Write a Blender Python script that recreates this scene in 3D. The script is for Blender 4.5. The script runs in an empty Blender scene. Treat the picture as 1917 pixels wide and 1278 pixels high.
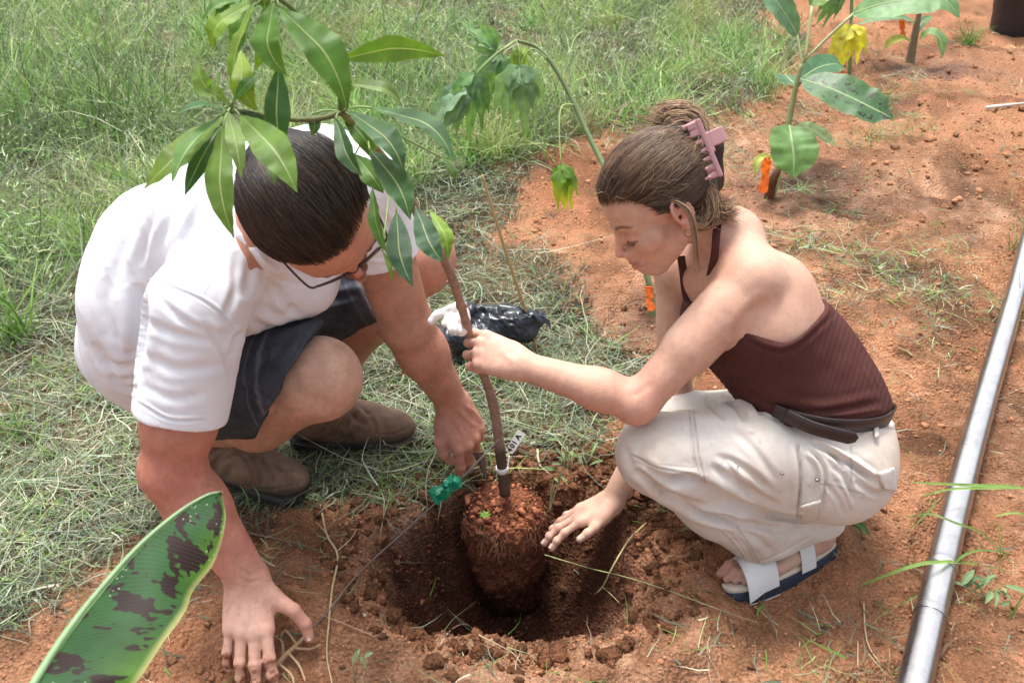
import bpy, math, random
import numpy as np
from mathutils import Vector, Matrix
random.seed(7); RNG = np.random.default_rng(11)
SC = bpy.context.scene; COL = SC.collection
# ---------------------------------------------------------------- camera, sky, sun, exposure
PITCH = math.radians(33.0); CAMH = 1.4; FPX = 1700.0
cam_data = bpy.data.cameras.new('camera'); cam = bpy.data.objects.new('camera', cam_data); COL.objects.link(cam)
cam.location = (0, 0, CAMH); cam.rotation_euler = (math.radians(90) - PITCH, 0, 0)
cam_data.sensor_width = 36; cam_data.lens = FPX / 1917 * 36; cam_data.clip_start = .05; cam_data.clip_end = 500
cam_data.dof.use_dof = True; cam_data.dof.focus_distance = 1.75; cam_data.dof.aperture_fstop = 9.0
SC.camera = cam
W = bpy.data.worlds.new('World'); SC.world = W; W.use_nodes = True
SUN_EL, SUN_AZ = math.radians(72), math.radians(-20)      # sun high, beyond and to the right of the camera
nt = W.node_tree; nt.nodes.clear()
sky = nt.nodes.new('ShaderNodeTexSky'); sky.sky_type = 'NISHITA'; sky.sun_disc = False
sky.sun_elevation = SUN_EL; sky.sun_rotation = SUN_AZ; sky.air_density = 1.0; sky.dust_density = 6.0; sky.ozone_density = 1.0
hs = nt.nodes.new('ShaderNodeHueSaturation'); hs.inputs['Saturation'].default_value = .45
bg = nt.nodes.new('ShaderNodeBackground'); bg.inputs['Strength'].default_value = .13
wo = nt.nodes.new('ShaderNodeOutputWorld')
nt.links.new(sky.outputs[0], hs.inputs['Color']); nt.links.new(hs.outputs[0], bg.inputs[0]); nt.links.new(bg.outputs[0], wo.inputs[0])
sd = bpy.data.lights.new('sun', 'SUN'); sd.energy = 1.5; sd.angle = math.radians(12); sd.color = (1, .965, .92)
so = bpy.data.objects.new('sun', sd); COL.objects.link(so)
sdir = Vector((math.sin(SUN_AZ) * math.cos(SUN_EL), math.cos(SUN_AZ) * math.cos(SUN_EL), math.sin(SUN_EL)))
so.rotation_euler = sdir.to_track_quat('Z', 'Y').to_euler()
SC.view_settings.view_transform = 'Standard'; SC.view_settings.look = 'None'
SC.view_settings.exposure = 1.14; SC.view_settings.gamma = 1
SC.cycles.use_denoising = True; SC.cycles.max_bounces = 6
SC.cycles.transparent_max_bounces = 6
# ---------------------------------------------------------------- placing helpers
CF = np.array([0, math.cos(PITCH), -math.sin(PITCH)]); CU = np.array([0, math.sin(PITCH), math.cos(PITCH)]); CP = np.array([0, 0, CAMH])
def at(px, py, d):
    """a point of the place seen at photograph pixel px, py, d metres deep"""
    return CP + d * CF + d * (px - 958.5) / FPX * np.array([1., 0, 0]) - d * (py - 639) / FPX * CU
def atz(px, py, z):
    v = CF + (px - 958.5) / FPX * np.array([1., 0, 0]) - (py - 639) / FPX * CU
    return CP + v * (z - CAMH) / v[2]
def proj(P):
    q = np.asarray(P) - CP; d = q @ CF
    return 958.5 + q[..., 0] / d * FPX, 639 - (q @ CU) / d * FPX, d
def nrm(v): v = np.asarray(v, float); return v / (np.linalg.norm(v) + 1e-12)
def lerp(a, b, t): return a + (b - a) * t
def sstep(a, b, x): t = np.clip((x - a) / (b - a), 0, 1); return t * t * (3 - 2 * t)
# ---------------------------------------------------------------- numpy noise
def _h(ix, iy, iz, s):
    n = (ix.astype(np.int64) * 374761393 + iy.astype(np.int64) * 668265263 + iz.astype(np.int64) * 2147483647 + s * 1274126177) & 0xffffffff
    n = ((n ^ (n >> 13)) * 1274126177) & 0xffffffff
    n = ((n ^ (n >> 16)) * 2246822519) & 0xffffffff
    return ((n ^ (n >> 15)) & 0xffffff) / float(0xffffff)
def noise3(P, s=0):
    f = np.floor(P); w = P - f; w = w * w * (3 - 2 * w); i = f.astype(np.int64)
    x, y, z = i[:, 0], i[:, 1], i[:, 2]; a, b, c = w[:, 0], w[:, 1], w[:, 2]
    r = 0
    for dx in (0, 1):
        for dy in (0, 1):
            for dz in (0, 1):
                r = r + _h(x + dx, y + dy, z + dz, s) * (a if dx else 1 - a) * (b if dy else 1 - b) * (c if dz else 1 - c)
    return r * 2 - 1
def fbm(P, sc, octv=3, s=0, gain=.5):
    P = np.asarray(P, float); r = 0; a = 1
    for o in range(octv): r = r + a * noise3(P * sc + 17.3 * o, s + o); sc = sc * 2.03; a *= gain
    return r
# ---------------------------------------------------------------- objects
def tag(o, label=None, cat=None, group=None, kind=None):
    if label: o['label'] = label
    if cat: o['category'] = cat
    if group: o['group'] = group
    if kind: o['kind'] = kind
    return o
def empty(name, loc, label=None, cat=None, group=None):
    o = bpy.data.objects.new(name, None); COL.objects.link(o); o.location = [float(v) for v in loc]; o.empty_display_size = .05
    return tag(o, label, cat, group)
def place(o, parent):
    if parent is not None:
        o.parent = parent; p = parent; off = Vector((0, 0, 0))
        while p is not None: off += Vector(p.location); p = p.parent
        o.location = -off          # geometry is written in world coordinates (things carry no rotation)
    return o
def mesh_obj(name, V, F, mat, parent=None, col=None, smooth=True, uv=None):
    V = np.asarray(V, np.float32); me = bpy.data.meshes.new(name)
    F = [np.asarray(f, np.int32) for f in (F if isinstance(F, (list, tuple)) and len(F) and isinstance(F[0], np.ndarray) and F[0].ndim == 2 else [np.asarray(F)])]
    nl = sum(f.size for f in F); nf = sum(len(f) for f in F)
    me.vertices.add(len(V)); me.vertices.foreach_set('co', V.ravel())
    me.loops.add(nl); me.loops.foreach_set('vertex_index', np.concatenate([f.ravel() for f in F]).astype(np.int32))
    me.polygons.add(nf); tot = np.concatenate([np.full(len(f), f.shape[1], np.int32) for f in F])
    st = np.concatenate([[0], np.cumsum(tot)[:-1]]).astype(np.int32)
    me.polygons.foreach_set('loop_start', st); me.polygons.foreach_set('loop_total', tot)
    me.polygons.foreach_set('use_smooth', np.full(nf, smooth)); me.update(calc_edges=True)
    if col is not None:
        col = np.asarray(col, np.float32)
        if col.shape[1] == 3: col = np.concatenate([col, np.ones((len(col), 1), np.float32)], 1)
        a = me.color_attributes.new('Col', 'FLOAT_COLOR', 'POINT'); a.data.foreach_set('color', col.ravel())
    if uv is not None:
        a = me.attributes.new('UVp', 'FLOAT_VECTOR', 'POINT'); u3 = np.zeros((len(V), 3), np.float32); u3[:, :2] = uv; a.data.foreach_set('vector', u3.ravel())
    if mat is not None: me.materials.append(mat)
    o = bpy.data.objects.new(name, me); COL.objects.link(o)
    return place(o, parent)
class MB:
    """collects pieces (vertices, quads/tris, colours) and links them as ONE mesh object"""
    def __init__(s): s.V = []; s.Q = []; s.T = []; s.C = []; s.U = []; s.n = 0
    def add(s, V, F, c=(1, 1, 1), uv=None):
        V = np.asarray(V, float); F = np.asarray(F); c = np.asarray(c, float)
        if c.ndim == 1: c = np.tile(c, (len(V), 1))
        s.V.append(V); (s.Q if F.shape[1] == 4 else s.T).append(F + s.n); s.C.append(c); s.U.append(np.zeros((len(V), 2)) if uv is None else uv); s.n += len(V); return s
    def build(s, name, mat, parent=None, smooth=True):
        F = []
        if s.Q: F.append(np.concatenate(s.Q))
        if s.T: F.append(np.concatenate(s.T))
        return mesh_obj(name, np.concatenate(s.V), F, mat, parent, np.concatenate(s.C), smooth, np.concatenate(s.U))
def grid_faces(nu, nv, closed=False):
    i = np.arange(nu - 1)[:, None]; j = np.arange(nv if closed else nv - 1)[None, :]; j2 = (j + 1) % nv
    return np.stack([i * nv + j, (i + 1) * nv + j, (i + 1) * nv + j2, i * nv + j2], -1).reshape(-1, 4)
def catmull(P, n):
    P = np.asarray(P, float); 
    if len(P) < 3: return np.array([lerp(P[0], P[-1], t) for t in np.linspace(0, 1, n)])
    Q = np.concatenate([[2 * P[0] - P[1]], P, [2 * P[-1] - P[-2]]]); t = np.linspace(0, len(P) - 1 - 1e-9, n); i = t.astype(int); u = (t - i)[:, None]
    a, b, c, d = Q[i], Q[i + 1], Q[i + 2], Q[i + 3]
    return .5 * (2 * b + (c - a) * u + (2 * a - 5 * b + 4 * c - d) * u ** 2 + (3 * b - a - 3 * c + d) * u ** 3)
def frames(P):
    T = np.gradient(P, axis=0); T /= np.linalg.norm(T, axis=1)[:, None] + 1e-12
    n = np.cross(T[0], [0, 0, 1.]); n = nrm(n if np.linalg.norm(n) > .1 else np.cross(T[0], [1., 0, 0])); N = [n]
    for k in range(1, len(P)): n = nrm(n - T[k] * (n @ T[k])); N.append(n)
    N = np.array(N); return T, N, np.cross(T, N)
def tube(P, r, seg=8, n=None, caps=True, rough=0, seed=0):
    if n: 
        m = len(np.atleast_1d(r)); P2 = catmull(P, n); r = np.interp(np.linspace(0, 1, n), np.linspace(0, 1, m), np.atleast_1d(r)) if m > 1 else np.full(n, float(np.atleast_1d(r)[0])); P = P2
    P = np.asarray(P, float); r = np.broadcast_to(np.asarray(r, float), (len(P),))
    T, N, B = frames(P); a = np.linspace(0, 2 * np.pi, seg, endpoint=False)
    R = np.repeat(r[:, None], seg, 1)
    if rough: R = R * (1 + rough * np.random.default_rng(seed).uniform(-1, 1, R.shape))
    V = P[:, None] + R[..., None] * (np.cos(a)[None, :, None] * N[:, None] + np.sin(a)[None, :, None] * B[:, None])
    V = V.reshape(-1, 3); F = grid_faces(len(P), seg, True)
    if caps:
        V = np.concatenate([V, [P[0]], [P[-1]]]); n0 = len(V) - 2; j = np.arange(seg); j2 = (j + 1) % seg; b = (len(P) - 1) * seg
        F = np.concatenate([F, np.stack([np.full(seg, n0), j, j2, np.full(seg, n0)], -1), np.stack([np.full(seg, n0 + 1), b + j2, b + j, np.full(seg, n0 + 1)], -1)])
        Q = F[:-2 * seg]; Tt = np.concatenate([F[-2 * seg:-seg, :3], F[-seg:, :3]]); return V, Q, Tt
    return V, F, None
def add_tube(mb, P, r, seg=8, n=None, c=(1, 1, 1), rough=0, seed=0):
    V, Q, T = tube(P, r, seg, n, True, rough, seed); base = mb.n; mb.add(V, Q, c)
    if T is not None: mb.T.append(T + base)
def tube_obj(name, P, r, mat, parent=None, seg=8, n=None, c=(1, 1, 1), rough=0, seed=0):
    m = MB(); add_tube(m, P, r, seg, n, c, rough, seed); return m.build(name, mat, parent)
# ---------------------------------------------------------------- signed distance shapes -> one smooth mesh
def vl(x): return np.sqrt((x * x).sum(-1))
class RC:
    def __init__(s, a, b, ra, rb=None): s.a = np.asarray(a, np.float32); s.b = np.asarray(b, np.float32); s.ra = ra; s.rb = ra if rb is None else rb
    def d(s, P):
        ba = s.b - s.a; t = np.clip(((P - s.a) @ ba) / max(float(ba @ ba), 1e-9), 0, 1); return vl(P - s.a - t[..., None] * ba) - (s.ra + t * (s.rb - s.ra))
    def box(s): r = max(s.ra, s.rb); return np.minimum(s.a, s.b) - r, np.maximum(s.a, s.b) + r
class EL:
    def __init__(s, c, r, R=None): s.c = np.asarray(c, np.float32); s.r = np.asarray(r, np.float32); s.R = np.eye(3, dtype=np.float32) if R is None else np.asarray(R, np.float32)
    def d(s, P):
        q = (P - s.c) @ s.R; k0 = vl(q / s.r); k1 = vl(q / (s.r * s.r)); return k0 * (k0 - 1) / np.maximum(k1, 1e-6)
    def box(s): e = np.abs(s.R) @ s.r; return s.c - e, s.c + e
class BX:
    def __init__(s, c, h, R=None, r=.004): s.c = np.asarray(c, np.float32); s.h = np.asarray(h, np.float32); s.R = np.eye(3, dtype=np.float32) if R is None else np.asarray(R, np.float32); s.r = r
    def d(s, P):
        q = np.abs((P - s.c) @ s.R) - s.h + s.r; return vl(np.maximum(q, 0)) + np.minimum(q.max(-1), 0) - s.r
    def box(s): e = np.abs(s.R) @ s.h; return s.c - e, s.c + e
class HS:
    """half space: inside is behind the plane (point c, outward normal n)"""
    def __init__(s, c, n): s.c = np.asarray(c, np.float32); s.n = nrm(n).astype(np.float32)
    def d(s, P): return (P - s.c) @ s.n
    def box(s): return np.full(3, 1e3), np.full(3, -1e3)
class SDF:
    def __init__(s, k=.02): s.ops = []; s.k = k; s.shell = None
    def u(s, p, k=None): s.ops.append(('u', p, s.k if k is None else k)); return s
    def sub(s, p, k=.004): s.ops.append(('s', p, k)); return s
    def cut(s, p, k=.002): s.ops.append(('i', p, k)); return s
    def d(s, P):
        D = None
        for m, p, k in s.ops:
            e = p.d(P)
            if m == 'i' or m == 's':
                if D is None: D = np.full(P.shape[:-1], 1., np.float32); 
                if m == 's': e = -e
                h = np.clip(.5 - .5 * (e - D) / k, 0, 1); D = e + (D - e) * h + k * h * (1 - h)
            elif D is None: D = e
            else: h = np.clip(.5 + .5 * (e - D) / k, 0, 1); D = e + (D - e) * h - k * h * (1 - h)
        if D is None: D = np.full(P.shape[:-1], 1., np.float32)
        if s.shell: D = np.maximum(D, -(D + s.shell))
        return D
    def red(s, c, hd):
        o = SDF(s.k); o.shell = s.shell
        for m, p, k in s.ops:
            if m != 'i' and float(p.d(c[None])[0]) > hd * 1.25 + k: continue
            o.ops.append((m, p.red(c, hd) if isinstance(p, SDF) else p, k))
        return o
    def box(s):
        lo = np.full(3, 1e3); hi = np.full(3, -1e3)
        for m, p, k in s.ops:
            if m == 'u': a, b = p.box(); lo = np.minimum(lo, a - k * .3); hi = np.maximum(hi, b + k * .3)
        return lo, hi
CORN = np.array([[i, j, k] for i in (0, 1) for j in (0, 1) for k in (0, 1)])
def polygonize(S, h=.003, lo=None, hi=None):
    b = S.box(); lo = b[0] if lo is None else np.asarray(lo); hi = b[1] if hi is None else np.asarray(hi)
    lo = lo - 2 * h; C = 24; nc = np.ceil((hi - lo + 3 * h) / h / C).astype(int); n = nc * C
    hd = C * h * .5 * math.sqrt(3)
    G = np.ones(n, np.float32)
    ci = np.stack(np.meshgrid(*[np.arange(x) for x in nc], indexing='ij'), -1).reshape(-1, 3)
    cc = (lo + (ci + .5) * C * h).astype(np.float32); 
    sh, S.shell = S.shell, None; D0 = S.d(cc); S.shell = sh
    off = (np.stack(np.meshgrid(*[np.arange(C)] * 3, indexing='ij'), -1) * h).astype(np.float32)
    for q, c0, d0 in zip(ci, cc, D0):
        sl = tuple(slice(a * C, a * C + C) for a in q)
        if d0 > hd * 1.5 + .02: continue
        if d0 < -hd * 1.5 - .02: G[sl] = 1. if sh else -1.; continue
        R = S.red(c0, hd)
        if R.ops: G[sl] = R.d(off + (lo + q * C * h).astype(np.float32))
    neg = G < 0; m = n - 1
    cnt = np.zeros(m, np.int8)
    for a, b_, c in CORN: cnt += neg[a:a + m[0], b_:b_ + m[1], c:c + m[2]]
    act = (cnt > 0) & (cnt < 8); I = np.argwhere(act); del cnt
    idx = np.full(m, -1, np.int32); idx[act] = np.arange(len(I), dtype=np.int32)
    g = np.stack([G[I[:, 0] + a, I[:, 1] + b_, I[:, 2] + c] for a, b_, c in CORN], 1)
    sm = np.zeros((len(I), 3)); w = np.zeros(len(I))
    for i in range(8):
        for j in range(i + 1, 8):
            if np.abs(CORN[i] - CORN[j]).sum() != 1: continue
            x = (g[:, i] < 0) != (g[:, j] < 0); t = g[x, i] / (g[x, i] - g[x, j])
            sm[x] += CORN[i] + t[:, None] * (CORN[j] - CORN[i]); w[x] += 1
    V = lo + (I + sm / w[:, None]) * h
    F = []
    for ax in range(3):
        sl0 = [slice(1, m[k]) for k in range(3)]; sl1 = list(sl0); sl0[ax] = slice(0, m[ax]); sl1[ax] = slice(1, m[ax] + 1)
        a = neg[tuple(sl0)]; b_ = neg[tuple(sl1)]; e = np.argwhere(a != b_); fl = a[tuple(e.T)]
        base = e.copy(); 
        for k in range(3):
            if k != ax: base[:, k] += 1
        k1, k2 = [(1, 2), (2, 0), (0, 1)][ax]; q = []
        for o1, o2 in ((0, 0), (-1, 0), (-1, -1), (0, -1)):
            p = base.copy(); p[:, k1] += o1; p[:, k2] += o2; q.append(idx[tuple(p.T)])
        q = np.stack(q, 1); q = q[(q >= 0).all(1) & True] if (q < 0).any() else q
        if len(q) != len(fl): fl = fl[:len(q)]
        q[fl] = q[fl]; q[~fl] = q[~fl][:, ::-1]; F.append(q)
    return V, np.concatenate(F)
def smooth_mesh(V, F, it=1, f=.5):
    e = np.concatenate([F[:, [0, 1]], F[:, [1, 2]], F[:, [2, 3]], F[:, [3, 0]]])
    cnt = np.bincount(e[:, 0], minlength=len(V)) + np.bincount(e[:, 1], minlength=len(V))
    for _ in range(it):
        S = np.stack([np.bincount(e[:, 0], V[e[:, 1], k], len(V)) + np.bincount(e[:, 1], V[e[:, 0], k], len(V)) for k in range(3)], 1)
        V = V + f * (S / np.maximum(cnt, 1)[:, None] - V)
    return V
def vnormals(V, F):
    n = np.cross(V[F[:, 2]] - V[F[:, 0]], V[F[:, 3 if F.shape[1] == 4 else 1]] - V[F[:, 1]]); N = np.zeros_like(V)
    for k in range(3):
        for c in range(F.shape[1]): N[:, k] += np.bincount(F[:, c], n[:, k], len(V))
    return N / (np.linalg.norm(N, axis=1)[:, None] + 1e-12)
def seg_dist2(x, y, L):
    """distance in pixels from points to a polyline, signed side, and position along it"""
    best = np.full(len(x), 1e9); side = np.zeros(len(x)); tt = np.zeros(len(x)); L = np.asarray(L, float); n = len(L) - 1
    for i in range(n):
        a, b = L[i], L[i + 1]; ab = b - a; t = np.clip(((x - a[0]) * ab[0] + (y - a[1]) * ab[1]) / (ab @ ab), 0, 1)
        d = np.hypot(x - a[0] - t * ab[0], y - a[1] - t * ab[1]); m = d < best
        best[m] = d[m]; tt[m] = (i + t[m]) / n; side[m] = np.sign(ab[0] * (y[m] - a[1]) - ab[1] * (x[m] - a[0]))
    return best, side, tt
def sculpt(V, N, lines, front=True):
    """folds, seams and creases pushed into (depth < 0) or out of (depth > 0) a surface along drawn lines"""
    x, y, d = proj(V); view = (V - CP) / np.linalg.norm(V - CP, axis=1)[:, None]
    fac = (N * view).sum(1) < .05; off = np.zeros(len(V))
    for L, wd, dp in lines:
        L = catmull([list(p) + [0] for p in L], 4 * len(L))[:, :2]
        lo = L.min(0) - 4 * wd; hi = L.max(0) + 4 * wd
        m = np.where(fac & (x > lo[0]) & (x < hi[0]) & (y > lo[1]) & (y < hi[1]))[0]
        if not len(m): continue
        q, s, t = seg_dist2(x[m], y[m], L); fade = np.clip(np.minimum(t, 1 - t) * 5, 0, 1) ** .7
        g = np.exp(-(q / wd) ** 2) - .35 * np.exp(-((q - 1.9 * wd) / wd) ** 2)
        off[m] += dp * g * fade
    return V + N * off[:, None], off
# ---------------------------------------------------------------- materials
def newmat(name):
    m = bpy.data.materials.new(name); m.use_nodes = True; nt = m.node_tree; b = nt.nodes['Principled BSDF']; return m, nt, b
def node(nt, t, **kw):
    n = nt.nodes.new(t)
    for k, v in kw.items():
        if k in ('operation', 'blend_type', 'data_type', 'attribute_name', 'noise_dimensions', 'feature', 'wave_type', 'bands_direction', 'interpolation_type'): setattr(n, k, v)
        else: n.inputs[k].default_value = v
    return n
def mat(name, color=(.5, .5, .5), rough=.6, vcol=False, var=0, vscale=20, bump=0, bscale=60, spec=.5, metal=0, sss=0, trans=0, stretch=None, coat=0, det=4):
    """procedural principled material: base colour (or the mesh's own colours) broken up by noise, plus fine relief"""
    m, nt, b = newmat(name); L = nt.links
    geo = nt.nodes.new('ShaderNodeTexCoord'); src = geo.outputs['Object']
    if stretch is not None:
        mp = nt.nodes.new('ShaderNodeMapping'); mp.inputs['Scale'].default_value = stretch; L.new(src, mp.inputs[0]); src = mp.outputs[0]
    if vcol: c = node(nt, 'ShaderNodeAttribute', attribute_name='Col'); out = c.outputs['Color']
    else: c = nt.nodes.new('ShaderNodeRGB'); c.outputs[0].default_value = (*color, 1); out = c.outputs[0]
    if var:
        n = node(nt, 'ShaderNodeTexNoise', Scale=vscale, Detail=det, Roughness=.65); L.new(src, n.inputs['Vector'])
        mr = node(nt, 'ShaderNodeMapRange'); mr.inputs['To Min'].default_value = 1 - var; mr.inputs['To Max'].default_value = 1 + var
        mr.inputs['From Min'].default_value = .25; mr.inputs['From Max'].default_value = .75
        L.new(n.outputs[0], mr.inputs[0]); v = node(nt, 'ShaderNodeVectorMath', operation='SCALE'); L.new(out, v.inputs[0]); L.new(mr.outputs[0], v.inputs['Scale']); out = v.outputs[0]
    L.new(out, b.inputs['Base Color']); b.inputs['Roughness'].default_value = rough; b.inputs['Specular IOR Level'].default_value = spec; b.inputs['Metallic'].default_value = metal
    if coat: b.inputs['Coat Weight'].default_value = coat; b.inputs['Coat Roughness'].default_value = .2
    if sss: b.inputs['Subsurface Weight'].default_value = sss; b.inputs['Subsurface Radius'].default_value = (1, .35, .2); b.inputs['Subsurface Scale'].default_value = .006
    if bump:
        n = node(nt, 'ShaderNodeTexNoise', Scale=bscale, Detail=5, Roughness=.6); L.new(src, n.inputs['Vector'])
        bp = node(nt, 'ShaderNodeBump', Strength=min(1, bump), Distance=.002); L.new(n.outputs[0], bp.inputs['Height']); L.new(bp.outputs[0], b.inputs['Normal'])
    if trans:
        tr = nt.nodes.new('ShaderNodeBsdfTranslucent'); mx = node(nt, 'ShaderNodeMixShader', Fac=trans); L.new(out, tr.inputs[0])
        o = nt.nodes['Material Output']; L.new(b.outputs[0], mx.inputs[1]); L.new(tr.outputs[0], mx.inputs[2]); L.new(mx.outputs[0], o.inputs[0])
    return m
# ---------------------------------------------------------------- bodies: shared builders
def basis(f, up):
    f = nrm(f); l = nrm(np.cross(up, f)); u = np.cross(f, l); return np.stack([f, l, u], 1)     # columns: forward, left, up
def head_sdf(S, o, R, s=1., fem=True):
    g = lambda x, y, z: o + R @ (np.array([x, y, z]) * s)
    rr = lambda *v: np.array(v) * s
    S.u(EL(g(-.012, 0, .034), rr(.094, .074, .080), R), .02)
    S.u(EL(g(.034, 0, .026), rr(.056, .062, .066), R), .02)
    S.u(EL(g(.044, 0, -.034), rr(.046, .052, .055), R), .02)
    S.u(EL(g(.026, 0, -.062), rr(.052, .048, .042), R), .02)
    S.u(RC(g(.072, 0, -.101), g(.066, 0, -.094), .0155 * s, .02 * s), .018)
    for y in (-1, 1):
        S.u(RC(g(-.004, y * .052, -.052), g(.060, y * .014, -.100), .014 * s, .014 * s), .022)
        S.u(RC(g(.062, y * .044, -.030), g(.050, y * .052, -.026), .014 * s, .014 * s), .024)
    S.u(RC(g(.082, -.012, .008), g(.068, -.042, .010), .010 * s), .012); S.u(RC(g(.082, .012, .008), g(.068, .042, .010), .010 * s), .012)
    for y in (-1, 1):
        S.sub(EL(g(.094, y * .031, -.010), rr(.017, .018, .012), R), .012)
        S.u(EL(g(.0745, y * .031, -.011), rr(.0125, .0145, .0118), R), .003)
        S.sub(RC(g(.090, y * .022, -.0145), g(.0815, y * .044, -.0155), .0016 * s), .002)
    S.u(RC(g(.088, 0, .000), g(.1075, 0, -.036), .0072 * s, .0078 * s), .010)
    S.u(RC(g(.108, 0, -.0385), g(.104, 0, -.043), .0082 * s, .006 * s), .006)
    for y in (-1, 1):
        S.u(EL(g(.097, y * .0115, -.0435), rr(.0095, .0062, .0068), R), .005)
        S.sub(RC(g(.103, y * .0065, -.0515), g(.097, y * .0075, -.051), .0017 * s), .003)
    S.u(RC(g(.090, 0, -.056), g(.086, 0, -.088), .012 * s, .012 * s), .012)
    S.u(RC(g(.0985, 0, -.0655), g(.085, -.021, -.0705), .0052 * s, .003 * s), .005); S.u(RC(g(.0985, 0, -.0655), g(.085, .021, -.0705), .0052 * s, .003 * s), .005)
    S.u(RC(g(.0965, 0, -.0775), g(.084, -.018, -.0735), .0062 * s, .003 * s), .005); S.u(RC(g(.0965, 0, -.0775), g(.084, .018, -.0735), .0062 * s, .003 * s), .005)
    S.sub(RC(g(.104, 0, -.0712), g(.088, -.024, -.0722), .0013 * s), .002); S.sub(RC(g(.104, 0, -.0712), g(.088, .024, -.0722), .0013 * s), .002)
    for y in (-1, 1):   # ears: shell, rim, bowl, lobe
        Re = R @ np.array([[math.cos(.25), -math.sin(.25) * y, 0], [math.sin(.25) * y, math.cos(.25), 0], [0, 0, 1]]) @ np.array([[math.cos(.2), 0, math.sin(.2)], [0, 1, 0], [-math.sin(.2), 0, math.cos(.2)]])
        S.u(EL(g(-.012, y * .0765, -.008), rr(.0185, .0070, .033), Re), .005)
        S.sub(EL(g(-.008, y * .087, -.008), rr(.0115, .0085, .020), Re), .004)
        a = np.linspace(-.6, 3.9, 12); c = g(-.012, y * .0815, -.006)
        pts = [c + Re @ (np.array([math.cos(t) * .0172, 0, math.sin(t) * .029]) * s) for t in a]
        for p, q in zip(pts[:-1], pts[1:]): S.u(RC(p, q, .0034 * s), .002)
        S.u(RC(g(-.004, y * .074, -.034), g(-.008, y * .0765, -.037), .0066 * s), .004)
        S.u(RC(g(.003, y * .072, -.014), g(.002, y * .073, -.008), .004 * s), .003)
        S.sub(RC(g(-.003, y * .08, -.014), g(-.006, y * .066, -.012), .004 * s), .003)
    return g
def hand_sdf(S, w, fwd, back, side, sc=1., fing=None, thumb=None, kf=.005, thick=1.):
    """palm, four unequal bent fingers and a thumb leaving the side of the palm. w wrist, fwd towards the fingers, back = normal of the back
    of the hand; side +1 puts the thumb on the fwd x back side. fing: four of (splay, curl1, curl2, curl3); index first"""
    f = nrm(fwd); b = nrm(np.asarray(back) - f * (np.asarray(back) @ f)); t = np.cross(f, b) * side      # t: towards the thumb
    P = lambda x, y, z: w + (f * x + t * y + b * z) * sc
    r = sc
    S.u(RC(P(.0, .012, 0), P(.018, .012, 0), .021 * r, .019 * r), .016); S.u(RC(P(.0, -.012, 0), P(.018, -.012, 0), .021 * r, .019 * r), .016)
    bases = [(.089, .029, .002), (.093, .009, .004), (.088, -.012, .002), (.079, -.031, -.002)]
    for (x, y, z) in bases:
        S.u(RC(P(.014, y * .62, 0), P(x - .004, y, z - .003), .0165 * r * thick, .0125 * r * thick), .012)
        S.u(RC(P(x - .006, y, z + .0035), P(x, y, z + .002), .0078 * r * thick), .006)
    S.u(EL(P(.045, 0, -.006), np.array([.045, .038, .015]) * r, np.stack([f, t, b], 1)), .014)
    L = [(.042, .026, .021), (.046, .030, .022), (.043, .027, .021), (.034, .021, .019)]; rad = [.0095, .0096, .0092, .0080]
    tips = []
    for i, (x, y, z) in enumerate(bases):
        sp, *cu = fing[i]; p = P(x, y, z - .001); a = 0; rr_ = rad[i] * r * thick; F = SDF(.004)
        d0 = nrm(f * math.cos(sp) + t * math.sin(sp))
        for j in range(3):
            a += cu[j]; d = d0 * math.cos(a) - b * math.sin(a); q = p + d * L[i][j] * sc
            F.u(RC(p, q, rr_ * (1 - .07 * j), rr_ * (1 - .07 * (j + 1))), .003)
            if j: F.u(RC(p + b * .0008, p + b * .0008, rr_ * 1.0), .004)       # knuckle
            if j == 2:
                bn = b * math.cos(a) + d0 * math.sin(a)
                S_n = (q - d * .004 * sc + bn * rr_ * .62, d, bn, rr_)
                tips.append(S_n)
            p = q
        S.u(F, kf if i else kf)
    th = thumb or [(.030, .030, -.008), (.055, .058, -.016), (.078, .070, -.020), (.1, .078, -.022)]
    T = [P(*q) for q in th]
    F = SDF(.006); F.u(RC(P(.012, .016, -.004), T[0], .017 * r * thick, .0165 * r * thick)); F.u(RC(T[0], T[1], .0155 * r * thick, .0108 * r * thick), .008); F.u(RC(T[1], T[2], .0108 * r * thick, .0098 * r * thick), .004); F.u(RC(T[2], T[3], .0100 * r * thick, .0082 * r * thick), .003)
    F.u(RC(T[2] + b * .001, T[2] + b * .001, .0104 * r * thick), .003)
    S.u(F, .012)
    d = nrm(T[3] - T[2]); bn = nrm(b - d * (b @ d)); tips.append((T[3] - d * .003 * sc + bn * .0082 * r * .62, d, bn, .0088 * r))
    return tips
def nails(tips, mt, parent):
    for c, d, n, r in tips:
        s = np.cross(d, n); u = np.linspace(-1, 1, 5); v = np.linspace(-1, 1, 5); V = []
        for a in u:
            for b_ in v:
                V.append(c + d * (a * r * .62 - (0.10 * r if a > .9 and abs(b_) > .9 else 0)) + s * b_ * r * .62 + n * (r * .42 - .36 * r * b_ * b_ + .0002))
        mesh_obj('fingernail', V, grid_faces(5, 5), mt, parent)
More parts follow.
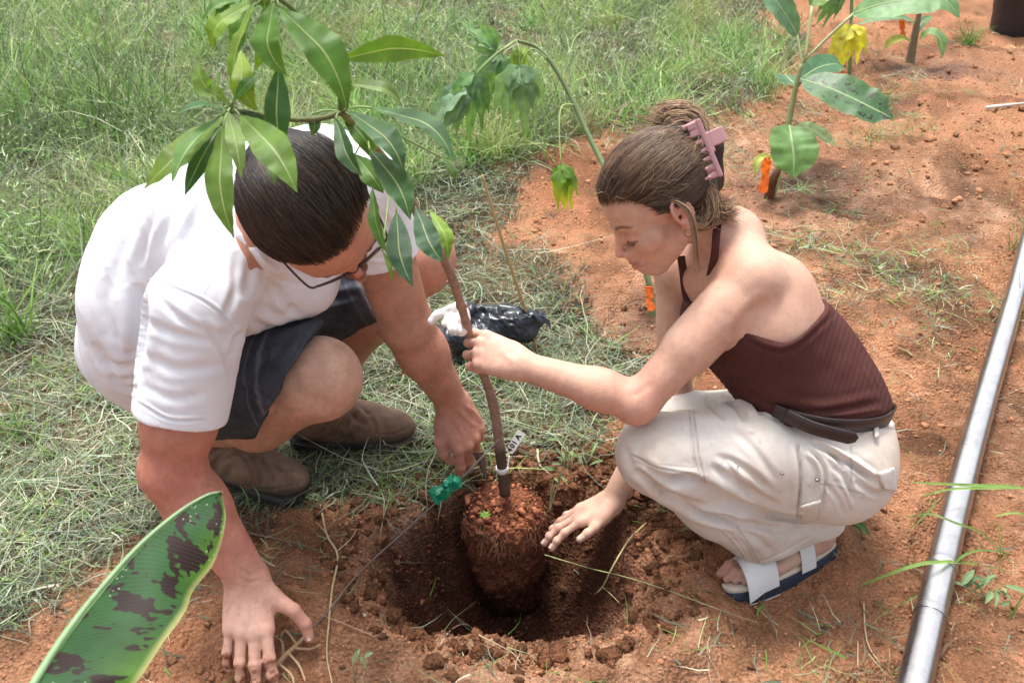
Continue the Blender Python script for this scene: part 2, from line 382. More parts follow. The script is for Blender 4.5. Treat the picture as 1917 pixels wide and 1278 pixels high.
# ================================================================ the ground: red sand, planting hole, mounds
HOLE = np.array([.0, 1.345]); BALL = atz(943, 960, -.01)[:2]
def inpoly(x, y, P):
    P = np.asarray(P, float); r = np.zeros(x.shape, bool); j = len(P) - 1
    for i in range(len(P)):
        c = ((P[i, 1] > y) != (P[j, 1] > y)) & (x < (P[j, 0] - P[i, 0]) * (y - P[i, 1]) / (P[j, 1] - P[i, 1] + 1e-9) + P[i, 0]); r ^= c; j = i
    return r
def gpix(x, y): return proj(np.stack([x, y, np.zeros_like(x)], -1))
def bump2(x, y, cx, cy, rx, ry, p=2.): return np.exp(-(((x - cx) / rx) ** 2 + ((y - cy) / ry) ** 2) ** (p / 2))
_r = np.random.default_rng(21); FEET = [(float(a), float(b), float(c)) for a, b, c in zip(_r.uniform(.75, 3.2, 26), _r.uniform(1.7, 5.5, 26), _r.normal(1.05, .5, 26))] + [(.62, .98, .4), (.9, 1.35, 1.2), (.15, 2.25, .8), (.38, 2.05, .2), (.75, 2.1, 1.)]
def height(x, y):
    x = np.asarray(x, float); y = np.asarray(y, float); P = np.stack([x, y, 0 * x], -1).reshape(-1, 3)
    n = lambda sc, o, s: fbm(P, sc, o, s).reshape(x.shape)
    z = .010 * n(2.2, 2, 1) + .011 * n(9, 3, 3) + (.010 * n(19, 3, 9) - .006 * np.abs(n(13, 2, 10))) * sstep(1.7, 2.1, y) * sstep(7, 4, y)
    z = z + .0035 * (1 - 2 * np.abs(n(34, 3, 4))) * sstep(2.6, 1.2, y)
    # rutted sand to the right
    z = z + (.014 * n(5.5, 4, 5) - .016 * np.abs(n(7.5, 2, 6))) * sstep(.2, .8, x) + .030 * bump2(x, y, .95, 2.65, .5, .35) + .028 * bump2(x, y, 1.3, 2.3, .35, .25) + .03 * bump2(x, y, 1.9, 3.6, .6, .4)
    wob = 1 + .17 * n(4.2, 3, 7) + .06 * n(16, 3, 8)
    r = np.sqrt(((x - HOLE[0]) / .315) ** 2 + ((y - HOLE[1]) / .268) ** 2) * wob
    dug = sstep(1.5, .95, r)
    z = z + .050 * np.exp(-((r - 1.22) / .24) ** 2) * (.35 + .65 * sstep(.25, -.25, y - 1.30)) 
    z = z + .046 * bump2(x, y, -.46, 1.20, .21, .15, 2.4) + .030 * bump2(x, y, -.60, .92, .25, .2) + .035 * bump2(x, y, .28, 1.60, .13, .10) + .028 * bump2(x, y, .36, 1.08, .26, .13) + .02 * bump2(x, y, -.1, .97, .3, .08)
    for fx, fy, fa in FEET:
        u = (x - fx) * math.cos(fa) + (y - fy) * math.sin(fa); v = (y - fy) * math.cos(fa) - (x - fx) * math.sin(fa); e = (u / .14) ** 2 + (v / .055) ** 2; z = z - .020 * np.exp(-e ** 2) + .010 * np.exp(-((np.sqrt(e) - 1.35) / .22) ** 2)
    cr = n(26, 4, 11); z = z + (.011 * cr + .004 * n(95, 2, 17)) * np.clip(dug + .25 * sstep(1.9, 1.2, y), 0, 1)
    z = z - .275 * (1 - sstep(.34, 1.0, r)) * (1 + .05 * n(14, 2, 19)) 
    # hand print hollows, and a shelf under the left wall
    h = mRhand[:2] if 'mRhand' in globals() else np.array([-.47, 1.05])
    z = z - .022 * bump2(x, y, -.46, 1.05, .075, .06, 3)
    return z
def axis(lo, hi, step, a, b, g):
    c = list(np.arange(lo, hi, step)); s = step; v = c[-1]
    while v < b: s *= g; v += s; c.append(v)
    s = step; v = c[0]; l = []
    while v > a: s *= g; v -= s; l.append(v)
    return np.array(l[::-1] + c)
gx = axis(-1.15, 1.3, .0055, -60, 60, 1.028); gy = axis(.85, 2.05, .0055, -8, 90, 1.022)
X, Y = np.meshgrid(gx, gy, indexing='ij'); Z = height(X, Y)
V = np.stack([X, Y, Z], -1).reshape(-1, 3); x, y, z = V.T
px_, py_, _ = gpix(x, y)
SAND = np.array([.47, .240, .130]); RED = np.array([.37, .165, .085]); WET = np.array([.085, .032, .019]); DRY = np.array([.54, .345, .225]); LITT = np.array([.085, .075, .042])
n1 = fbm(V * [1, 1, 0], 4, 3, 61); n2 = fbm(V * [1, 1, 0], 30, 3, 62); n3 = fbm(V * [1, 1, 0], 1.3, 2, 63)
C = lerp(SAND, RED, np.clip(.5 + .55 * n1 + .35 * n2, 0, 1)[:, None]); C = lerp(C, DRY, np.clip(n3 * .7 + .25 * n2, 0, .7)[:, None])
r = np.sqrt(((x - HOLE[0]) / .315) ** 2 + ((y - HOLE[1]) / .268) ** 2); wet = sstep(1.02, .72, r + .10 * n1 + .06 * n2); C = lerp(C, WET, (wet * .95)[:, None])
C = lerp(C, RED * .62, (bump2(x, y, .24, 1.60, .20, .17) * .9)[:, None]); C = lerp(C, RED * .75, (bump2(x, y, .05, 1.66, .35, .10) * .7)[:, None])
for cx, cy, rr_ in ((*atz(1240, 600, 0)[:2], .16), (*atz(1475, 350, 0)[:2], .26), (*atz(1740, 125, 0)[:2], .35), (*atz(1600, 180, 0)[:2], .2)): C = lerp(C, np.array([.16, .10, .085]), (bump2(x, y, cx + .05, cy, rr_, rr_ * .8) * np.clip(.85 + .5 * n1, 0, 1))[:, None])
C = lerp(C, np.array([.36, .22, .17]), (bump2(x, y, -.26, 1.47, .05, .09) * np.clip(.6 + n2, 0, 1) * .8)[:, None])
# where things grow or lie: drawn areas on the ground
GRASS = [(-900, -400), (1425, -400), (1440, 120), (1360, 215), (1200, 225), (1110, 262), (900, 300), (820, 330), (560, 420), (200, 520), (-900, 700)]
HAY = [(-900, 250), (200, 240), (880, 240), (1000, 300), (880, 440), (1010, 520), (1120, 590), (1200, 700), (1150, 800), (1000, 850), (860, 880), (720, 960), (470, 975), (300, 1010), (170, 1060), (80, 1150), (-100, 1200), (-900, 1300)]
HAY2 = [(1540, 470), (1800, 450), (1850, 560), (1760, 640), (1640, 680), (1560, 600)]
HAY3 = [(1360, 365), (1600, 370), (1640, 470), (1500, 480), (1380, 430)]
HAY4 = [(1100, 215), (1660, 150), (1760, 290), (1480, 320), (1330, 310), (1100, 330)]
HAY6 = [(1780, 300), (1950, 280), (1950, 420), (1860, 430)]; HAY7 = [(1800, 960), (1950, 940), (1950, 1290), (1880, 1290)]
HAY5 = [(1640, 60), (1860, 70), (1880, 140), (1700, 200), (1640, 170)]
_g = np.random.default_rng(31)
def inany(px, py, polys, j=38, sd=71, soft=0.):
    q = np.stack([px, py, 0 * px], -1); px = px + soft * _g.normal(0, 1, px.shape); py = py + soft * _g.normal(0, 1, px.shape) * .6; a = fbm(q, .012, 3, sd) * j * 1.6; b = fbm(q, .012, 3, sd + 4) * j; r = np.zeros(px.shape, bool)
    for P in polys: r |= inpoly(px + a, py + b, P)
    return r
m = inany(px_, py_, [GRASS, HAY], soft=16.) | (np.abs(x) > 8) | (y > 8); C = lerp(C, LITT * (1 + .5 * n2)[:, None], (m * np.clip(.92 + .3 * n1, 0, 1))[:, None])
stain = sstep(.25, .6, fbm(V * [1, 1, 0], 7, 3, 65)) * .35 + sstep(.3, .7, fbm(V * [1, 1, 0], 2.3, 3, 66)) * .30; C = C * (1 - stain)[:, None]
C = np.clip(C * (1 + .26 * n2)[:, None], 0, 1)
M_SOIL, nt_, b_ = newmat('red_sand'); L_ = nt_.links
tc = nt_.nodes.new('ShaderNodeTexCoord'); at_ = node(nt_, 'ShaderNodeAttribute', attribute_name='Col')
na = node(nt_, 'ShaderNodeTexNoise', Scale=130, Detail=7, Roughness=.75); nb = node(nt_, 'ShaderNodeTexNoise', Scale=620, Detail=3, Roughness=.7); nc_ = node(nt_, 'ShaderNodeTexVoronoi', Scale=130)
for n_ in (na, nb, nc_): L_.new(tc.outputs['Object'], n_.inputs['Vector'])
mr = node(nt_, 'ShaderNodeMapRange'); mr.inputs['From Min'].default_value = .3; mr.inputs['From Max'].default_value = .7; mr.inputs['To Min'].default_value = .50; mr.inputs['To Max'].default_value = 1.42; L_.new(na.outputs[0], mr.inputs[0])
mr2 = node(nt_, 'ShaderNodeMapRange'); mr2.inputs['From Min'].default_value = .3; mr2.inputs['From Max'].default_value = .7; mr2.inputs['To Min'].default_value = .8; mr2.inputs['To Max'].default_value = 1.2; L_.new(nb.outputs[0], mr2.inputs[0])
mm = node(nt_, 'ShaderNodeMath', operation='MULTIPLY'); L_.new(mr.outputs[0], mm.inputs[0]); L_.new(mr2.outputs[0], mm.inputs[1])
v_ = node(nt_, 'ShaderNodeVectorMath', operation='SCALE'); L_.new(at_.outputs['Color'], v_.inputs[0]); L_.new(mm.outputs[0], v_.inputs['Scale']); L_.new(v_.outputs[0], b_.inputs['Base Color'])
ad = node(nt_, 'ShaderNodeMath', operation='ADD'); L_.new(na.outputs[0], ad.inputs[0]); L_.new(nc_.outputs['Distance'], ad.inputs[1]); bp_ = node(nt_, 'ShaderNodeBump', Strength=1., Distance=.009); L_.new(ad.outputs[0], bp_.inputs['Height']); L_.new(bp_.outputs[0], b_.inputs['Normal'])
b_.inputs['Roughness'].default_value = .95; b_.inputs['Specular IOR Level'].default_value = .15
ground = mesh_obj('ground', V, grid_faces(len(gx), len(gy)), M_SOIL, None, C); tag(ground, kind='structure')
hx0, hy0, hst = -4.2, .2, .012; HX = np.arange(hx0, 5.2, hst); HY = np.arange(hy0, 8.2, hst); HM = height(*np.meshgrid(HX, HY, indexing='ij'))
def hlook(x, y):
    u = np.clip((np.asarray(x) - hx0) / hst, 0, len(HX) - 2); v = np.clip((np.asarray(y) - hy0) / hst, 0, len(HY) - 2); i = u.astype(int); j = v.astype(int); a = u - i; b = v - j
    return (HM[i, j] * (1 - a) + HM[i + 1, j] * a) * (1 - b) + (HM[i, j + 1] * (1 - a) + HM[i + 1, j + 1] * a) * b
def gz(x, y): return float(hlook(x, y))
def ong(px, py, up=0.):
    """the point of the ground seen at a photograph pixel"""
    p = atz(px, py, 0)
    for _ in range(6): p = atz(px, py, gz(p[0], p[1]) + up)
    return p
# ---------------------------------------------------------------- crumbs and clods of soil
ico = np.array([[0, 0, 1], [.89, 0, .45], [.28, .85, .45], [-.72, .53, .45], [-.72, -.53, .45], [.28, -.85, .45], [.72, .53, -.45], [-.28, .85, -.45], [-.89, 0, -.45], [-.28, -.85, -.45], [.72, -.53, -.45], [0, 0, -1.]])
icf = np.array([[0, 1, 2], [0, 2, 3], [0, 3, 4], [0, 4, 5], [0, 5, 1], [1, 6, 2], [2, 7, 3], [3, 8, 4], [4, 9, 5], [5, 10, 1], [6, 7, 2], [7, 8, 3], [8, 9, 4], [9, 10, 5], [10, 6, 1], [6, 11, 7], [7, 11, 8], [8, 11, 9], [9, 11, 10], [10, 11, 6]])
def lumps(P, R_, C_, rg, flat=.7):
    n = len(P); v = ico[None] * R_[:, None, None] * rg.uniform(.65, 1.25, (n, 12, 1)) * rg.uniform(.7, 1.2, (n, 1, 3)) * [1, 1, flat] + P[:, None]
    return v.reshape(-1, 3), (icf[None] + 12 * np.arange(n)[:, None, None]).reshape(-1, 3), np.repeat(C_, 12, 0)
rg = np.random.default_rng(5); P = []
a = rg.uniform(0, 6.28, 9000); rr_ = np.sqrt(rg.uniform(.0, 1, 9000)) * 1.25; P.append(np.stack([HOLE[0] + .315 * rr_ * np.cos(a), HOLE[1] + .268 * rr_ * np.sin(a)], 1))
P.append(np.stack([rg.normal(.25, .10, 1800), rg.normal(1.60, .09, 1800)], 1)); P.append(np.stack([rg.uniform(-1.3, 1.4, 14000), rg.uniform(.8, 2.2, 14000)], 1)); P.append(np.stack([rg.uniform(-.1, 3.4, 16000), rg.uniform(1.75, 6, 16000)], 1))
P = np.concatenate(P); R_ = np.clip(rg.lognormal(-6.35, .5, len(P)), .0007, .0085); R_[-16000:] *= rg.uniform(1, 2.6, 16000); zz = hlook(P[:, 0], P[:, 1]); P3 = np.concatenate([P, (zz + R_ * .25)[:, None]], 1)
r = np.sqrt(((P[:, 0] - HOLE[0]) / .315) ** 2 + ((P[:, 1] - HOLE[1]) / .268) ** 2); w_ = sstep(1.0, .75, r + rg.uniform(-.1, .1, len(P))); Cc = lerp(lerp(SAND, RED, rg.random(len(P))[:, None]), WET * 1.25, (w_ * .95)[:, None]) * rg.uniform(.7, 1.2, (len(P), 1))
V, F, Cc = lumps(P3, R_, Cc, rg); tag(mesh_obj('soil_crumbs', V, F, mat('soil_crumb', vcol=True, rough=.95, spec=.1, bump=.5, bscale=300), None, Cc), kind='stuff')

def clods(n, xy, rlo, rhi, seed, col):
    """bigger broken lumps of soil, each its own rough faceted shape"""
    rg = np.random.default_rng(seed); t2 = np.concatenate([ico, nrm_rows(ico[icf].mean(1))]); f2 = np.concatenate([[[a, b, 12 + i], [b, c, 12 + i], [c, a, 12 + i]] for i, (a, b, c) in enumerate(icf)]); VV = []; FF = []; CC = []
    for k in range(n):
        x_, y_ = xy(rg); R0 = rlo * (rhi / rlo) ** rg.random() ** 1.6; v = t2 * R0 * rg.uniform(.6, 1.3, (32, 1)) * rg.uniform(.7, 1.3, 3) * [1, 1, .7] + [x_, y_, gz(x_, y_) + R0 * .15]; VV.append(v); FF.append(f2 + 32 * k); CC.append(np.tile(np.array(col) * rg.uniform(.6, 1.15), (32, 1)) * rg.uniform(.8, 1.1, (32, 1)))
    return tag(mesh_obj('soil_clods', np.concatenate(VV), np.concatenate(FF), M_SOIL, None, np.concatenate(CC)), kind='stuff')
def nrm_rows(a): return a / np.linalg.norm(a, axis=1)[:, None]
def rimxy(rg): a = rg.uniform(0, 6.28); q = rg.normal(1.06, .13); return HOLE[0] + .315 * q * math.cos(a), HOLE[1] + .268 * q * math.sin(a)
clods(620, rimxy, .004, .019, 41, RED * .8)
clods(380, lambda rg: (rg.normal(.25, .11), rg.normal(1.60, .08)), .004, .020, 42, RED * .62)
clods(420, lambda rg: (rg.uniform(-.9, 1.2), rg.uniform(.8, 1.9)), .003, .010, 43, SAND * .9)
clods(170, lambda rg: (rg.uniform(.3, 3.), rg.uniform(2.0, 5.)), .005, .024, 44, SAND * .9)
# ================================================================ shared body materials
M_SKIN = mat('skin', vcol=True, rough=.52, var=.13, vscale=55, bump=.4, bscale=420, spec=.35, sss=.12)
M_NAIL = mat('nail', (.74, .50, .42), rough=.3, spec=.5)
M_HAIR = mat('hair_strands', vcol=True, rough=.42, spec=.45)
def paint(V, base, spots, jitter=.06, sc=30, seed=1):
    """skin tone: a base colour with reddened and paler areas (centre, radius, colour, weight)"""
    C = np.tile(np.array(base, float), (len(V), 1))
    for c, r, col, w in spots:
        f = np.exp(-(np.linalg.norm(V - c, axis=1) / r) ** 2) * w; C = C + (np.array(col) - C) * np.clip(f, 0, 1)[:, None]
    n = fbm(V, sc, 3, seed); C = C * (1 + jitter * n)[:, None]; n2 = fbm(V, sc * .4, 2, seed + 5)
    C[:, 1] *= 1 - .08 * n2; C[:, 2] *= 1 - .08 * n2
    return np.clip(C, 0, 1)
def strands(name, roots, path, parent, c0, c1, r=.0007, seed=0, nseg=8, light=.25):
    """hair: path(root index) gives a polyline; each strand becomes a thin three-sided tube"""
    rg = np.random.default_rng(seed); m = MB(); a = np.linspace(0, 2 * np.pi, 3, endpoint=False)
    VV = []; FF = []; CC = []; n = 0; f0 = grid_faces(nseg, 3, True)
    for k in range(roots):
        P = path(k, rg)
        if P is None: continue
        P = catmull(P, nseg); T = np.gradient(P, axis=0); T /= np.linalg.norm(T, axis=1)[:, None] + 1e-9
        N = np.cross(T, [.3, .2, .93]); N /= np.linalg.norm(N, axis=1)[:, None] + 1e-9; B = np.cross(T, N)
        rr = r * rg.uniform(.6, 1.3) * np.interp(np.linspace(0, 1, nseg), [0, .15, .8, 1], [.6, 1, 1, .25])
        V = P[:, None] + rr[:, None, None] * (np.cos(a)[None, :, None] * N[:, None] + np.sin(a)[None, :, None] * B[:, None])
        VV.append(V.reshape(-1, 3)); FF.append(f0 + n); n += nseg * 3
        t = rg.random() ** 2 if rg.random() > light else rg.uniform(.5, 1); c = np.array(c0) * (1 - t) + np.array(c1) * t
        CC.append(np.tile(c * rg.uniform(.8, 1.2), (nseg * 3, 1)))
    return mesh_obj(name, np.concatenate(VV), np.concatenate(FF), M_HAIR, parent, np.concatenate(CC))
def boot(parent, heel, toe, shaft, r0, label=None, sc=1., mats=None):
    """leather pull-on boot: rounded toe, ankle folds, elastic side panel, thick dark sole with welt"""
    up = np.array([0, 0, 1.]); f = nrm(toe - heel); l = np.cross(up, f); Lh = np.linalg.norm(toe - heel)
    g = lambda x, y, z: heel + f * x * Lh + l * y + up * z
    S = SDF(.03)
    S.u(RC(g(.10, 0, .068), g(.12, 0, .11), .048, .050)); S.u(RC(g(.30, 0, .082), g(.62, .0, .058), .046, .041)); S.u(RC(g(.62, .004, .054), g(.83, .004, .043), .042, .037)); S.u(EL(g(.84, .004, .036), (.052, .045, .030), np.stack([f, l, up], 1)), .02)
    S.u(RC(g(.14, 0, .09), g(.14, 0, .09) * .45 + shaft * .55, .052, .056)); S.u(RC(g(.16, 0, .10) * .45 + shaft * .55, shaft, .056, r0)); S.u(EL(g(.52, .002, .028), (Lh * .46, .045, .02), np.stack([f, l, up], 1)), .02)
    S.cut(HS(g(.5, 0, .022), (0, 0, -1)), .006); Z0 = heel[2]; ax = nrm(shaft - g(.14, 0, .09)); S.cut(HS(shaft, ax), .004)
    S.sub(RC(shaft + ax * .03, shaft - ax * .05, r0 - .005, r0 - .008), .003)
    V, F = polygonize(S, .0028); V = smooth_mesh(V, F, 2); N = vnormals(V, F)
    q = (V - heel) @ f / Lh; z = V[:, 2] - Z0
    w = np.exp(-((q - .42) / .13) ** 2) * np.exp(-((z - .085) / .05) ** 2)
    V = V + N * (w * .005 * np.sin((q * .8 - z * 2.2) * 60 + 2 * fbm(V, 12, 2, 3)))[:, None] + N * (.0012 * fbm(V, 45, 2, 4))[:, None]
    N = vnormals(V, F); V, off = sculpt(V, N, [([(505, 862), (530, 878), (552, 880)], 5, -.003), ([(485, 850), (505, 880), (512, 905)], 5, -.003), ([(470, 845), (486, 885), (488, 915)], 4, -.002), ([(430, 905), (500, 915), (560, 905)], 2, -.0014), ([(440, 850), (462, 870), (470, 905)], 3, .002), ([(520, 862), (548, 890), (565, 900)], 5, .002), ([(655, 770), (668, 785), (690, 792)], 5, -.004), ([(668, 765), (684, 778), (700, 780)], 4, .003), ([(680, 768), (700, 790), (705, 815)], 4, -.0025), ([(640, 790), (655, 812), (660, 830)], 4, -.002), ([(700, 812), (735, 812), (765, 800)], 2, -.0014), ([(655, 765), (657, 790), (652, 810)], 2.5, .0018)])
    C = np.tile([.175, .108, .070], (len(V), 1)) * (1 + .28 * fbm(V, 16, 3, 8))[:, None]; C = lerp(C, np.array([.25, .165, .105]), (np.clip(fbm(V, 9, 2, 9), 0, 1) * .7)[:, None])
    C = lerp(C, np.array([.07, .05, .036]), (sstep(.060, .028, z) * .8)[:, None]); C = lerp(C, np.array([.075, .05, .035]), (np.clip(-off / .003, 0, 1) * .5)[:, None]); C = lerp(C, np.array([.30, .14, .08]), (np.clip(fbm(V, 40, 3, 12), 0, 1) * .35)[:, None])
    o = mesh_obj('boot', V, F, mats[0], parent, C)
    if label: o['label'] = label
    S = SDF(.006)
    for (x0, x1, wd, zt, zb) in ((.0, .28, .036, .026, .0), (.28, .60, .034, .026, .010), (.60, .86, .047, .026, .002)):
        for y in (-1, 1): S.u(RC(g(x0 + .06, y * (wd - .03), .014 + zb * .5), g(x1 + .02, y * (wd - .026), .014 + zb * .5), .033, .033), .01)
    S.u(RC(g(.84, .0, .014), g(.86, .002, .014), .043, .041), .01)
    S.cut(HS(g(0, 0, .026), (0, 0, 1)), .003); S.cut(HS(g(0, 0, .0), (0, 0, -1)), .002)
    V, F = polygonize(S, .003); V = smooth_mesh(V, F, 1); N = vnormals(V, F); lug = (np.sin((V - heel) @ f * 420) > .2) * (V[:, 2] - heel[2] < .013); V = V - N * (lug * .003)[:, None]
    mesh_obj('sole', V, F, mats[1], o, np.tile([.030, .026, .024], (len(V), 1)))
    # elastic side panels
    for y in (-1, 1):
        V = []
        for a in np.linspace(0, 1, 9):
            for b_ in np.linspace(-1, 1, 7):
                c = lerp(g(.14, 0, .075), shaft, .12 + .83 * a); V.append(c + f * b_ * (.008 + .016 * a) - f * .0 + l * y * (lerp(.045, r0, a) + .0035 - .004 * b_ * b_))
        mesh_obj('elastic_panel', V, grid_faces(9, 7), mats[2], o, np.tile([.03, .034, .045], (63, 1)))
    return o
# ================================================================ the man
man = empty('person', atz(500, 880, 0), 'squatting person in white t-shirt, dark denim shorts and brown boots reaching into the hole', 'person')
mRs = at(368, 575, 1.47); mRe = at(322, 880, 1.53); mRw = at(463, 1078, 1.60)
mLs = at(676, 350, 1.62); mLe = at(762, 610, 1.80); mLw = at(846, 752, 1.955)
mC7 = at(520, 395, 1.50); mHc = at(588, 396, 1.31)
mRh = at(358, 712, 1.80); mLh = at(440, 630, 1.97); mRk = at(598, 706, 1.70); mLk = at(785, 482, 1.97)
mRheel = ong(350, 884, .008); mRtoe = ong(576, 930, .008); mLheel = ong(560, 835, .008); mLtoe = ong(772, 822, .008); mRtoe[2] = mRheel[2] = max(mRtoe[2], mRheel[2]); mLtoe[2] = mLheel[2] = max(mLtoe[2], mLheel[2])
mRa = mRheel + nrm(mRtoe - mRheel) * .05 + [0, 0, .125]; mLa = mLheel + nrm(mLtoe - mLheel) * .04 + [0, 0, .10]
def lens():
    f = np.linalg.norm
    print('MAN upperarm', f(mRs - mRe), f(mLs - mLe), 'fore', f(mRe - mRw), f(mLe - mLw), 'shoulders', f(mRs - mLs), 'thigh', f(mRh - mRk), f(mLh - mLk), 'shin', f(mRk - mRa), f(mLk - mLa), 'boots', f(mRtoe - mRheel), f(mLtoe - mLheel), 'neck', f(mC7 - mHc), 'hips', mRh, mLh, 'C7', mC7, 'head', mHc)
lens()
HS_M = 1.04
# camera aligned axes for aiming heads
CR = np.array([1., 0, 0])
def camdir(r, d, a): return nrm(r * CR - d * CU + a * CF)
mHf = camdir(.54, .82, .12); mHu = camdir(.07, .10, -.99)
mHR = basis(mHf, mHu)
B = SDF(.03)
mMid = at(300, 560, 1.72)
B.u(EL(mMid + CR * .01, (.11, .11, .13))); B.u(RC(at(430, 470, 1.62), at(620, 380, 1.66), .12, .10), .05); B.u(RC(at(430, 520, 1.66), at(350, 670, 1.82), .10, .10), .06)
B.u(RC(mRh, mLh, .088, .088), .05)
B.u(RC(mC7, mHc - mHR[:, 0] * .03 * HS_M - mHR[:, 2] * .05, .066, .060), .03)
B.u(RC(mC7, mRs, .05, .05), .03); B.u(RC(mC7, mLs, .05, .05), .03)
# arms
def arm(S, s, e, w, r, k=.02):
    S.u(RC(s, e, r[0], r[1]), k); S.u(RC(e, lerp(e, w, .35), r[1], r[2]), k); S.u(RC(lerp(e, w, .3), w, r[2], r[3]), k)
arm(B, mRs, mRe, mRw, (.062, .051, .052, .035)); arm(B, mLs, mLe, mLw, (.064, .050, .050, .033))
B.u(RC(lerp(mRs, mRe, .35), lerp(mRs, mRe, .7), .062), .02)
def flat_wrist(S, w, d, side, r): S.u(RC(w - side * .010, w + side * .010, r), .02)
# legs: thigh, knee, calf
B.u(RC(mRh, mRk, .100, .066), .03); B.u(RC(mRk + [0, 0, -.008], mRk + [0.004, 0, -.008], .070), .03)
mRc = lerp(mRk, mRa, .42) + np.array([-.0, -.03, -.005])
B.u(RC(mRk, mRc, .068, .076), .03); B.u(RC(mRc, mRa, .074, .046), .03); B.u(RC(lerp(mRh, mRk, .55), lerp(mRk, mRa, .4), .07, .065), .03)
B.u(RC(mLh, mLk, .100, .070), .03); B.u(RC(mLk, mLk + [0, 0, -.01], .072), .03)
mLc = lerp(mLk, mLa, .38) + np.array([-.03, 0, 0]); B.u(RC(mLk, mLc, .062, .064), .03); B.u(RC(mLc, mLa, .062, .042), .03)
# hands
RHf = nrm(at(468, 1258, 1.545) - mRw); 
tR = hand_sdf(B, mRw + RHf * .004, RHf, camdir(.02, -.30, -.95), -1, 1.06,
    [(.05, .10, .32, .10), (-.03, .10, .35, .15), (-.12, .15, .45, .25), (-.24, .25, .55, .35)],
    thumb=[(.034, .036, -.004), (.060, .072, -.008), (.082, .086, -.024), (.104, .090, -.034)], thick=1.06)
LHf = nrm(at(884, 838, 1.99) - mLw)
tL = hand_sdf(B, mLw + LHf * .004, LHf, camdir(.25, -.35, -.90), +1, 1.12,
    [(.06, .40, .50, .3), (.0, .5, .6, .3), (-.05, .6, .8, .4), (-.12, .8, .9, .4)],
    thumb=[(.030, .032, -.010), (.062, .050, -.016), (.090, .050, -.024), (.114, .042, -.032)], thick=1.05)
gH = head_sdf(B, mHc, mHR, HS_M, False)
V, F = polygonize(B, .0026); V = smooth_mesh(V, F, 1, .4); N = vnormals(V, F)
V, _ = sculpt(V, N, [([(560, 650), (590, 665), (625, 665)], 12, -.002), ([(540, 690), (560, 735), (600, 762)], 12, -.0025), ([(640, 660), (648, 700), (640, 740)], 10, .002), ([(505, 775), (520, 765), (548, 770)], 5, -.003), ([(590, 740), (615, 760), (640, 752)], 12, -.002),
    ([(440, 1072), (462, 1090), (492, 1082)], 4, -.0012), ([(444, 1062), (470, 1076), (498, 1066)], 4, -.0009),
    ([(440, 1130), (436, 1160), (433, 1188)], 4, .0013), ([(462, 1112), (463, 1145), (462, 1180)], 4, .0016), ([(486, 1112), (492, 1145), (497, 1170)], 4, .0016), ([(452, 1100), (450, 1140), (447, 1180)], 3, -.0010),
    ([(855, 765), (875, 785), (893, 800)], 4, .0016), ([(868, 757), (892, 775), (908, 795)], 4, .0016), ([(848, 780), (860, 800), (868, 815)], 4, .0014),
    ([(432, 840), (470, 832), (540, 836)], 10, -.002)])
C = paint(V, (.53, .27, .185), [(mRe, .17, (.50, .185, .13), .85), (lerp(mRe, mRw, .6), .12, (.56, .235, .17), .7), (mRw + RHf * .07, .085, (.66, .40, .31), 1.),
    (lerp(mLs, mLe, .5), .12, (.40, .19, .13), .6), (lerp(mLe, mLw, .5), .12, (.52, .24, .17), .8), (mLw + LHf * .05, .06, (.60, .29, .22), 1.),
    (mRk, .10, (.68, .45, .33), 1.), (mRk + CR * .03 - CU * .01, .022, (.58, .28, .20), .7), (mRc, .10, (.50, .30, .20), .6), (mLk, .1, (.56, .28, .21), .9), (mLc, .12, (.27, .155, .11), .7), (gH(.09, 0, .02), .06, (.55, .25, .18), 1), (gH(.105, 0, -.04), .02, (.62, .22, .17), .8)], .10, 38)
kn = np.linalg.norm(V - (mRk + np.array([.01, -.07, .03])), axis=1)
# soil stuck on fingers, stubble on the jaw
for c, r in [(t[0], .034) for t in tR[:4]] + [(t[0] - t[1] * .035, .018) for t in tR[:4]] + [(t[0], .03) for t in tL[:4]]:
    f = np.exp(-(np.linalg.norm(V - c, axis=1) / r) ** 2) * np.clip(fbm(V, 130, 3, 3) * 1.6 + .15, 0, 1); C = lerp(C, np.array([.22, .085, .04]), np.clip(f * 1.3, 0, .85)[:, None])
q = (V - mHc) @ mHR / HS_M
bd = (q[:, 2] < -.022) * (q[:, 0] > -.07) * (np.linalg.norm(q, axis=1) < .17) * sstep(.125, .085, np.abs(q[:, 0] - .02)); bd2 = ((np.abs(q[:, 1]) > .050) * (q[:, 0] > -.005) * (q[:, 0] < .045) * (q[:, 2] < .02) * (q[:, 2] > -.06))
C = lerp(C, np.array([.06, .04, .03]), (np.clip(bd * .85 + bd2 * .8, 0, .88) * np.clip(.8 + .5 * fbm(V, 250, 2, 5), 0, 1) * (np.linalg.norm(q, axis=1) < .17))[:, None])
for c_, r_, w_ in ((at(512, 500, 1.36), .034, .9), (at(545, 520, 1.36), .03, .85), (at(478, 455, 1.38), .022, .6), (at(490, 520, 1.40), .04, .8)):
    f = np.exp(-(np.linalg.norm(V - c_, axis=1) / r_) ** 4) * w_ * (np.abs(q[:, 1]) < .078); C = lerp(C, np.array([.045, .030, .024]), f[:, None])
mbody = mesh_obj('body', V, F, M_SKIN, man, C); nails(tR, M_NAIL, mbody); nails(tL[:4], M_NAIL, mbody)
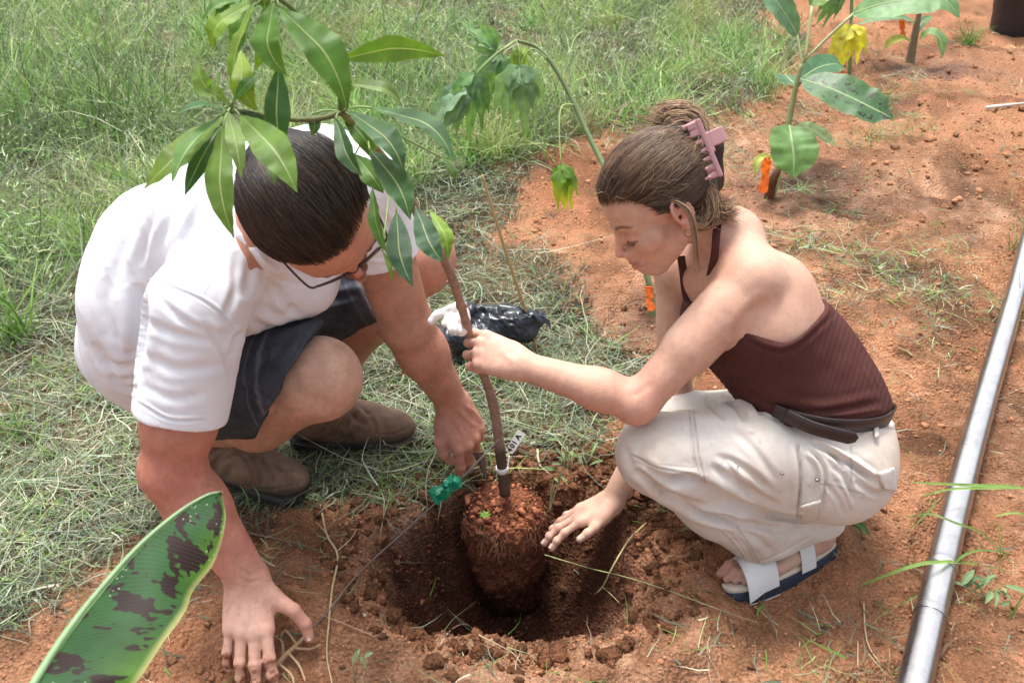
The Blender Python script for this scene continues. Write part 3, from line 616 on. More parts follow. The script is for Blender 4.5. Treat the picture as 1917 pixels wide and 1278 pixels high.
def body_hair(name, V, N, regions, n, parent, seed):
    rg = np.random.default_rng(seed); idx = []
    for a, b_, r_ in regions:
        ba = b_ - a; t = np.clip((V - a) @ ba / (ba @ ba), 0, 1); idx.append(np.where(np.linalg.norm(V - a - t[:, None] * ba, axis=1) < r_)[0])
    idx = np.concatenate(idx); idx = rg.choice(idx, n)
    def pth(k, rg2):
        i = idx[k]; p = V[i] + rg2.normal(0, .001, 3); d = nrm(N[i] * .5 + np.array([.1, -.1, -.9]) + rg2.normal(0, .35, 3)); L = rg2.uniform(.004, .010); return [p, p + nrm(N[i] + d) * L * .5, p + nrm(N[i] + d) * L * .5 + d * L * .5]
    strands(name, n, pth, parent, (.10, .05, .03), (.32, .18, .10), .00016, seed, 4, .3)
body_hair('arm_hair', V, vnormals(V, F), [(lerp(mRe, mRw, -.1), mRw, .075), (lerp(mLe, mLw, -.1), mLw, .07)], 2600, mbody, 61)
body_hair('leg_hair', V, vnormals(V, F), [(mRk, mRa, .11), (mLk, mLa, .1)], 2600, mbody, 62)
# --- hair: cap of slicked strands from the forehead to the crown and nape
M_HAIRCAP = mat('hair_cap', (.010, .008, .008), rough=.5, spec=.3)
H = SDF(.02); rr = lambda *v: np.array(v) * HS_M
H.u(EL(gH(-.014, 0, .038), rr(.100, .081, .086), mHR), .02); H.u(EL(gH(.028, 0, .036), rr(.060, .066, .065), mHR), .02); H.u(EL(gH(-.05, 0, -.02), rr(.057, .070, .066), mHR), .02); H.u(EL(gH(-.04, 0, -.05), rr(.052, .070, .050), mHR), .02)
def hairline(q):    # >0 where hair grows
    x, y, z = q[:, 0], np.abs(q[:, 1]), q[:, 2]
    lim = np.interp(y, [0, .02, .045, .06, .085], [.060, .062, .048, .036, .026]) + np.clip(z - .04, -.02, .05) * .3
    front = lim - x
    low = z - np.interp(x, [-.11, -.03, -.012, .0, .012, .03, .05], [-.12, -.10, -.055, -.020, -.025, .005, .050])
    return np.minimum(front, low)
V, F = polygonize(H, .003); q = (V - mHc) @ mHR / HS_M; hl = hairline(q)
N = vnormals(V, F); V = V - N * (np.clip(.010 - hl * .45, 0, .012))[:, None]; V = V - N * (sstep(.0, -.01, hl) * .012)[:, None]
V = V + N * (.0022 * fbm(np.stack([q[:, 0] * .25, q[:, 1] + .3 * q[:, 0], q[:, 2]], 1), 90, 2, 4))[:, None]
keep = (hl > -.004)[F].all(1); F = F[keep]
mhair = mesh_obj('hair', V, F, M_HAIRCAP, man)
V0 = V[np.unique(F)]; q0 = (V0 - mHc) @ mHR / HS_M
def surf(q, lift):  # push head-local directions on to the cap ellipsoid
    c = np.array([-.014, 0, .038]); r = np.array([.102, .083, .088]); v = q - c; return c + v / np.linalg.norm(v / r, axis=-1, keepdims=True) * (1 + lift)
def mpath(k, rg):
    for _ in range(20):
        th = rg.uniform(-1.35, 1.35); ph = rg.uniform(-.35, 1.5)
        v = np.array([math.cos(ph) * math.cos(th), math.cos(ph) * math.sin(th), math.sin(ph)]); q = surf(np.array([-.014, 0, .038]) + v * .09, 0)
        if hairline(q[None])[0] > -.001: break
    else: return None
    L = rg.uniform(.05, .11); P = [q]; d = nrm(np.array([-1, -.10 - .25 * q[1] / .08, .25])); d = d + rg.normal(0, .07, 3); ph0 = rg.uniform(0, 6); cl = math.sin(q[1] * 170 + q[2] * 60) * .06
    lift = rg.uniform(.0, .045)
    for j in range(6): P.append(surf(P[-1] + (d + np.array([0, cl * math.sin(j + ph0 * .3), -.10 * j])) * L / 6, lift * min(1, (j + 1) / 3)))
    return [mHc + mHR @ (p * HS_M) for p in P]
strands('hair_strand_layer', 7500, mpath, mhair, (.007, .006, .006), (.085, .048, .030), .0005, 5, 8, .10)
# --- eyeglasses
M_METAL = mat('glasses_metal', (.06, .045, .035), rough=.3, metal=.3); M_LENS, nt_, b_ = newmat('glasses_lens'); b_.inputs['Base Color'].default_value = (.03, .022, .018, 1); b_.inputs['Roughness'].default_value = .05; b_.inputs['Alpha'].default_value = .88
gl = MB()
for y in (-1, 1):
    a = np.linspace(0, 2 * np.pi, 25); add_tube(gl, [gH(.096 - .010 * (abs(y * .034 + .024 * math.cos(t)) / .06) ** 2, y * .034 + .025 * math.cos(t), -.012 + .020 * math.sin(t)) for t in a], .0018 * HS_M, 6, c=(1, 1, 1))
    add_tube(gl, [gH(.088, y * .059, -.004), gH(.080, y * .066, -.002), gH(.05, y * .072, .002), gH(.0, y * .078, .006), gH(-.018, y * .079, .002), gH(-.03, y * .076, -.02)], .0016 * HS_M, 6, n=24)
add_tube(gl, [gH(.096, -.010, -.004), gH(.101, 0, .0), gH(.096, .010, -.004)], .0011, 6, n=8); gl_o = gl.build('eyeglasses', M_METAL, man)
for y in (-1, 1):
    V = [gH(.095, y * .034, -.012)] + [gH(.0955 - .010 * (abs(y * .034 + .024 * math.cos(t)) / .06) ** 2, y * .034 + .0245 * math.cos(t), -.012 + .0195 * math.sin(t)) for t in np.linspace(0, 2 * np.pi, 24, endpoint=False)]
    mesh_obj('lens', V, np.array([[0, 1 + i, 1 + (i + 1) % 24] for i in range(24)]), M_LENS, gl_o)
# --- t-shirt
T = SDF(.04)
T.u(EL(mMid + np.array([-.005, .0, -.01]), (.142, .15, .155)), .05)
T.u(EL(at(330, 470, 1.68), (.14, .13, .13)), .05); T.u(EL(at(262, 640, 1.78), (.115, .13, .10)), .04)
T.u(RC(at(420, 430, 1.585), at(600, 350, 1.66), .130, .112), .06)
T.u(RC(at(445, 530, 1.62), at(560, 520, 1.68), .095, .075), .05); T.u(RC(at(380, 640, 1.72), at(300, 690, 1.80), .085, .10), .04)
T.u(RC(mC7 + CF * .02, mRs, .062, .062), .04); T.u(RC(mC7 + CF * .03, mLs, .06, .066), .04)
Tn = nrm(mHc - mC7)
slR = lerp(mRs, mRe, .66); slL = lerp(mLs, mLe, .46)
A = SDF(.03); A.u(RC(mRs, slR + (mRe - mRs) * .1, .080, .068)); A.u(RC(mRs + [-.02, .02, -.05], slR, .075, .066), .03); A.cut(HS(slR, nrm(mRe - mRs)), .003)
A2 = SDF(.03); A2.u(RC(mLs, slL + (mLe - mLs) * .1, .076, .070)); A2.cut(HS(slL, nrm(mLe - mLs)), .003)
T.u(A, .03); T.u(A2, .03)
T.sub(RC(slR + (mRe - mRs) * .25, slR - (mRe - mRs) * .10, .063, .062), .004); T.sub(RC(slL + (mLe - mLs) * .25, slL - (mLe - mLs) * .1, .064, .062), .004)
T.sub(RC(mC7 + Tn * .20, mC7 + Tn * .062, .070, .060), .006)
T.cut(HS(at(300, 760, 1.80), nrm(np.array([.1, -.05, -1.]))), .006)
V, F = polygonize(T, .003); V = smooth_mesh(V, F, 3); N = vnormals(V, F)
S_SH = [
 ([(268, 520), (330, 535), (400, 570), (458, 628)], 3, .0011), ([(268, 526), (330, 541), (400, 576), (455, 634)], 2.5, -.0014),       # sleeve seam
 ([(440, 420), (415, 480), (375, 560)], 2.5, .0012),                                                                           # shoulder seam
 ([(455, 440), (470, 500), (455, 560)], 11, -.005), ([(470, 470), (500, 540), (505, 590)], 10, -.005), ([(490, 495), (530, 560), (560, 590)], 8, -.005), ([(440, 470), (440, 540), (420, 600)], 8, -.003),
 ([(260, 530), (262, 600), (250, 690)], 14, -.011), ([(352, 300), (330, 380), (290, 480)], 10, -.004), ([(400, 330), (370, 400), (345, 480)], 9, -.0035), ([(320, 350), (280, 430), (262, 500)], 9, -.0045), ([(380, 300), (352, 370), (322, 440)], 7, -.003),
 ([(240, 430), (220, 500), (215, 560)], 11, -.003), ([(200, 500), (200, 580), (215, 640)], 11, -.0035), ([(175, 640), (205, 680), (250, 690)], 9, -.006), ([(190, 670), (220, 705), (255, 712)], 7, -.005), ([(205, 700), (230, 722), (258, 728)], 6, -.005), ([(215, 620), (230, 660), (256, 668)], 8, -.004),
 ([(275, 600), (330, 625), (440, 640)], 9, -.003), ([(270, 660), (330, 690), (430, 680)], 10, -.0028), ([(300, 560), (360, 610), (450, 632)], 7, -.003), ([(380, 600), (420, 660), (440, 720)], 7, -.003), ([(265, 720), (320, 745), (390, 735)], 9, -.002),
 ([(460, 615), (440, 640), (432, 668)], 6, -.005), ([(470, 600), (520, 618), (560, 600)], 8, -.005), ([(480, 570), (530, 590), (565, 565)], 8, -.004),
 ([(258, 748), (315, 780), (388, 782)], 3., .0012), ([(258, 752), (316, 785), (388, 786)], 3, -.002),
 ([(440, 425), (470, 468), (520, 506), (574, 520)], 6, .003), ([(434, 430), (465, 478), (518, 520), (572, 536)], 4, -.0025),
 ([(540, 262), (600, 250), (660, 268)], 7, .003), ([(680, 380), (700, 420), (690, 470)], 7, -.004), ([(715, 400), (730, 430), (728, 470)], 6, -.004), ([(672, 480), (700, 488), (735, 490)], 4, .002)]
V, _ = sculpt(V, N, [(a, b * .95, c * 1.15) for a, b, c in S_SH]); wr = (V @ np.array([.9, -.2, .35]))[:, None] * np.array([1., 0, 0]) * 2.6 + (V @ np.array([.1, .9, .4]))[:, None] * np.array([0, 1., 0]) * .8 + V[:, 2:] * np.array([0, 0, .5]); V = V + N * (.0012 * fbm(V, 14, 2, 21) + .0012 * (1 - 2 * np.abs(fbm(wr, 12, 2, 23))) + .0003 * fbm(V, 60, 2, 22))[:, None]
M_SHIRT = mat('white_cotton', (.80, .82, .87), rough=.85, var=.03, vscale=30, bump=.25, bscale=900, spec=.2)
mesh_obj('t_shirt', V, F, M_SHIRT, man)
# --- denim shorts
D = SDF(.03)
D.u(RC(mRh, mLh, .105, .105), .05); kR = lerp(mRh, mRk, .80); kL = lerp(mLh, mLk, .70)
A = SDF(.02); A.u(RC(mRh, kR + (mRk - mRh) * .15, .118, .110)); A.cut(HS(at(550, 690, 1.68), camdir(.85, .50, .12)), .003); D.u(A, .03)
A = SDF(.02); A.u(RC(mLh, kL + (mLk - mLh) * .15, .115, .090)); A.cut(HS(kL, nrm(mLk - mLh)), .003); D.u(A, .03)
pass
V, F = polygonize(D, .003); V = smooth_mesh(V, F, 2); N = vnormals(V, F)
V, _ = sculpt(V, N, [([(590, 622), (560, 680), (520, 735), (505, 762)], 3, .002), ([(572, 622), (540, 680), (505, 735), (490, 757)], 2.6, -.0016), ([(500, 640), (480, 700), (440, 750)], 10, -.004), ([(550, 620), (520, 660), (470, 690)], 9, -.004),
   ([(440, 720), (470, 740), (510, 742)], 6, -.003), ([(600, 520), (650, 530), (690, 520)], 10, -.004), ([(570, 560), (620, 560), (680, 545)], 8, -.004), ([(585, 590), (610, 595), (650, 575)], 8, -.003), ([(660, 500), (700, 520), (705, 560)], 3, -.0016)])
V = V + N * (.0025 * fbm(V, 30, 3, 31))[:, None]
C = np.tile([.062, .071, .088], (len(V), 1)) * (1 + .3 * fbm(V, 26, 3, 32))[:, None]
for P0, dr in ((kR, mRk - mRh), (kL, mLk - mLh)):
    a = (V - P0) @ nrm(dr); near = np.linalg.norm(V - P0, axis=1) < .14; C = lerp(C, np.array([.19, .20, .23]), (near * np.exp(-((a + .002) / .004) ** 2) * .7 + near * np.exp(-((a + .026) / .0022) ** 2) * .45)[:, None])
M_DENIM = mat('denim', vcol=True, rough=.9, var=.22, vscale=160, bump=.5, bscale=600, spec=.15)
mesh_obj('shorts', V, F, M_DENIM, man, C)
# --- boots
M_LEATHER = mat('brown_leather', vcol=True, rough=.62, var=.18, vscale=60, bump=.4, bscale=240, spec=.35); M_RUB = mat('boot_rubber', vcol=True, rough=.7, var=.3, vscale=40, bump=.3, bscale=150)
M_ELAS = mat('elastic', vcol=True, rough=.85, var=.2, vscale=300)
boot(man, mRheel, mRtoe, mRheel + nrm(mRtoe - mRheel) * .05 + [-.01, 0, .185], .064, None, 1, (M_LEATHER, M_RUB, M_ELAS))
boot(man, mLheel, mLtoe, mLheel + nrm(mLtoe - mLheel) * .06 + [0, 0, .165], .062, None, 1, (M_LEATHER, M_RUB, M_ELAS))
# ================================================================ the woman
wom = empty('person', atz(1500, 1040, 0), 'squatting person in brown halter top and cream cargo trousers, hair in pink claw clip', 'person')
wLs = at(1412, 520, 1.565); wLe = at(1196, 752, 1.60); wLw = at(972, 682, 1.625)
wRs = at(1268, 505, 1.80); wRe = at(1262, 740, 1.87); wRw = at(1146, 938, 1.955)
wC7 = at(1362, 425, 1.63); wHc = at(1231, 378, 1.585)
wLh = at(1556, 864, 1.70); wRh = at(1560, 800, 1.88); wLk = at(1222, 846, 1.66); wRk = at(1275, 800, 1.86)
wLtoe = atz(1366, 1096, .03); wLheel = atz(1552, 1012, .03)
wLa = wLheel + nrm(wLtoe - wLheel) * .045 + np.array([0, 0, .075])
wRtoe = wLtoe + np.array([-.02, .26, 0]); wRheel = wRtoe + np.array([.22, .04, 0]); wRa = wRheel + np.array([-.04, -.005, .08])
f = np.linalg.norm
print('WOM upperarm', f(wLs - wLe), f(wRs - wRe), 'fore', f(wLe - wLw), f(wRe - wRw), 'sh', f(wLs - wRs), 'thigh', f(wLh - wLk), f(wRh - wRk), 'shin', f(wLk - wLa), 'foot', f(wLtoe - wLheel), 'neck', f(wC7 - wHc), 'torso', f(wC7 - (wLh + wRh) / 2), wC7, wHc, wLw)
HS_W = .96
wHf = camdir(-.80, .60, .04); wHu = nrm(np.array([-.62, -.03, .78])); wHR = basis(wHf, wHu)
B = SDF(.03)
wPel = (wLh + wRh) / 2 + np.array([-.012, 0, .05]); wMid = at(1492, 688, 1.70)
B.u(RC(wLh, wRh, .085, .085), .04); B.u(RC(wPel, wMid, .10, .095), .05); B.u(RC(lerp(wPel, wMid, .5) + [-.0, -.045, 0], lerp(wPel, wMid, .5) + [0, .045, 0], .10), .05)
wCh = at(1420, 590, 1.66)
B.u(RC(wMid + [0, -.03, 0], wCh + [0.01, -.03, 0], .092, .098), .05); B.u(RC(wMid + [0, .04, 0], wCh + [0, .05, -.01], .092, .092), .05)
B.u(RC(wCh + [-.01, 0, 0], lerp(wLs, wRs, .5) + [.03, 0, .0], .09, .072), .05)
B.u(RC(lerp(wLs, wRs, .12), lerp(wLs, wRs, .88), .052, .048), .035)
B.u(EL(at(1455, 540, 1.60), (.055, .05, .06)), .04)           # shoulder blade
B.u(RC(wC7 + [.015, .0, -.02], wHc - wHR[:, 0] * .028 - wHR[:, 2] * .03, .048, .045), .03)
B.u(RC(wC7 + [.01, 0, -.02], wLs, .040, .040), .03); B.u(RC(wC7 + [.01, 0, -.02], wRs, .040, .040), .03)
arm(B, wLs, wLe, wLw, (.047, .034, .0355, .0245)); arm(B, wRs, wRe, wRw, (.043, .034, .036, .025))
B.u(RC(lerp(wLs, wLe, .25), lerp(wLs, wLe, .55), .045), .02); B.u(RC(wLe + (wLe - wLs) * .02, wLe + (wLe - wLs) * .04, .032), .012)
B.u(RC(wLh, wLk, .080, .058), .03); B.u(RC(wRh, wRk, .080, .058), .03); B.u(RC(wLk, lerp(wLk, wLa, .4), .052, .050), .02); B.u(RC(lerp(wLk, wLa, .4), wLa, .050, .034), .02)
B.u(RC(wRk, lerp(wRk, wRa, .4), .052, .050), .02); B.u(RC(lerp(wRk, wRa, .4), wRa, .050, .034), .02)
def foot(S, heel, toe, ank, side):
    fd = nrm(toe - heel); up = nrm(np.array([0, .30, 1.])); up = nrm(up - fd * (up @ fd)); l = np.cross(up, fd); L = np.linalg.norm(toe - heel); g = lambda x, y, z: heel + fd * x * L + l * y * side + up * z
    S.u(RC(ank, g(.14, 0, .035), .034, .030), .02); S.u(RC(g(.08, 0, .028), g(.14, 0, .035), .028, .028), .02); S.u(RC(g(.2, -.004, .045), g(.62, -.012, .028), .030, .024), .03); S.u(RC(g(.14, .012, .022), g(.62, .022, .014), .022, .018), .02)
    S.u(RC(g(.62, -.02, .016), g(.70, -.014, .016), .02), .02); tips = []
    for i, (x, y, r) in enumerate(((.99, -.030, .0115), (1.0, -.010, .0085), (.96, .004, .0080), (.91, .018, .0076), (.85, .031, .0072))):
        F = SDF(.004); b0 = g(.68 - .02 * i, y * .85, .018); k1 = g(x - .09, y, .019); F.u(RC(b0, k1, r * 1.1, r)); F.u(RC(k1, g(x, y, .009), r, r * .85), .003); S.u(F, .006)
        tips.append((g(x, y, .009) + up * r * .35 , nrm(fd - up * .5), nrm(up + fd * .4), r))
    return tips
tF = foot(B, wLheel, wLtoe, wLa, 1); foot(B, wRheel, wRtoe, wRa, -1)
# left hand grips the stem, right hand presses on the soil
STEM = [at(946, 925, 1.985), at(926, 770, 1.86), at(905, 700, 1.785), at(882, 640, 1.70), at(864, 575, 1.62), at(838, 500, 1.52), at(788, 410, 1.42), at(735, 320, 1.30), at(688, 262, 1.22), at(640, 210, 1.16)]
gp = at(886, 652, 1.668)                                             # where the stem is held
hf = nrm(at(900, 652, 1.648) - wLw)
tG = hand_sdf(B, wLw + hf * .002, hf, camdir(.12, -.22, -.97), +1, .90,
    [(.10, .75, 1.30, .75), (-.02, .80, 1.35, .8), (-.14, .85, 1.35, .8), (-.26, .9, 1.35, .8)],
    thumb=[(.026, .026, -.018), (.052, .034, -.036), (.074, .030, -.048), (.092, .022, -.050)], kf=.004)
hf2 = nrm(at(1052, 978, 1.955) - wRw)
tS = hand_sdf(B, wRw, hf2, camdir(-.25, -.90, -.36), -1, .92,
    [(.12, .16, .25, .2), (.02, .12, .3, .2), (-.08, .14, .35, .25), (-.2, .18, .4, .25)],
    thumb=[(.032, .032, -.008), (.060, .052, -.012), (.082, .060, -.014), (.104, .064, -.018)], kf=.005)
gW = head_sdf(B, wHc, wHR, HS_W)
V, F = polygonize(B, .0022); V = smooth_mesh(V, F, 1, .35); N = vnormals(V, F)
V, _ = sculpt(V, N, [([(1440, 560), (1400, 590), (1372, 640)], 10, -.0035), ([(1342, 470), (1330, 500), (1326, 520)], 8, -.002), ([(1180, 744), (1204, 730), (1222, 716)], 6, -.001), ([(935, 655), (950, 668), (965, 680)], 6, .0008), ([(898, 640), (900, 662), (898, 690)], 4, .0012)])
SKW = (.62, .375, .275)
q = (V - wHc) @ wHR / HS_W
C = paint(V, SKW, [(wLe, .09, (.64, .33, .24), .8), (wLs, .10, (.64, .345, .25), .7), (wLw + hf * .06, .07, (.66, .37, .29), .8), (at(1440, 580, 1.6), .09, (.68, .46, .34), .7), (wRw + hf2 * .08, .05, (.66, .38, .29), .7),
    (gW(.085, 0, -.03), .03, (.66, .36, .27), .4), (gW(.06, .05, -.035), .025, (.68, .37, .28), .4), (gW(-.01, .08, -.01), .025, (.62, .25, .19), .8), (gW(.11, 0, -.04), .014, (.66, .31, .24), .6), (wLtoe, .07, (.50, .24, .18), .8)], .035, 45, 3)
def blob(c, r, col, w=1.):
    global C
    c = np.array(c); rr_ = np.array(r); g_ = np.exp(-(((q - c) / rr_) ** 2).sum(1) ** 1.5) * w; C = C + (np.array(col) - C) * g_[:, None]
for y in (-1, 1):
    blob((.094, y * .008, -.0665), (.012, .013, .0038), (.50, .17, .15), .9); blob((.092, y * .008, -.0775), (.012, .013, .0045), (.52, .19, .17), .9)
    for t in np.linspace(0, 1, 7): blob((.085 - .016 * t * t, y * (.014 + .034 * t), .013 + .006 * math.sin(t * 2.6)), (.014, .0060, .0036 - .001 * t), (.12, .065, .04), .85)
    for t in np.linspace(0, 1, 8): blob((.086 - .006 * t * t, y * (.021 + .024 * t), -.0160 - .002 * math.sin(t * 3.1)), (.010, .004, .0014), (.07, .04, .03), .9)
    blob((.082, y * .033, -.004), (.012, .012, .005), (.50, .27, .20), .5)
blob((.09, 0, -.0715), (.02, .022, .0012), (.20, .06, .05), .8)
for k in range(90):    # freckles and moles
    p_ = lerp(wLs, wLe, RNG.random()) if k % 2 else lerp(wLe, wLw, RNG.random()); p_ = p_ + RNG.normal(0, .035, 3); g_ = np.exp(-(np.linalg.norm(V - p_, axis=1) / .0018) ** 2) * .38; C = C + (np.array([.3, .14, .09]) - C) * g_[:, None]
wbody = mesh_obj('body', V, F, M_SKIN, wom, C); nails(tS + tG[4:], M_NAIL, wbody); nails(tF, M_NAIL, wbody)
# eyelashes
el = MB()
for t in np.linspace(0, 1, 16):
    a_ = gW(.0865 - .005 * t * t, .020 + .026 * t, -.0165 - .0015 * math.sin(3 * t)); add_tube(el, [a_, a_ + wHR @ np.array([.004, .001 * (t - .3), -.0035]), a_ + wHR @ np.array([.0075, .003 * (t - .3), -.0035])], [.0005, .0003, .0001], 3, c=(.03, .02, .015))
el.build('eyelashes', M_HAIR, wom)
# --- hair: swept back from the forehead to the clip
H = SDF(.02); rr = lambda *v: np.array(v) * HS_W
H.u(EL(gW(-.014, 0, .037), rr(.104, .083, .088), wHR), .02); H.u(EL(gW(.026, 0, .034), rr(.066, .070, .070), wHR), .02); H.u(EL(gW(-.055, 0, -.005), rr(.056, .066, .062), wHR), .02); H.u(EL(gW(-.085, 0, -.012), rr(.034, .038, .046), wHR), .02)
wBun = at(1283, 262, 1.59); wTail = at(1335, 392, 1.585)
H.u(RC(gW(-.085, .0, .065), wBun, .034, .026), .02); H.u(RC(wBun, gW(-.128, .004, .03), .024, .022), .015); H.u(RC(gW(-.128, .004, .03), gW(-.105, 0, -.03), .022, .02), .015)
def whl(q):
    x, y, z = q[:, 0], np.abs(q[:, 1]), q[:, 2]
    front = np.interp(y, [0, .02, .045, .06, .085], [.083, .080, .064, .050, .034]) + np.clip(z - .045, -.02, .05) * .45 - x
    low = z - np.interp(x, [-.13, -.09, -.03, -.012, .006, .02, .05, .07], [-.062, -.062, -.040, .014, .022, .012, .022, .050])
    return np.minimum(front, low)
V, F = polygonize(H, .0025); q = (V - wHc) @ wHR / HS_W; hl = whl(q); N = vnormals(V, F)
V = V - N * (np.clip(.009 - hl * .5, 0, .010))[:, None] - N * (sstep(.0, -.008, hl) * .012)[:, None]
ang = np.arctan2(q[:, 2] - .03 + .2 * (q[:, 0] + .08), np.abs(q[:, 1]) + .02); V = V + N * (.0018 * np.sin(ang * 34 + 3 * fbm(q, 14, 2, 6)) * sstep(0, .02, hl))[:, None]
keep = (hl > -.004)[F].all(1); F = F[keep]
C = np.tile([.050, .032, .023], (len(V), 1)) * (1 + .3 * fbm(q, 30, 2, 7))[:, None]
whair = mesh_obj('hair', V, F, mat('hair_base', vcol=True, rough=.5, spec=.3), wom, C)
def wsurf(q, lift):
    c = np.array([-.014, 0, .037]); r = np.array([.106, .085, .090]); v = q - c; return c + v / np.linalg.norm(v / r, axis=-1, keepdims=True) * (1 + lift)
wb = (np.linalg.inv(wHR) @ (wBun - wHc)) / HS_W
def wpath(k, rg):
    for _ in range(30):
        th = rg.uniform(-2.9, 2.9); ph = rg.uniform(-.75, 1.5); v = np.array([math.cos(ph) * math.cos(th), math.cos(ph) * math.sin(th), math.sin(ph)]); q = wsurf(np.array([-.014, 0, .037]) + v * .09, 0)
        if whl(q[None])[0] > 0: break
    else: return None
    tgt = np.array([-.105, q[1] * .12, .052 + .25 * (q[2] - .05)]); P = [q]; n = 6; st = rg.uniform(.35, 1.); lift = rg.uniform(0, .03); w0 = rg.normal(0, .0005, 3)
    for j in range(n):
        p = P[-1]; d = (tgt - p) * st / (n - j * .6) + w0; d[2] -= (.012 if q[2] < .05 else .004) * math.sin((j + 1) / n * 3.1) * .5; P.append(wsurf(p + d, lift * min(1, (j + 1) / 3)))
    return [wHc + wHR @ (p * HS_W) for p in P]
strands('hair_strand_layer', 9500, wpath, whair, (.045, .027, .019), (.27, .165, .095), .00045, 9, 9, .2)
def bpath(k, rg):   # the twisted loop held by the clip, its loose ends and flyaways
    t = rg.random(); o = rg.normal(0, 1, 3); tw = rg.uniform(0, 6.28); j = lambda s=.0: o * s + rg.normal(0, .0012, 3)
    if t < .42:   # loop of hair rolled up and over the top of the clip
        R_ = .020 + .018 * rg.random(); c = at(1272, 248, 1.572) + o * np.array([.005, .014, .006]); e = [gW(-.085, .02 * o[1], .045)]
        for a_ in np.linspace(2.6, -2.2, 7): e.append(c + R_ * (CR * math.cos(a_) * 1.15 + CU * math.sin(a_)) - CF * .004 * math.cos(a_ + tw) + j(.0012))
        return e[:int(rg.integers(6, 9))]
    if t < .80:   # hanging down behind the clip to loose tips
        n_ = int(rg.integers(4, 7)); return [at(1268, 262, 1.57) + j(.008), at(1288, 300, 1.555) + j(.0075), at(1306, 340, 1.555) + j(.007), at(1326, 374, 1.56) + j(.007), at(1347, 392, 1.565) + j(.008), at(1370, 408 - 30 * rg.random(), 1.57) + j(.010)][:n_]
    if t < .94: return [at(1296, 322, 1.55) + j(.005), at(1322, 352, 1.545) + j(.006), at(1332, 392, 1.545) + j(.006), at(1318, 418, 1.55) + j(.005), at(1290, 412, 1.555) + j(.005), at(1262, 398, 1.55) + j(.004)]
    return [at(1275, 268, 1.57) + j(.010), at(1262, 240, 1.57) + j(.012), at(1244 + 20 * o[0], 226, 1.57) + j(.013)]
strands('hair_twist', 3600, bpath, whair, (.10, .055, .032), (.50, .32, .18), .0006, 10, 12, .45)
def lpath(k, rg):   # loose lock in front of the ear down to the neck
    j = rg.normal(0, .0014, 3); return [at(1222, 372, 1.505) + j, at(1262, 376, 1.50) + j, at(1290, 398, 1.50) + j * 2, at(1301, 440, 1.51) + j * 2, at(1304, 480, 1.53) + j * 2, at(1308, 515 + rg.uniform(-25, 5), 1.545) + j * 3]
def fpath(k, rg):   # flyaways standing off the crown, temples and nape
    v = rg.normal(0, 1, 3); v[2] = abs(v[2]) * .8 + .1; q = wsurf(np.array([-.014, 0, .037]) + nrm(v) * .09, 0)
    if whl(q[None])[0] < -.004: return None
    d = np.array([-1, 0, .1]) + rg.normal(0, .5, 3); P = [q]; L = rg.uniform(.02, .05)
    for j in range(4): P.append(wsurf(P[-1] + nrm(d) * L / 4, rg.uniform(.02, .05) * (j + 1))); d = d + rg.normal(0, .35, 3)
    return [wHc + wHR @ (p * HS_W) for p in P]
strands('flyaways', 260, fpath, whair, (.16, .09, .05), (.5, .33, .2), .00028, 21, 10, .4)
strands('loose_lock', 34, lpath, whair, (.20, .12, .07), (.48, .33, .2), .00045, 11, 14, .5)
# --- claw clip
M_CLIP = mat('pink_plastic', (.46, .25, .26), rough=.3, spec=.5, var=.04)
cm = MB(); c0 = at(1306, 224, 1.512); c1 = at(1350, 330, 1.512); ax = nrm(c1 - c0); vw = nrm(CP - (c0 + c1) / 2); sd_ = nrm(np.cross(ax, vw)); 
if sd_ @ CR < 0: sd_ = -sd_
for s_, off in ((1, 0), (-1, .040)):
    S = SDF(.002); o_ = -vw * off
    S.u(BX((c0 + c1) / 2 + o_, (np.linalg.norm(c1 - c0) / 2, .0042, .0028), np.stack([ax, sd_, vw], 1), .0018))
    S.u(BX((c0 + c1) / 2 + o_ - sd_ * .0105, (np.linalg.norm(c1 - c0) / 2 - .002, .0105, .0014), np.stack([ax, sd_, vw], 1), .0012), .001)
    for t in np.linspace(.06, .94, 7):
        b0 = lerp(c0, c1, t) + o_ - sd_ * .018; L = .018 - .006 * t
        S.u(RC(b0, b0 - sd_ * L * .5 - vw * s_ * .001, .0034, .0028), .001); S.u(RC(b0 - sd_ * L * .5 - vw * s_ * .001, b0 - sd_ * L - vw * s_ * .008, .0028, .0016), .001)
    for t in np.linspace(.13, .87, 6): b0 = lerp(c0, c1, t) + o_ - sd_ * .0105; S.sub(RC(b0 - sd_ * .016, b0 + sd_ * .002, .0052, .0046), .0008)
    if s_ == 1: S.u(RC(lerp(c0, c1, .02) - sd_ * .004, lerp(c0, c1, .02) - sd_ * .026, .0036, .0026), .004)
    V, F = polygonize(S, .0011); mesh_obj('clip_comb', V, F, M_CLIP, whair)
S = SDF(.002); hb = lerp(c0, c1, .42) + sd_ * .005 - vw * .012
S.u(BX(hb + sd_ * .015 - ax * .004, (.0135, .0125, .0016), np.stack([ax, nrm(sd_ * .95 - vw * .1), nrm(np.cross(ax, nrm(sd_ * .95 - vw * .1)))], 1), .0015)); S.u(RC(hb - ax * .015, hb + ax * .015, .0032), .002)
V, F = polygonize(S, .0011); mesh_obj('clip_handle', V, F, M_CLIP, whair)
# --- earring
tube_obj('earring', [gW(-.006, .080, -.040) + np.array([.006 * math.sin(t), -.002 * math.sin(t), .008 * (math.cos(t) - 1)]) for t in np.linspace(0, 6.28, 16)], .0006, M_METAL, wom, 6)
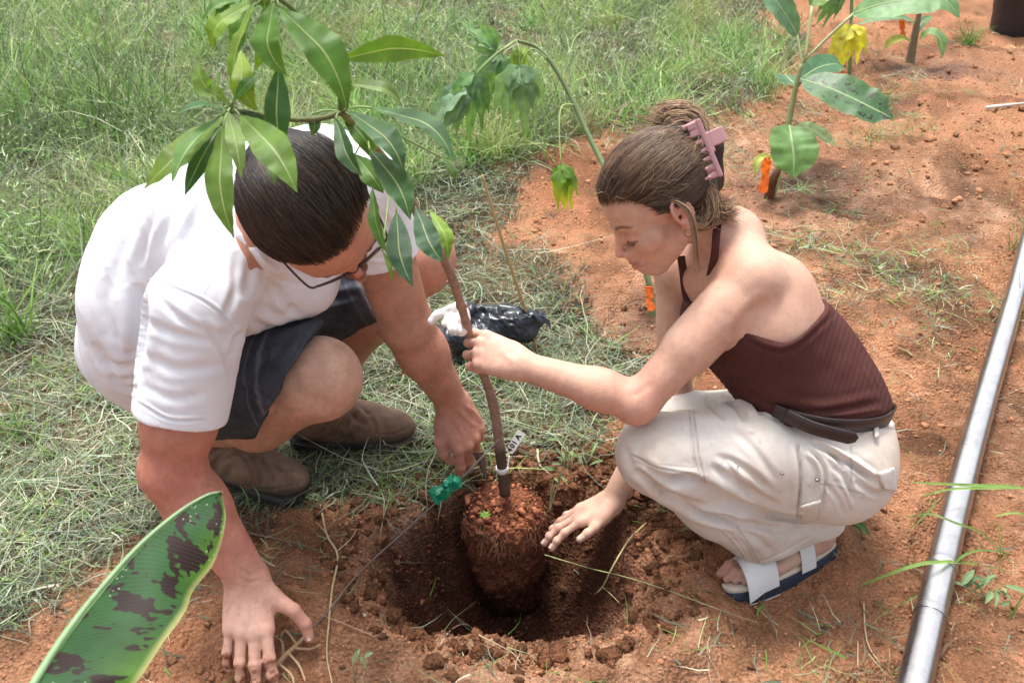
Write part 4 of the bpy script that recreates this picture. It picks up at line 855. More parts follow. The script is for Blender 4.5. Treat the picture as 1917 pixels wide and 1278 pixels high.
# --- halter top
M_TOP = mat('brown_rib_knit', (.085, .032, .028), rough=.88, var=.10, vscale=40, bump=.3, bscale=500, spec=.15)
T = SDF(.04)
T.u(RC(wPel + [0, 0, .01], wMid, .112, .108), .05); T.u(RC(lerp(wPel, wMid, .5) + [-.0, -.05, 0], lerp(wPel, wMid, .5) + [0, .05, 0], .110), .05)
T.u(RC(wMid + [0, -.03, 0], wCh + [0.01, -.03, 0], .099, .105), .05); T.u(RC(wMid + [0, .04, 0], wCh + [0, .05, -.01], .098, .100), .05); T.u(RC(wMid + [-.02, 0, 0], wCh + [-.05, .02, -.02], .09, .085), .05)
# cut along the low back: the plane runs from under the arm to the top of the back
pA, pB = at(1390, 612, 1.58), at(1562, 556, 1.62); pM = at(1474, 636, 1.58)
n1 = nrm(np.cross(pM - pA, vw)); n1 = n1 * np.sign(n1 @ (at(1400, 500, 1.6) - pA)); n2 = nrm(np.cross(pB - pM, vw)); n2 = n2 * np.sign(n2 @ (at(1400, 500, 1.6) - pM))
TU = SDF(.02); TU.u(HS(pA, n1)).u(HS(pM, n2)); T.cut(TU, .004); T.cut(HS(at(1500, 796, 1.62), nrm(at(1520, 850, 1.62) - at(1512, 780, 1.62))), .006)
V, F = polygonize(T, .0026); V = smooth_mesh(V, F, 2); N = vnormals(V, F)
V, _ = sculpt(V, N, [([(1385, 622), (1472, 648), (1562, 572)], 4, .0022), ([(1385, 634), (1474, 660), (1568, 584)], 3.5, -.0018), ([(1570, 600), (1600, 660), (1638, 740)], 3, .0016), ([(1578, 596), (1610, 660), (1646, 736)], 2.5, -.0012),
    ([(1420, 752), (1520, 772), (1655, 752)], 5, -.003), ([(1440, 742), (1540, 758), (1650, 735)], 7, .002), ([(1480, 764), (1560, 776), (1655, 766)], 4, .0016), ([(1360, 690), (1410, 740), (1450, 750)], 6, -.002)])
x_, y_, d_ = proj(V); V = V + N * (.00035 * np.sin((x_ * .8 + y_ * .25) * .75))[:, None] + N * (.0012 * fbm(V, 24, 2, 41))[:, None]
wtop = mesh_obj('halter_top', V, F, M_TOP, wom)
sb = MB()
def strap(mb, P, wd, nrmv, n=24, th=.0012):
    P = catmull(P, n); T_ = np.gradient(P, axis=0); T_ /= np.linalg.norm(T_, axis=1)[:, None]; V = []
    for p, t in zip(P, T_):
        nn = nrm(nrmv - t * (np.asarray(nrmv) @ t)) if np.asarray(nrmv).ndim == 1 else nrmv; s = np.cross(t, nn); V += [p - s * wd / 2 + nn * th * 0, p + nn * th - s * wd * .42, p + nn * th + s * wd * .42, p + s * wd / 2, p - nn * th + s * wd * .4, p - nn * th - s * wd * .4]
    mb.add(V, grid_faces(n, 6, True), (1, 1, 1))
strap(sb, [at(1345, 412, 1.585), at(1341, 440, 1.565), at(1338, 475, 1.575), at(1331, 510, 1.60), at(1322, 545, 1.63), at(1310, 600, 1.65)], .0135, vw)
strap(sb, [at(1275, 480, 1.64), at(1279, 510, 1.675), at(1283, 545, 1.69), at(1292, 578, 1.69), at(1310, 620, 1.68)], .0145, vw)
sb.build('halter_strap', M_TOP, wtop)
bd_ = MB(); P_ = catmull([at(1338, 676, 1.69), at(1362, 700, 1.70), at(1388, 716, 1.70), at(1412, 730, 1.69)], 40)
for ph in (0, 2.1, 4.2): add_tube(bd_, [p + CU * .0035 * math.sin(i * .7 + ph) + CF * .0035 * math.cos(i * .7 + ph) for i, p in enumerate(P_)], .0028, 5, c=(1, 1, 1))
bd_.build('braided_cord', mat('dark_cord', (.02, .015, .016), rough=.7), wtop)
# --- cargo trousers
Pn = SDF(.035)
Pv = SDF(.04); Pv.u(RC(wLh, wRh, .102, .10), .05); Pv.u(RC(wLh + [.005, -.005, .0], wPel + [.0, -.02, .045], .098, .094), .05); Pv.u(RC(wRh, wPel + [.0, .05, .04], .10, .09), .05)
Pv.cut(HS(at(1560, 795, 1.62), nrm(at(1560, 795, 1.62) - at(1552, 880, 1.62))), .006); Pn.u(Pv)
Pn.u(RC(wLh, lerp(wLh, wLk, .5) + [0, 0, .01], .098, .088), .04); Pn.u(RC(lerp(wLh, wLk, .5) + [0, 0, .01], wLk + [.012, 0, .0], .092, .072), .03); Pn.u(EL(wLk + [.004, 0, -.002], (.070, .066, .072)), .02)
Pn.u(RC(wRh, wRk, .10, .070), .04); Pn.u(RC(wRk, lerp(wRk, wRa, .8), .068, .062), .03)
hemc = at(1440, 1010, 1.80)
Lg = SDF(.03); Lg.u(RC(wLk + [.01, 0, -.01], lerp(wLk, hemc, .5), .064, .066)); Lg.u(RC(lerp(wLk, hemc, .5), hemc + (hemc - wLk) * .15, .066, .060)); Lg.u(RC(lerp(wLk, hemc, .6), at(1530, 975, 1.80), .055, .052), .03); hp = at(1395, 1064, 1.76); hq = at(1530, 1000, 1.80)
hn = nrm(np.cross(hq - hp, vw)); hn = hn * np.sign(hn @ (at(1480, 1100, 1.8) - hp)); Lg.cut(HS(hp, hn), .003)
Pn.u(Lg, .022)
Pn.sub(RC(hemc + hn * .05, hemc - hn * .012, .050, .050), .004); Pn.sub(RC(at(1515, 985, 1.81) + hn * .04, at(1515, 985, 1.81) - hn * .015, .042), .004)
Pn.u(RC(at(1470, 900, 1.68), at(1400, 905, 1.70), .055, .05), .03)
V, F = polygonize(Pn, .0026); V = smooth_mesh(V, F, 2); N = vnormals(V, F)
SP = [([(1240, 770), (1300, 790), (1330, 830)], 9, -.002), ([(1290, 770), (1300, 850), (1312, 900)], 3, .0018), ([(1298, 768), (1308, 850), (1320, 904)], 2.5, -.0016),
 ([(1180, 850), (1230, 875), (1300, 885)], 2.5, -.0015), ([(1190, 860), (1240, 895), (1300, 900), (1360, 940)], 10, -.006), ([(1185, 880), (1250, 925), (1330, 965), (1400, 975)], 9, -.006), ([(1230, 930), (1300, 950), (1360, 952), (1420, 965)], 8, .005),
 ([(1250, 900), (1290, 892), (1316, 905)], 7, -.005), ([(1320, 905), (1380, 940), (1470, 975)], 8, -.006), ([(1330, 870), (1390, 910), (1460, 950)], 9, -.0045), ([(1345, 850), (1400, 880), (1450, 925)], 7, -.003), ([(1370, 800), (1410, 840), (1455, 900)], 8, -.002),
 ([(1494, 830), (1500, 890), (1492, 968)], 3.2, -.005), ([(1484, 828), (1490, 890), (1484, 960)], 5, .003), ([(1508, 845), (1530, 870), (1538, 900), (1530, 950)], 5, .005), ([(1516, 842), (1540, 870), (1546, 905), (1536, 955)], 4, -.0035),
 ([(1520, 828), (1560, 850), (1580, 880)], 6, -.006), ([(1538, 830), (1575, 848), (1610, 870), (1640, 890)], 6, .005), ([(1548, 846), (1590, 868), (1635, 900)], 5, -.005), ([(1560, 870), (1585, 900), (1600, 940)], 6, -.0045), ([(1575, 905), (1590, 930), (1596, 955)], 4, .003), ([(1545, 905), (1570, 935), (1580, 965)], 5, -.003), ([(1600, 900), (1630, 920), (1650, 925)], 6, -.003),
 ([(1592, 835), (1594, 870), (1596, 900)], 2.4, -.0014), ([(1380, 1000), (1400, 1030), (1412, 1058)], 3, -.0015), ([(1345, 985), (1380, 1020), (1404, 1060)], 2.6, .0015), ([(1360, 975), (1420, 1010), (1450, 1040)], 8, -.003), ([(1430, 985), (1470, 1000), (1510, 985)], 8, -.003), ([(1440, 960), (1490, 972), (1530, 962)], 7, -.005),
 ([(1240, 775), (1330, 785), (1420, 805)], 12, .002), ([(1392, 1062), (1460, 1036), (1524, 1000)], 2.4, -.0016), ([(1170, 830), (1180, 870), (1210, 900)], 9, -.002), ([(1300, 735), (1350, 728), (1400, 722)], 4, -.002), ([(1380, 730), (1410, 745), (1430, 775)], 8, -.006), ([(1410, 735), (1430, 760), (1460, 780)], 6, .004), ([(1350, 740), (1380, 760), (1400, 790)], 7, -.004), ([(1320, 745), (1345, 770), (1360, 790)], 7, -.003)]
V, _ = sculpt(V, N, [(a, b * .85, c * 1.5) for a, b, c in SP] + [([(1188, 878), (1250, 930), (1330, 968), (1420, 985), (1490, 985)], 6, -.007), ([(1200, 868), (1270, 912), (1350, 948), (1440, 968)], 7, .004), ([(1340, 850), (1370, 880), (1400, 925), (1440, 955)], 5, -.004)]); V = V + N * (.0012 * fbm(V, 22, 2, 51) + .0003 * fbm(V, 90, 2, 52))[:, None]
C = np.tile([.70, .655, .60], (len(V), 1)); x_, y_, d_ = proj(V)
n_ = fbm(V, 9, 3, 53); C = lerp(C, np.array([.58, .48, .39]), np.clip(n_, 0, .6)[:, None]); C = lerp(C, np.array([.40, .27, .18]), (np.clip(fbm(V, 60, 3, 54) - .75, 0, 1) * .8 + sstep(.16, .05, V[:, 2]) * .15)[:, None])
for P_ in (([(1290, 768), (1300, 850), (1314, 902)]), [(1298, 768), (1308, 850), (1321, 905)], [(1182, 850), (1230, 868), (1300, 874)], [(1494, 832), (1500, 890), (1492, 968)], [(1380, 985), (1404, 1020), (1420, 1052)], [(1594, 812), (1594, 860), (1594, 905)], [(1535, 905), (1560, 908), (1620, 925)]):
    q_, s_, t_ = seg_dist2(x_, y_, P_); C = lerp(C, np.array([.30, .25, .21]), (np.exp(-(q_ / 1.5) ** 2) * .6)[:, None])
M_CREAM = mat('cream_canvas', vcol=True, rough=.9, var=.05, vscale=90, bump=.45, bscale=700, spec=.15)
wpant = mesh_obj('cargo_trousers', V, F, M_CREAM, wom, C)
# pocket flaps lying on the trousers
def flap(name, P4, th=.0035, bulge=.004, parent=None, m=None, n=9):
    a, b, c, d = [np.asarray(p, float) for p in P4]; nn = nrm(np.cross(b - a, d - a)); nn = nn if nn @ (CP - a) > 0 else -nn; V = []
    for k, (lift) in enumerate((1, 0)):
        for u in np.linspace(0, 1, n):
            for v in np.linspace(0, 1, n): V.append(lerp(lerp(a, b, u), lerp(d, c, u), v) + nn * ((bulge * math.sin(math.pi * u) * math.sin(math.pi * (v * .8 + .1)) + th) * (1 if k == 0 else 0) + .0006 * math.sin(u * 17 + v * 9)))
    g1 = grid_faces(n, n); bt = np.array([i for i in range(n)] + [i * n + n - 1 for i in range(1, n)] + [n * n - 1 - i for i in range(1, n)] + [i * n for i in range(n - 2, 0, -1)])
    e = np.stack([bt, np.roll(bt, -1), np.roll(bt, -1) + n * n, bt + n * n], 1)
    return mesh_obj(name, V, np.concatenate([g1, g1[:, ::-1] + n * n, e]), m or M_CREAM, parent, np.tile([.70, .655, .60], (2 * n * n, 1)))
S = SDF(.01)
def surfpt(V, N, px, py, lift=.002):
    x_, y_, d_ = proj(V); m = (np.hypot(x_ - px, y_ - py) < 7); i = np.where(m)[0]
    if not len(i): return at(px, py, 1.6)
    return at(px, py, d_[i].min() - lift)
sp_ = lambda px, py, l=.002: surfpt(V, N, px, py, l)
V_P, N_P = V, vnormals(V, F)
sp_ = lambda px, py, l=.002: surfpt(V_P, N_P, px, py, l)
flap('pocket_flap', [sp_(1498, 946), sp_(1536, 935), sp_(1530, 968), sp_(1500, 978)], parent=wpant)
flap('pocket_flap', [sp_(1640, 885), sp_(1672, 874), at(1677, 920, 1.645), sp_(1655, 915)], parent=wpant)
flap('belt_loop', [sp_(1634, 790, .008), sp_(1641, 789, .008), sp_(1643, 818, .004), sp_(1636, 820, .004)], parent=wpant, n=5, bulge=.001)
M_STUD = mat('stud_metal', (.30, .27, .25), rough=.35, metal=.9)
for px, py, r in ((1465, 886, .0030), (1530, 898, .0042), (1461, 920, .0016), (1381, 873, .0018)):
    S = SDF(.001); c = sp_(px, py, .001); S.u(EL(c, (r, r, r * .8))); V_, F_ = polygonize(S, .0007); mesh_obj('stud', V_, F_, M_STUD, wpant)
# --- belt
M_BELT = mat('dark_leather', (.030, .018, .018), rough=.38, var=.2, vscale=50, bump=.4, bscale=180, spec=.5)
bl = MB()
bp = [at(1448, 770, 1.60), at(1500, 786, 1.585), at(1560, 796, 1.578), at(1620, 796, 1.59), at(1660, 786, 1.63), at(1672, 772, 1.70), at(1660, 762, 1.79)]
def belt(mb, P, wd, n=40, th=.002):
    P = catmull(P, n); T_ = np.gradient(P, axis=0); T_ /= np.linalg.norm(T_, axis=1)[:, None]; V = []
    for i, (p, t) in enumerate(zip(P, T_)):
        up = nrm(wHu * 0 + np.array([.15, 0, 1.]) - t * t[2]); nn = nrm(np.cross(t, up)); nn = nn if nn @ (CP - p) > 0 or i > n * .8 else -nn
        w_ = wd * (1 if i > 2 else .45 + .18 * i); V += [p - up * w_ / 2, p - up * w_ * .46 + nn * th, p + up * w_ * .46 + nn * th, p + up * w_ / 2, p + up * w_ * .46 - nn * th, p - up * w_ * .46 - nn * th]
    mb.add(V, grid_faces(n, 6, True))
belt(bl, bp, .030); bobj = bl.build('belt', M_BELT, wom)
bl = MB(); belt(bl, [at(1604, 822, 1.555), at(1570, 814, 1.556), at(1520, 800, 1.565), at(1480, 782, 1.58), at(1450, 768, 1.60)], .027); bl.build('belt_tail', M_BELT, bobj)
# --- sandals
M_SOLE = mat('navy_sole', (.022, .032, .055), rough=.6, var=.25, vscale=60, bump=.2); M_WHT = mat('white_leather', (.74, .73, .70), rough=.45, var=.05, vscale=30, bump=.2, bscale=200); M_INS = mat('insole', (.66, .58, .46), rough=.7, var=.1)
def sandal(heel, toe, side):
    fd = nrm(toe - heel); up = nrm(np.array([0, .30, 1.])); up = nrm(up - fd * (up @ fd)); l = np.cross(up, fd) * side; L = np.linalg.norm(toe - heel); g = lambda x, y, z: heel + fd * x * L + l * y + up * (z - .03)
    u = np.linspace(0, 2 * np.pi, 48, endpoint=False); x = .5 + .57 * np.cos(u); wd = (.040 + .009 * np.cos(u)) * np.sign(np.sin(u)) * np.abs(np.sin(u)) ** .8 - .004 * np.cos(u)
    def ring(sc, z): return np.array([g(.5 + (a - .5) * sc, b_ * sc, z) for a, b_ in zip(x, wd)])
    def slab(z0, z1, name, m, par, s0=1, s1=1):
        R_ = [ring(.96 * s0, z0), ring(s0, z0 + .002), ring(s1, z1 - .002), ring(.97 * s1, z1), ring(.5, z1), ring(.02, z1)]; R_ = [ring(.02, z0), ring(.6, z0)] + R_; V = np.concatenate(R_); return mesh_obj(name, V, grid_faces(len(R_), 48, True)[:, ::-1], m, par)
    s = slab(-.004, .034, 'sandal', M_SOLE, wom, .97, 1.0); slab(.0, .004, 'outsole_rim', M_INS, s, 1.0, 1.0); slab(.032, .042, 'insole', M_INS, s, .97, .95)
    for (x0, w_, hgt, half) in ((.76, .072, .062, .046), (.36, .036, .084, .043)):
        V = []; n = 22; m_ = 7
        for a in np.linspace(-.12, np.pi + .12, n):
            for b_ in np.linspace(-.5, .5, m_): V.append(g(x0 + (b_ * w_) / L + (.05 * math.cos(a) if x0 > .5 else 0), math.cos(a) * half, .030 + max(0, math.sin(a)) ** .8 * hgt - (.02 * max(0, b_) if x0 > .5 else 0)))
        V = np.array(V); V2 = V * 1.; c = g(x0, 0, .03); V2 = c + (V - c) * 1.035
        fr = grid_faces(n, m_); VV = np.concatenate([V2, V]); nv = n * m_; ed = []
        for i in range(n - 1): ed += [[i * m_, (i + 1) * m_, (i + 1) * m_ + nv, i * m_ + nv], [i * m_ + m_ - 1, i * m_ + m_ - 1 + nv, (i + 1) * m_ + m_ - 1 + nv, (i + 1) * m_ + m_ - 1]]
        mesh_obj('sandal_strap', VV, np.concatenate([fr, fr[:, ::-1] + nv, np.array(ed)]), M_WHT, s)
sandal(wLheel + [0, 0, -.012], wLtoe + [0, 0, -.012], 1); sandal(wRheel + [0, 0, -.012], wRtoe + [0, 0, -.012], -1)
# ================================================================ plants
def leafmat(name, base, vein, blotch=None, scale=1, rough=.42, trans=.35, nside=26, ang=.55, spec=.5):
    """leaf: pale midrib and side veins laid out along the leaf (u along, v across), fine relief, light passing through"""
    m, nt, b = newmat(name); L = nt.links
    a = node(nt, 'ShaderNodeAttribute', attribute_name='UVp'); sp = nt.nodes.new('ShaderNodeSeparateXYZ'); L.new(a.outputs['Vector'], sp.inputs[0])
    c = node(nt, 'ShaderNodeAttribute', attribute_name='Col')
    av = node(nt, 'ShaderNodeMath', operation='ABSOLUTE'); L.new(sp.outputs[1], av.inputs[0])
    def M(op, x, y=None):
        n = node(nt, 'ShaderNodeMath', operation=op)
        for i, v in enumerate((x, y)):
            if v is None: continue
            if isinstance(v, (int, float)): n.inputs[i].default_value = v
            else: L.new(v, n.inputs[i])
        return n.outputs[0]
    ph = M('SUBTRACT', M('MULTIPLY', sp.outputs[0], nside), M('MULTIPLY', av.outputs[0], nside * ang * .5)); tri = M('ABSOLUTE', M('SUBTRACT', M('FRACT', ph), .5))
    side = M('LESS_THAN', tri, .07); rib = M('LESS_THAN', av.outputs[0], .045)
    tc = nt.nodes.new('ShaderNodeTexCoord'); no = node(nt, 'ShaderNodeTexNoise', Scale=30 * scale, Detail=4); L.new(tc.outputs['Object'], no.inputs['Vector'])
    mr = node(nt, 'ShaderNodeMapRange'); mr.inputs['To Min'].default_value = .72; mr.inputs['To Max'].default_value = 1.28; mr.inputs['From Min'].default_value = .3; mr.inputs['From Max'].default_value = .7; L.new(no.outputs[0], mr.inputs[0])
    v1 = node(nt, 'ShaderNodeVectorMath', operation='SCALE'); L.new(c.outputs['Color'], v1.inputs[0]); L.new(mr.outputs[0], v1.inputs['Scale']); out = v1.outputs[0]
    def mix(f, x, col):
        n = nt.nodes.new('ShaderNodeMix'); n.data_type = 'RGBA'; L.new(f, n.inputs[0]); L.new(x, n.inputs[6]); n.inputs[7].default_value = (*col, 1); return n.outputs[2]
    out = mix(M('MULTIPLY', side, .06 if blotch else .26), out, vein)
    if blotch:
        cb = nt.nodes.new('ShaderNodeCombineXYZ'); L.new(M('MULTIPLY', sp.outputs[0], blotch[0]), cb.inputs[0]); L.new(M('MULTIPLY', sp.outputs[1], blotch[1]), cb.inputs[1]); L.new(tc.outputs['Object'], cb.inputs[2]) if False else None
        n2 = node(nt, 'ShaderNodeTexNoise', Scale=1, Detail=3, Roughness=.7); L.new(cb.outputs[0], n2.inputs['Vector']); f = M('GREATER_THAN', n2.outputs[0], blotch[2])
        f = M('MULTIPLY', f, M('LESS_THAN', av.outputs[0], blotch[3])); f = M('MULTIPLY', f, M('SUBTRACT', 1, M('MULTIPLY', M('LESS_THAN', tri, .12), .18))); out = mix(f, out, (.022, .010, .011))
        n3 = node(nt, 'ShaderNodeTexVoronoi', Scale=210); L.new(tc.outputs['Object'], n3.inputs['Vector']); n4 = node(nt, 'ShaderNodeTexNoise', Scale=14); L.new(tc.outputs['Object'], n4.inputs['Vector'])
        out = mix(M('MULTIPLY', M('MULTIPLY', M('LESS_THAN', n3.outputs['Distance'], .16), M('GREATER_THAN', n4.outputs[0], .56)), .6), out, (.6, .65, .5))
    out = mix(M('MULTIPLY', rib, .85), out, vein)
    L.new(out, b.inputs['Base Color']); b.inputs['Roughness'].default_value = rough; b.inputs['Specular IOR Level'].default_value = spec
    h = M('ADD', M('MULTIPLY', tri, .25 if blotch else 1.2), M('MULTIPLY', no.outputs[0], .8)); bp = node(nt, 'ShaderNodeBump', Strength=.12 if blotch else .3, Distance=.002); L.new(h, bp.inputs['Height']); L.new(bp.outputs[0], b.inputs['Normal'])
    tr = nt.nodes.new('ShaderNodeBsdfTranslucent'); g = node(nt, 'ShaderNodeVectorMath', operation='MULTIPLY'); L.new(out, g.inputs[0]); g.inputs[1].default_value = (1.5, 1.6, .5); L.new(g.outputs[0], tr.inputs[0])
    mx = node(nt, 'ShaderNodeMixShader', Fac=trans); o = nt.nodes['Material Output']; L.new(b.outputs[0], mx.inputs[1]); L.new(tr.outputs[0], mx.inputs[2]); L.new(mx.outputs[0], o.inputs[0]); return m
M_MANGO = leafmat('mango_leaf', None, (.42, .50, .22), rough=.42, trans=.30, nside=22, ang=1.1, spec=.4)
M_BANANA = leafmat('banana_leaf', None, (.30, .44, .18), blotch=(8, 1.15, .530, .88), scale=.8, rough=.5, spec=.12, trans=.08, nside=64, ang=.25)
M_BAN2 = leafmat('banana_leaf_young', None, (.34, .46, .24), rough=.45, trans=.3, nside=60, ang=.3)
M_BAN3 = leafmat('banana_leaf_striped', None, (.30, .42, .22), blotch=(14, 2.2, .58, .8), rough=.45, trans=.25, nside=60, ang=.3)
M_SOFT = leafmat('soft_leaf', None, (.30, .42, .20), rough=.5, trans=.3, nside=10, ang=1.2)
M_BARK = mat('sapling_bark', vcol=True, rough=.85, var=.3, vscale=70, bump=.7, bscale=160, spec=.2)
M_STEM = mat('green_stem', vcol=True, rough=.55, var=.15, vscale=40, bump=.2, bscale=120)
def leaf_geo(P, W_, nrm_, fold=.25, wave=.03, nu=18, nv=9, prof=None, twist=0., seed=0, curl=0.):
    """a leaf blade along midrib curve P (list of points), half width profile, facing nrm_"""
    P = catmull(P, nu); T_ = np.gradient(P, axis=0); T_ /= np.linalg.norm(T_, axis=1)[:, None] + 1e-9; t = np.linspace(0, 1, nu)
    w = (prof(t) if prof else np.sin(np.pi * np.clip(t, 0, 1) ** .85) ** .8 * (1 - .25 * t)) * W_ / 2; w[0] = max(w[0], W_ * .02); w[-1] = W_ * .008; rg = np.random.default_rng(seed); ph = rg.uniform(0, 6, 4); V = []; U = []
    for i in range(nu):
        n = nrm(nrm_ - T_[i] * (np.asarray(nrm_) @ T_[i])); s = np.cross(T_[i], n); a = twist * (t[i] - .3); s, n = s * math.cos(a) + n * math.sin(a), n * math.cos(a) - s * math.sin(a)
        for v in np.linspace(-1, 1, nv):
            av = abs(v); lift = fold * w[i] * av - curl * w[i] * av * av + wave * W_ * av * math.sin(t[i] * 19 + ph[0] + (2 if v > 0 else 0)) * math.sin(math.pi * t[i]) + wave * .6 * W_ * av * math.sin(t[i] * 41 + ph[1] + v)
            V.append(P[i] + s * v * w[i] * (1 - .12 * fold * av) + n * lift); U.append((t[i], v))
    return np.array(V), grid_faces(nu, nv), np.array(U), P
def leaf(parent, P, W_, n, col, m, name='leaf', label=None, petiole=None, pc=(.25, .35, .12), pr=.0012, rib=0, **k):
    V, F, U, C_ = leaf_geo(P, W_, n, **k); rg = np.random.default_rng(k.get('seed', 0)); c = np.array(col) * rg.uniform(.88, 1.12)
    C = c * (1 + .12 * np.sin(U[:, :1] * 3 + rg.uniform(0, 6))); yl = np.clip(np.abs(U[:, 1:]) - .75, 0, 1) * 1.2; C = C + (np.array([.30, .36, .06]) - C) * yl * .35
    o = mesh_obj(name, V, F, m, parent, C, True, U)
    if label: o['label'] = label
    if rib: tube_obj('midrib', C_ - nrm(n) * rib * .2, np.linspace(rib, rib * .25, len(C_)), M_STEM, o, 6, c=(.36, .48, .20))
    if petiole is not None: tube_obj('petiole', [petiole, lerp(petiole, P[0], .5) + np.array([0, 0, .004]), P[0]], pr, M_STEM, o, 6, n=6, c=pc)
    return o
# ---------------------------------------------------------------- mango sapling with its root ball
sap = empty('mango_sapling', (BALL[0], BALL[1], -.2), 'leafy sapling held upright by its thin woody stem, root ball in the hole', 'sapling')
n_ = 90; P = catmull(STEM, n_); rr_ = np.interp(np.linspace(0, 1, n_), [0, .06, .25, .6, .8, 1], [.0122, .0110, .0082, .0076, .0064, .0050]); tt = np.linspace(0, 1, n_)
for c in (.13, .22, .235, .33, .395, .45, .52, .60, .7, .8, .9): rr_ = rr_ * (1 + .20 * np.exp(-((tt - c) / .006) ** 2))
V, Q, T_ = tube(P, rr_, 12, None, True, .05, 3); Cb = lerp(np.array([.33, .215, .165]), np.array([.24, .25, .12]), sstep(.5, .95, np.repeat(tt, 12))[:, None]); Cb = np.concatenate([Cb, Cb[:1], Cb[-1:]]); Cb[:12 * 6] *= .35
stem = MB(); stem.add(V, Q, Cb); stem.T.append(T_); stem_o = stem.build('stem', M_BARK, sap)
for c, sgn in ((.235, 1), (.33, -1), (.45, 1), (.52, -1)):
    i = int(c * n_); S = SDF(.004); S.u(EL(P[i] + CR * sgn * rr_[i] * .8, (.006, .005, .004))); V, F = polygonize(S, .0014); mesh_obj('bud_scar', V, F, M_BARK, stem_o, np.tile([.25, .15, .11], (len(V), 1)))
J3 = STEM[-1]; J2 = at(434, 208, 1.09); J1 = at(516, -6, 1.05)
tube_obj('branch', [J3, at(600, 222, 1.15), at(540, 224, 1.13), at(480, 214, 1.11), J2], [.0045, .0035, .003, .003, .0036], M_BARK, sap, 8, 24, (.16, .17, .08))
tube_obj('branch', [J3, at(632, 150, 1.13), at(590, 70, 1.09), at(545, 15, 1.06), J1], [.0045, .004, .0036, .003, .003], M_BARK, sap, 8, 24, (.14, .19, .07))
YG = (.17, .30, .025); MG = (.09, .215, .030); DG = (.036, .115, .032); BG = (.06, .15, .055)
TOC = lambda a=0, b=0: nrm(-CF + CR * a + CU * b)
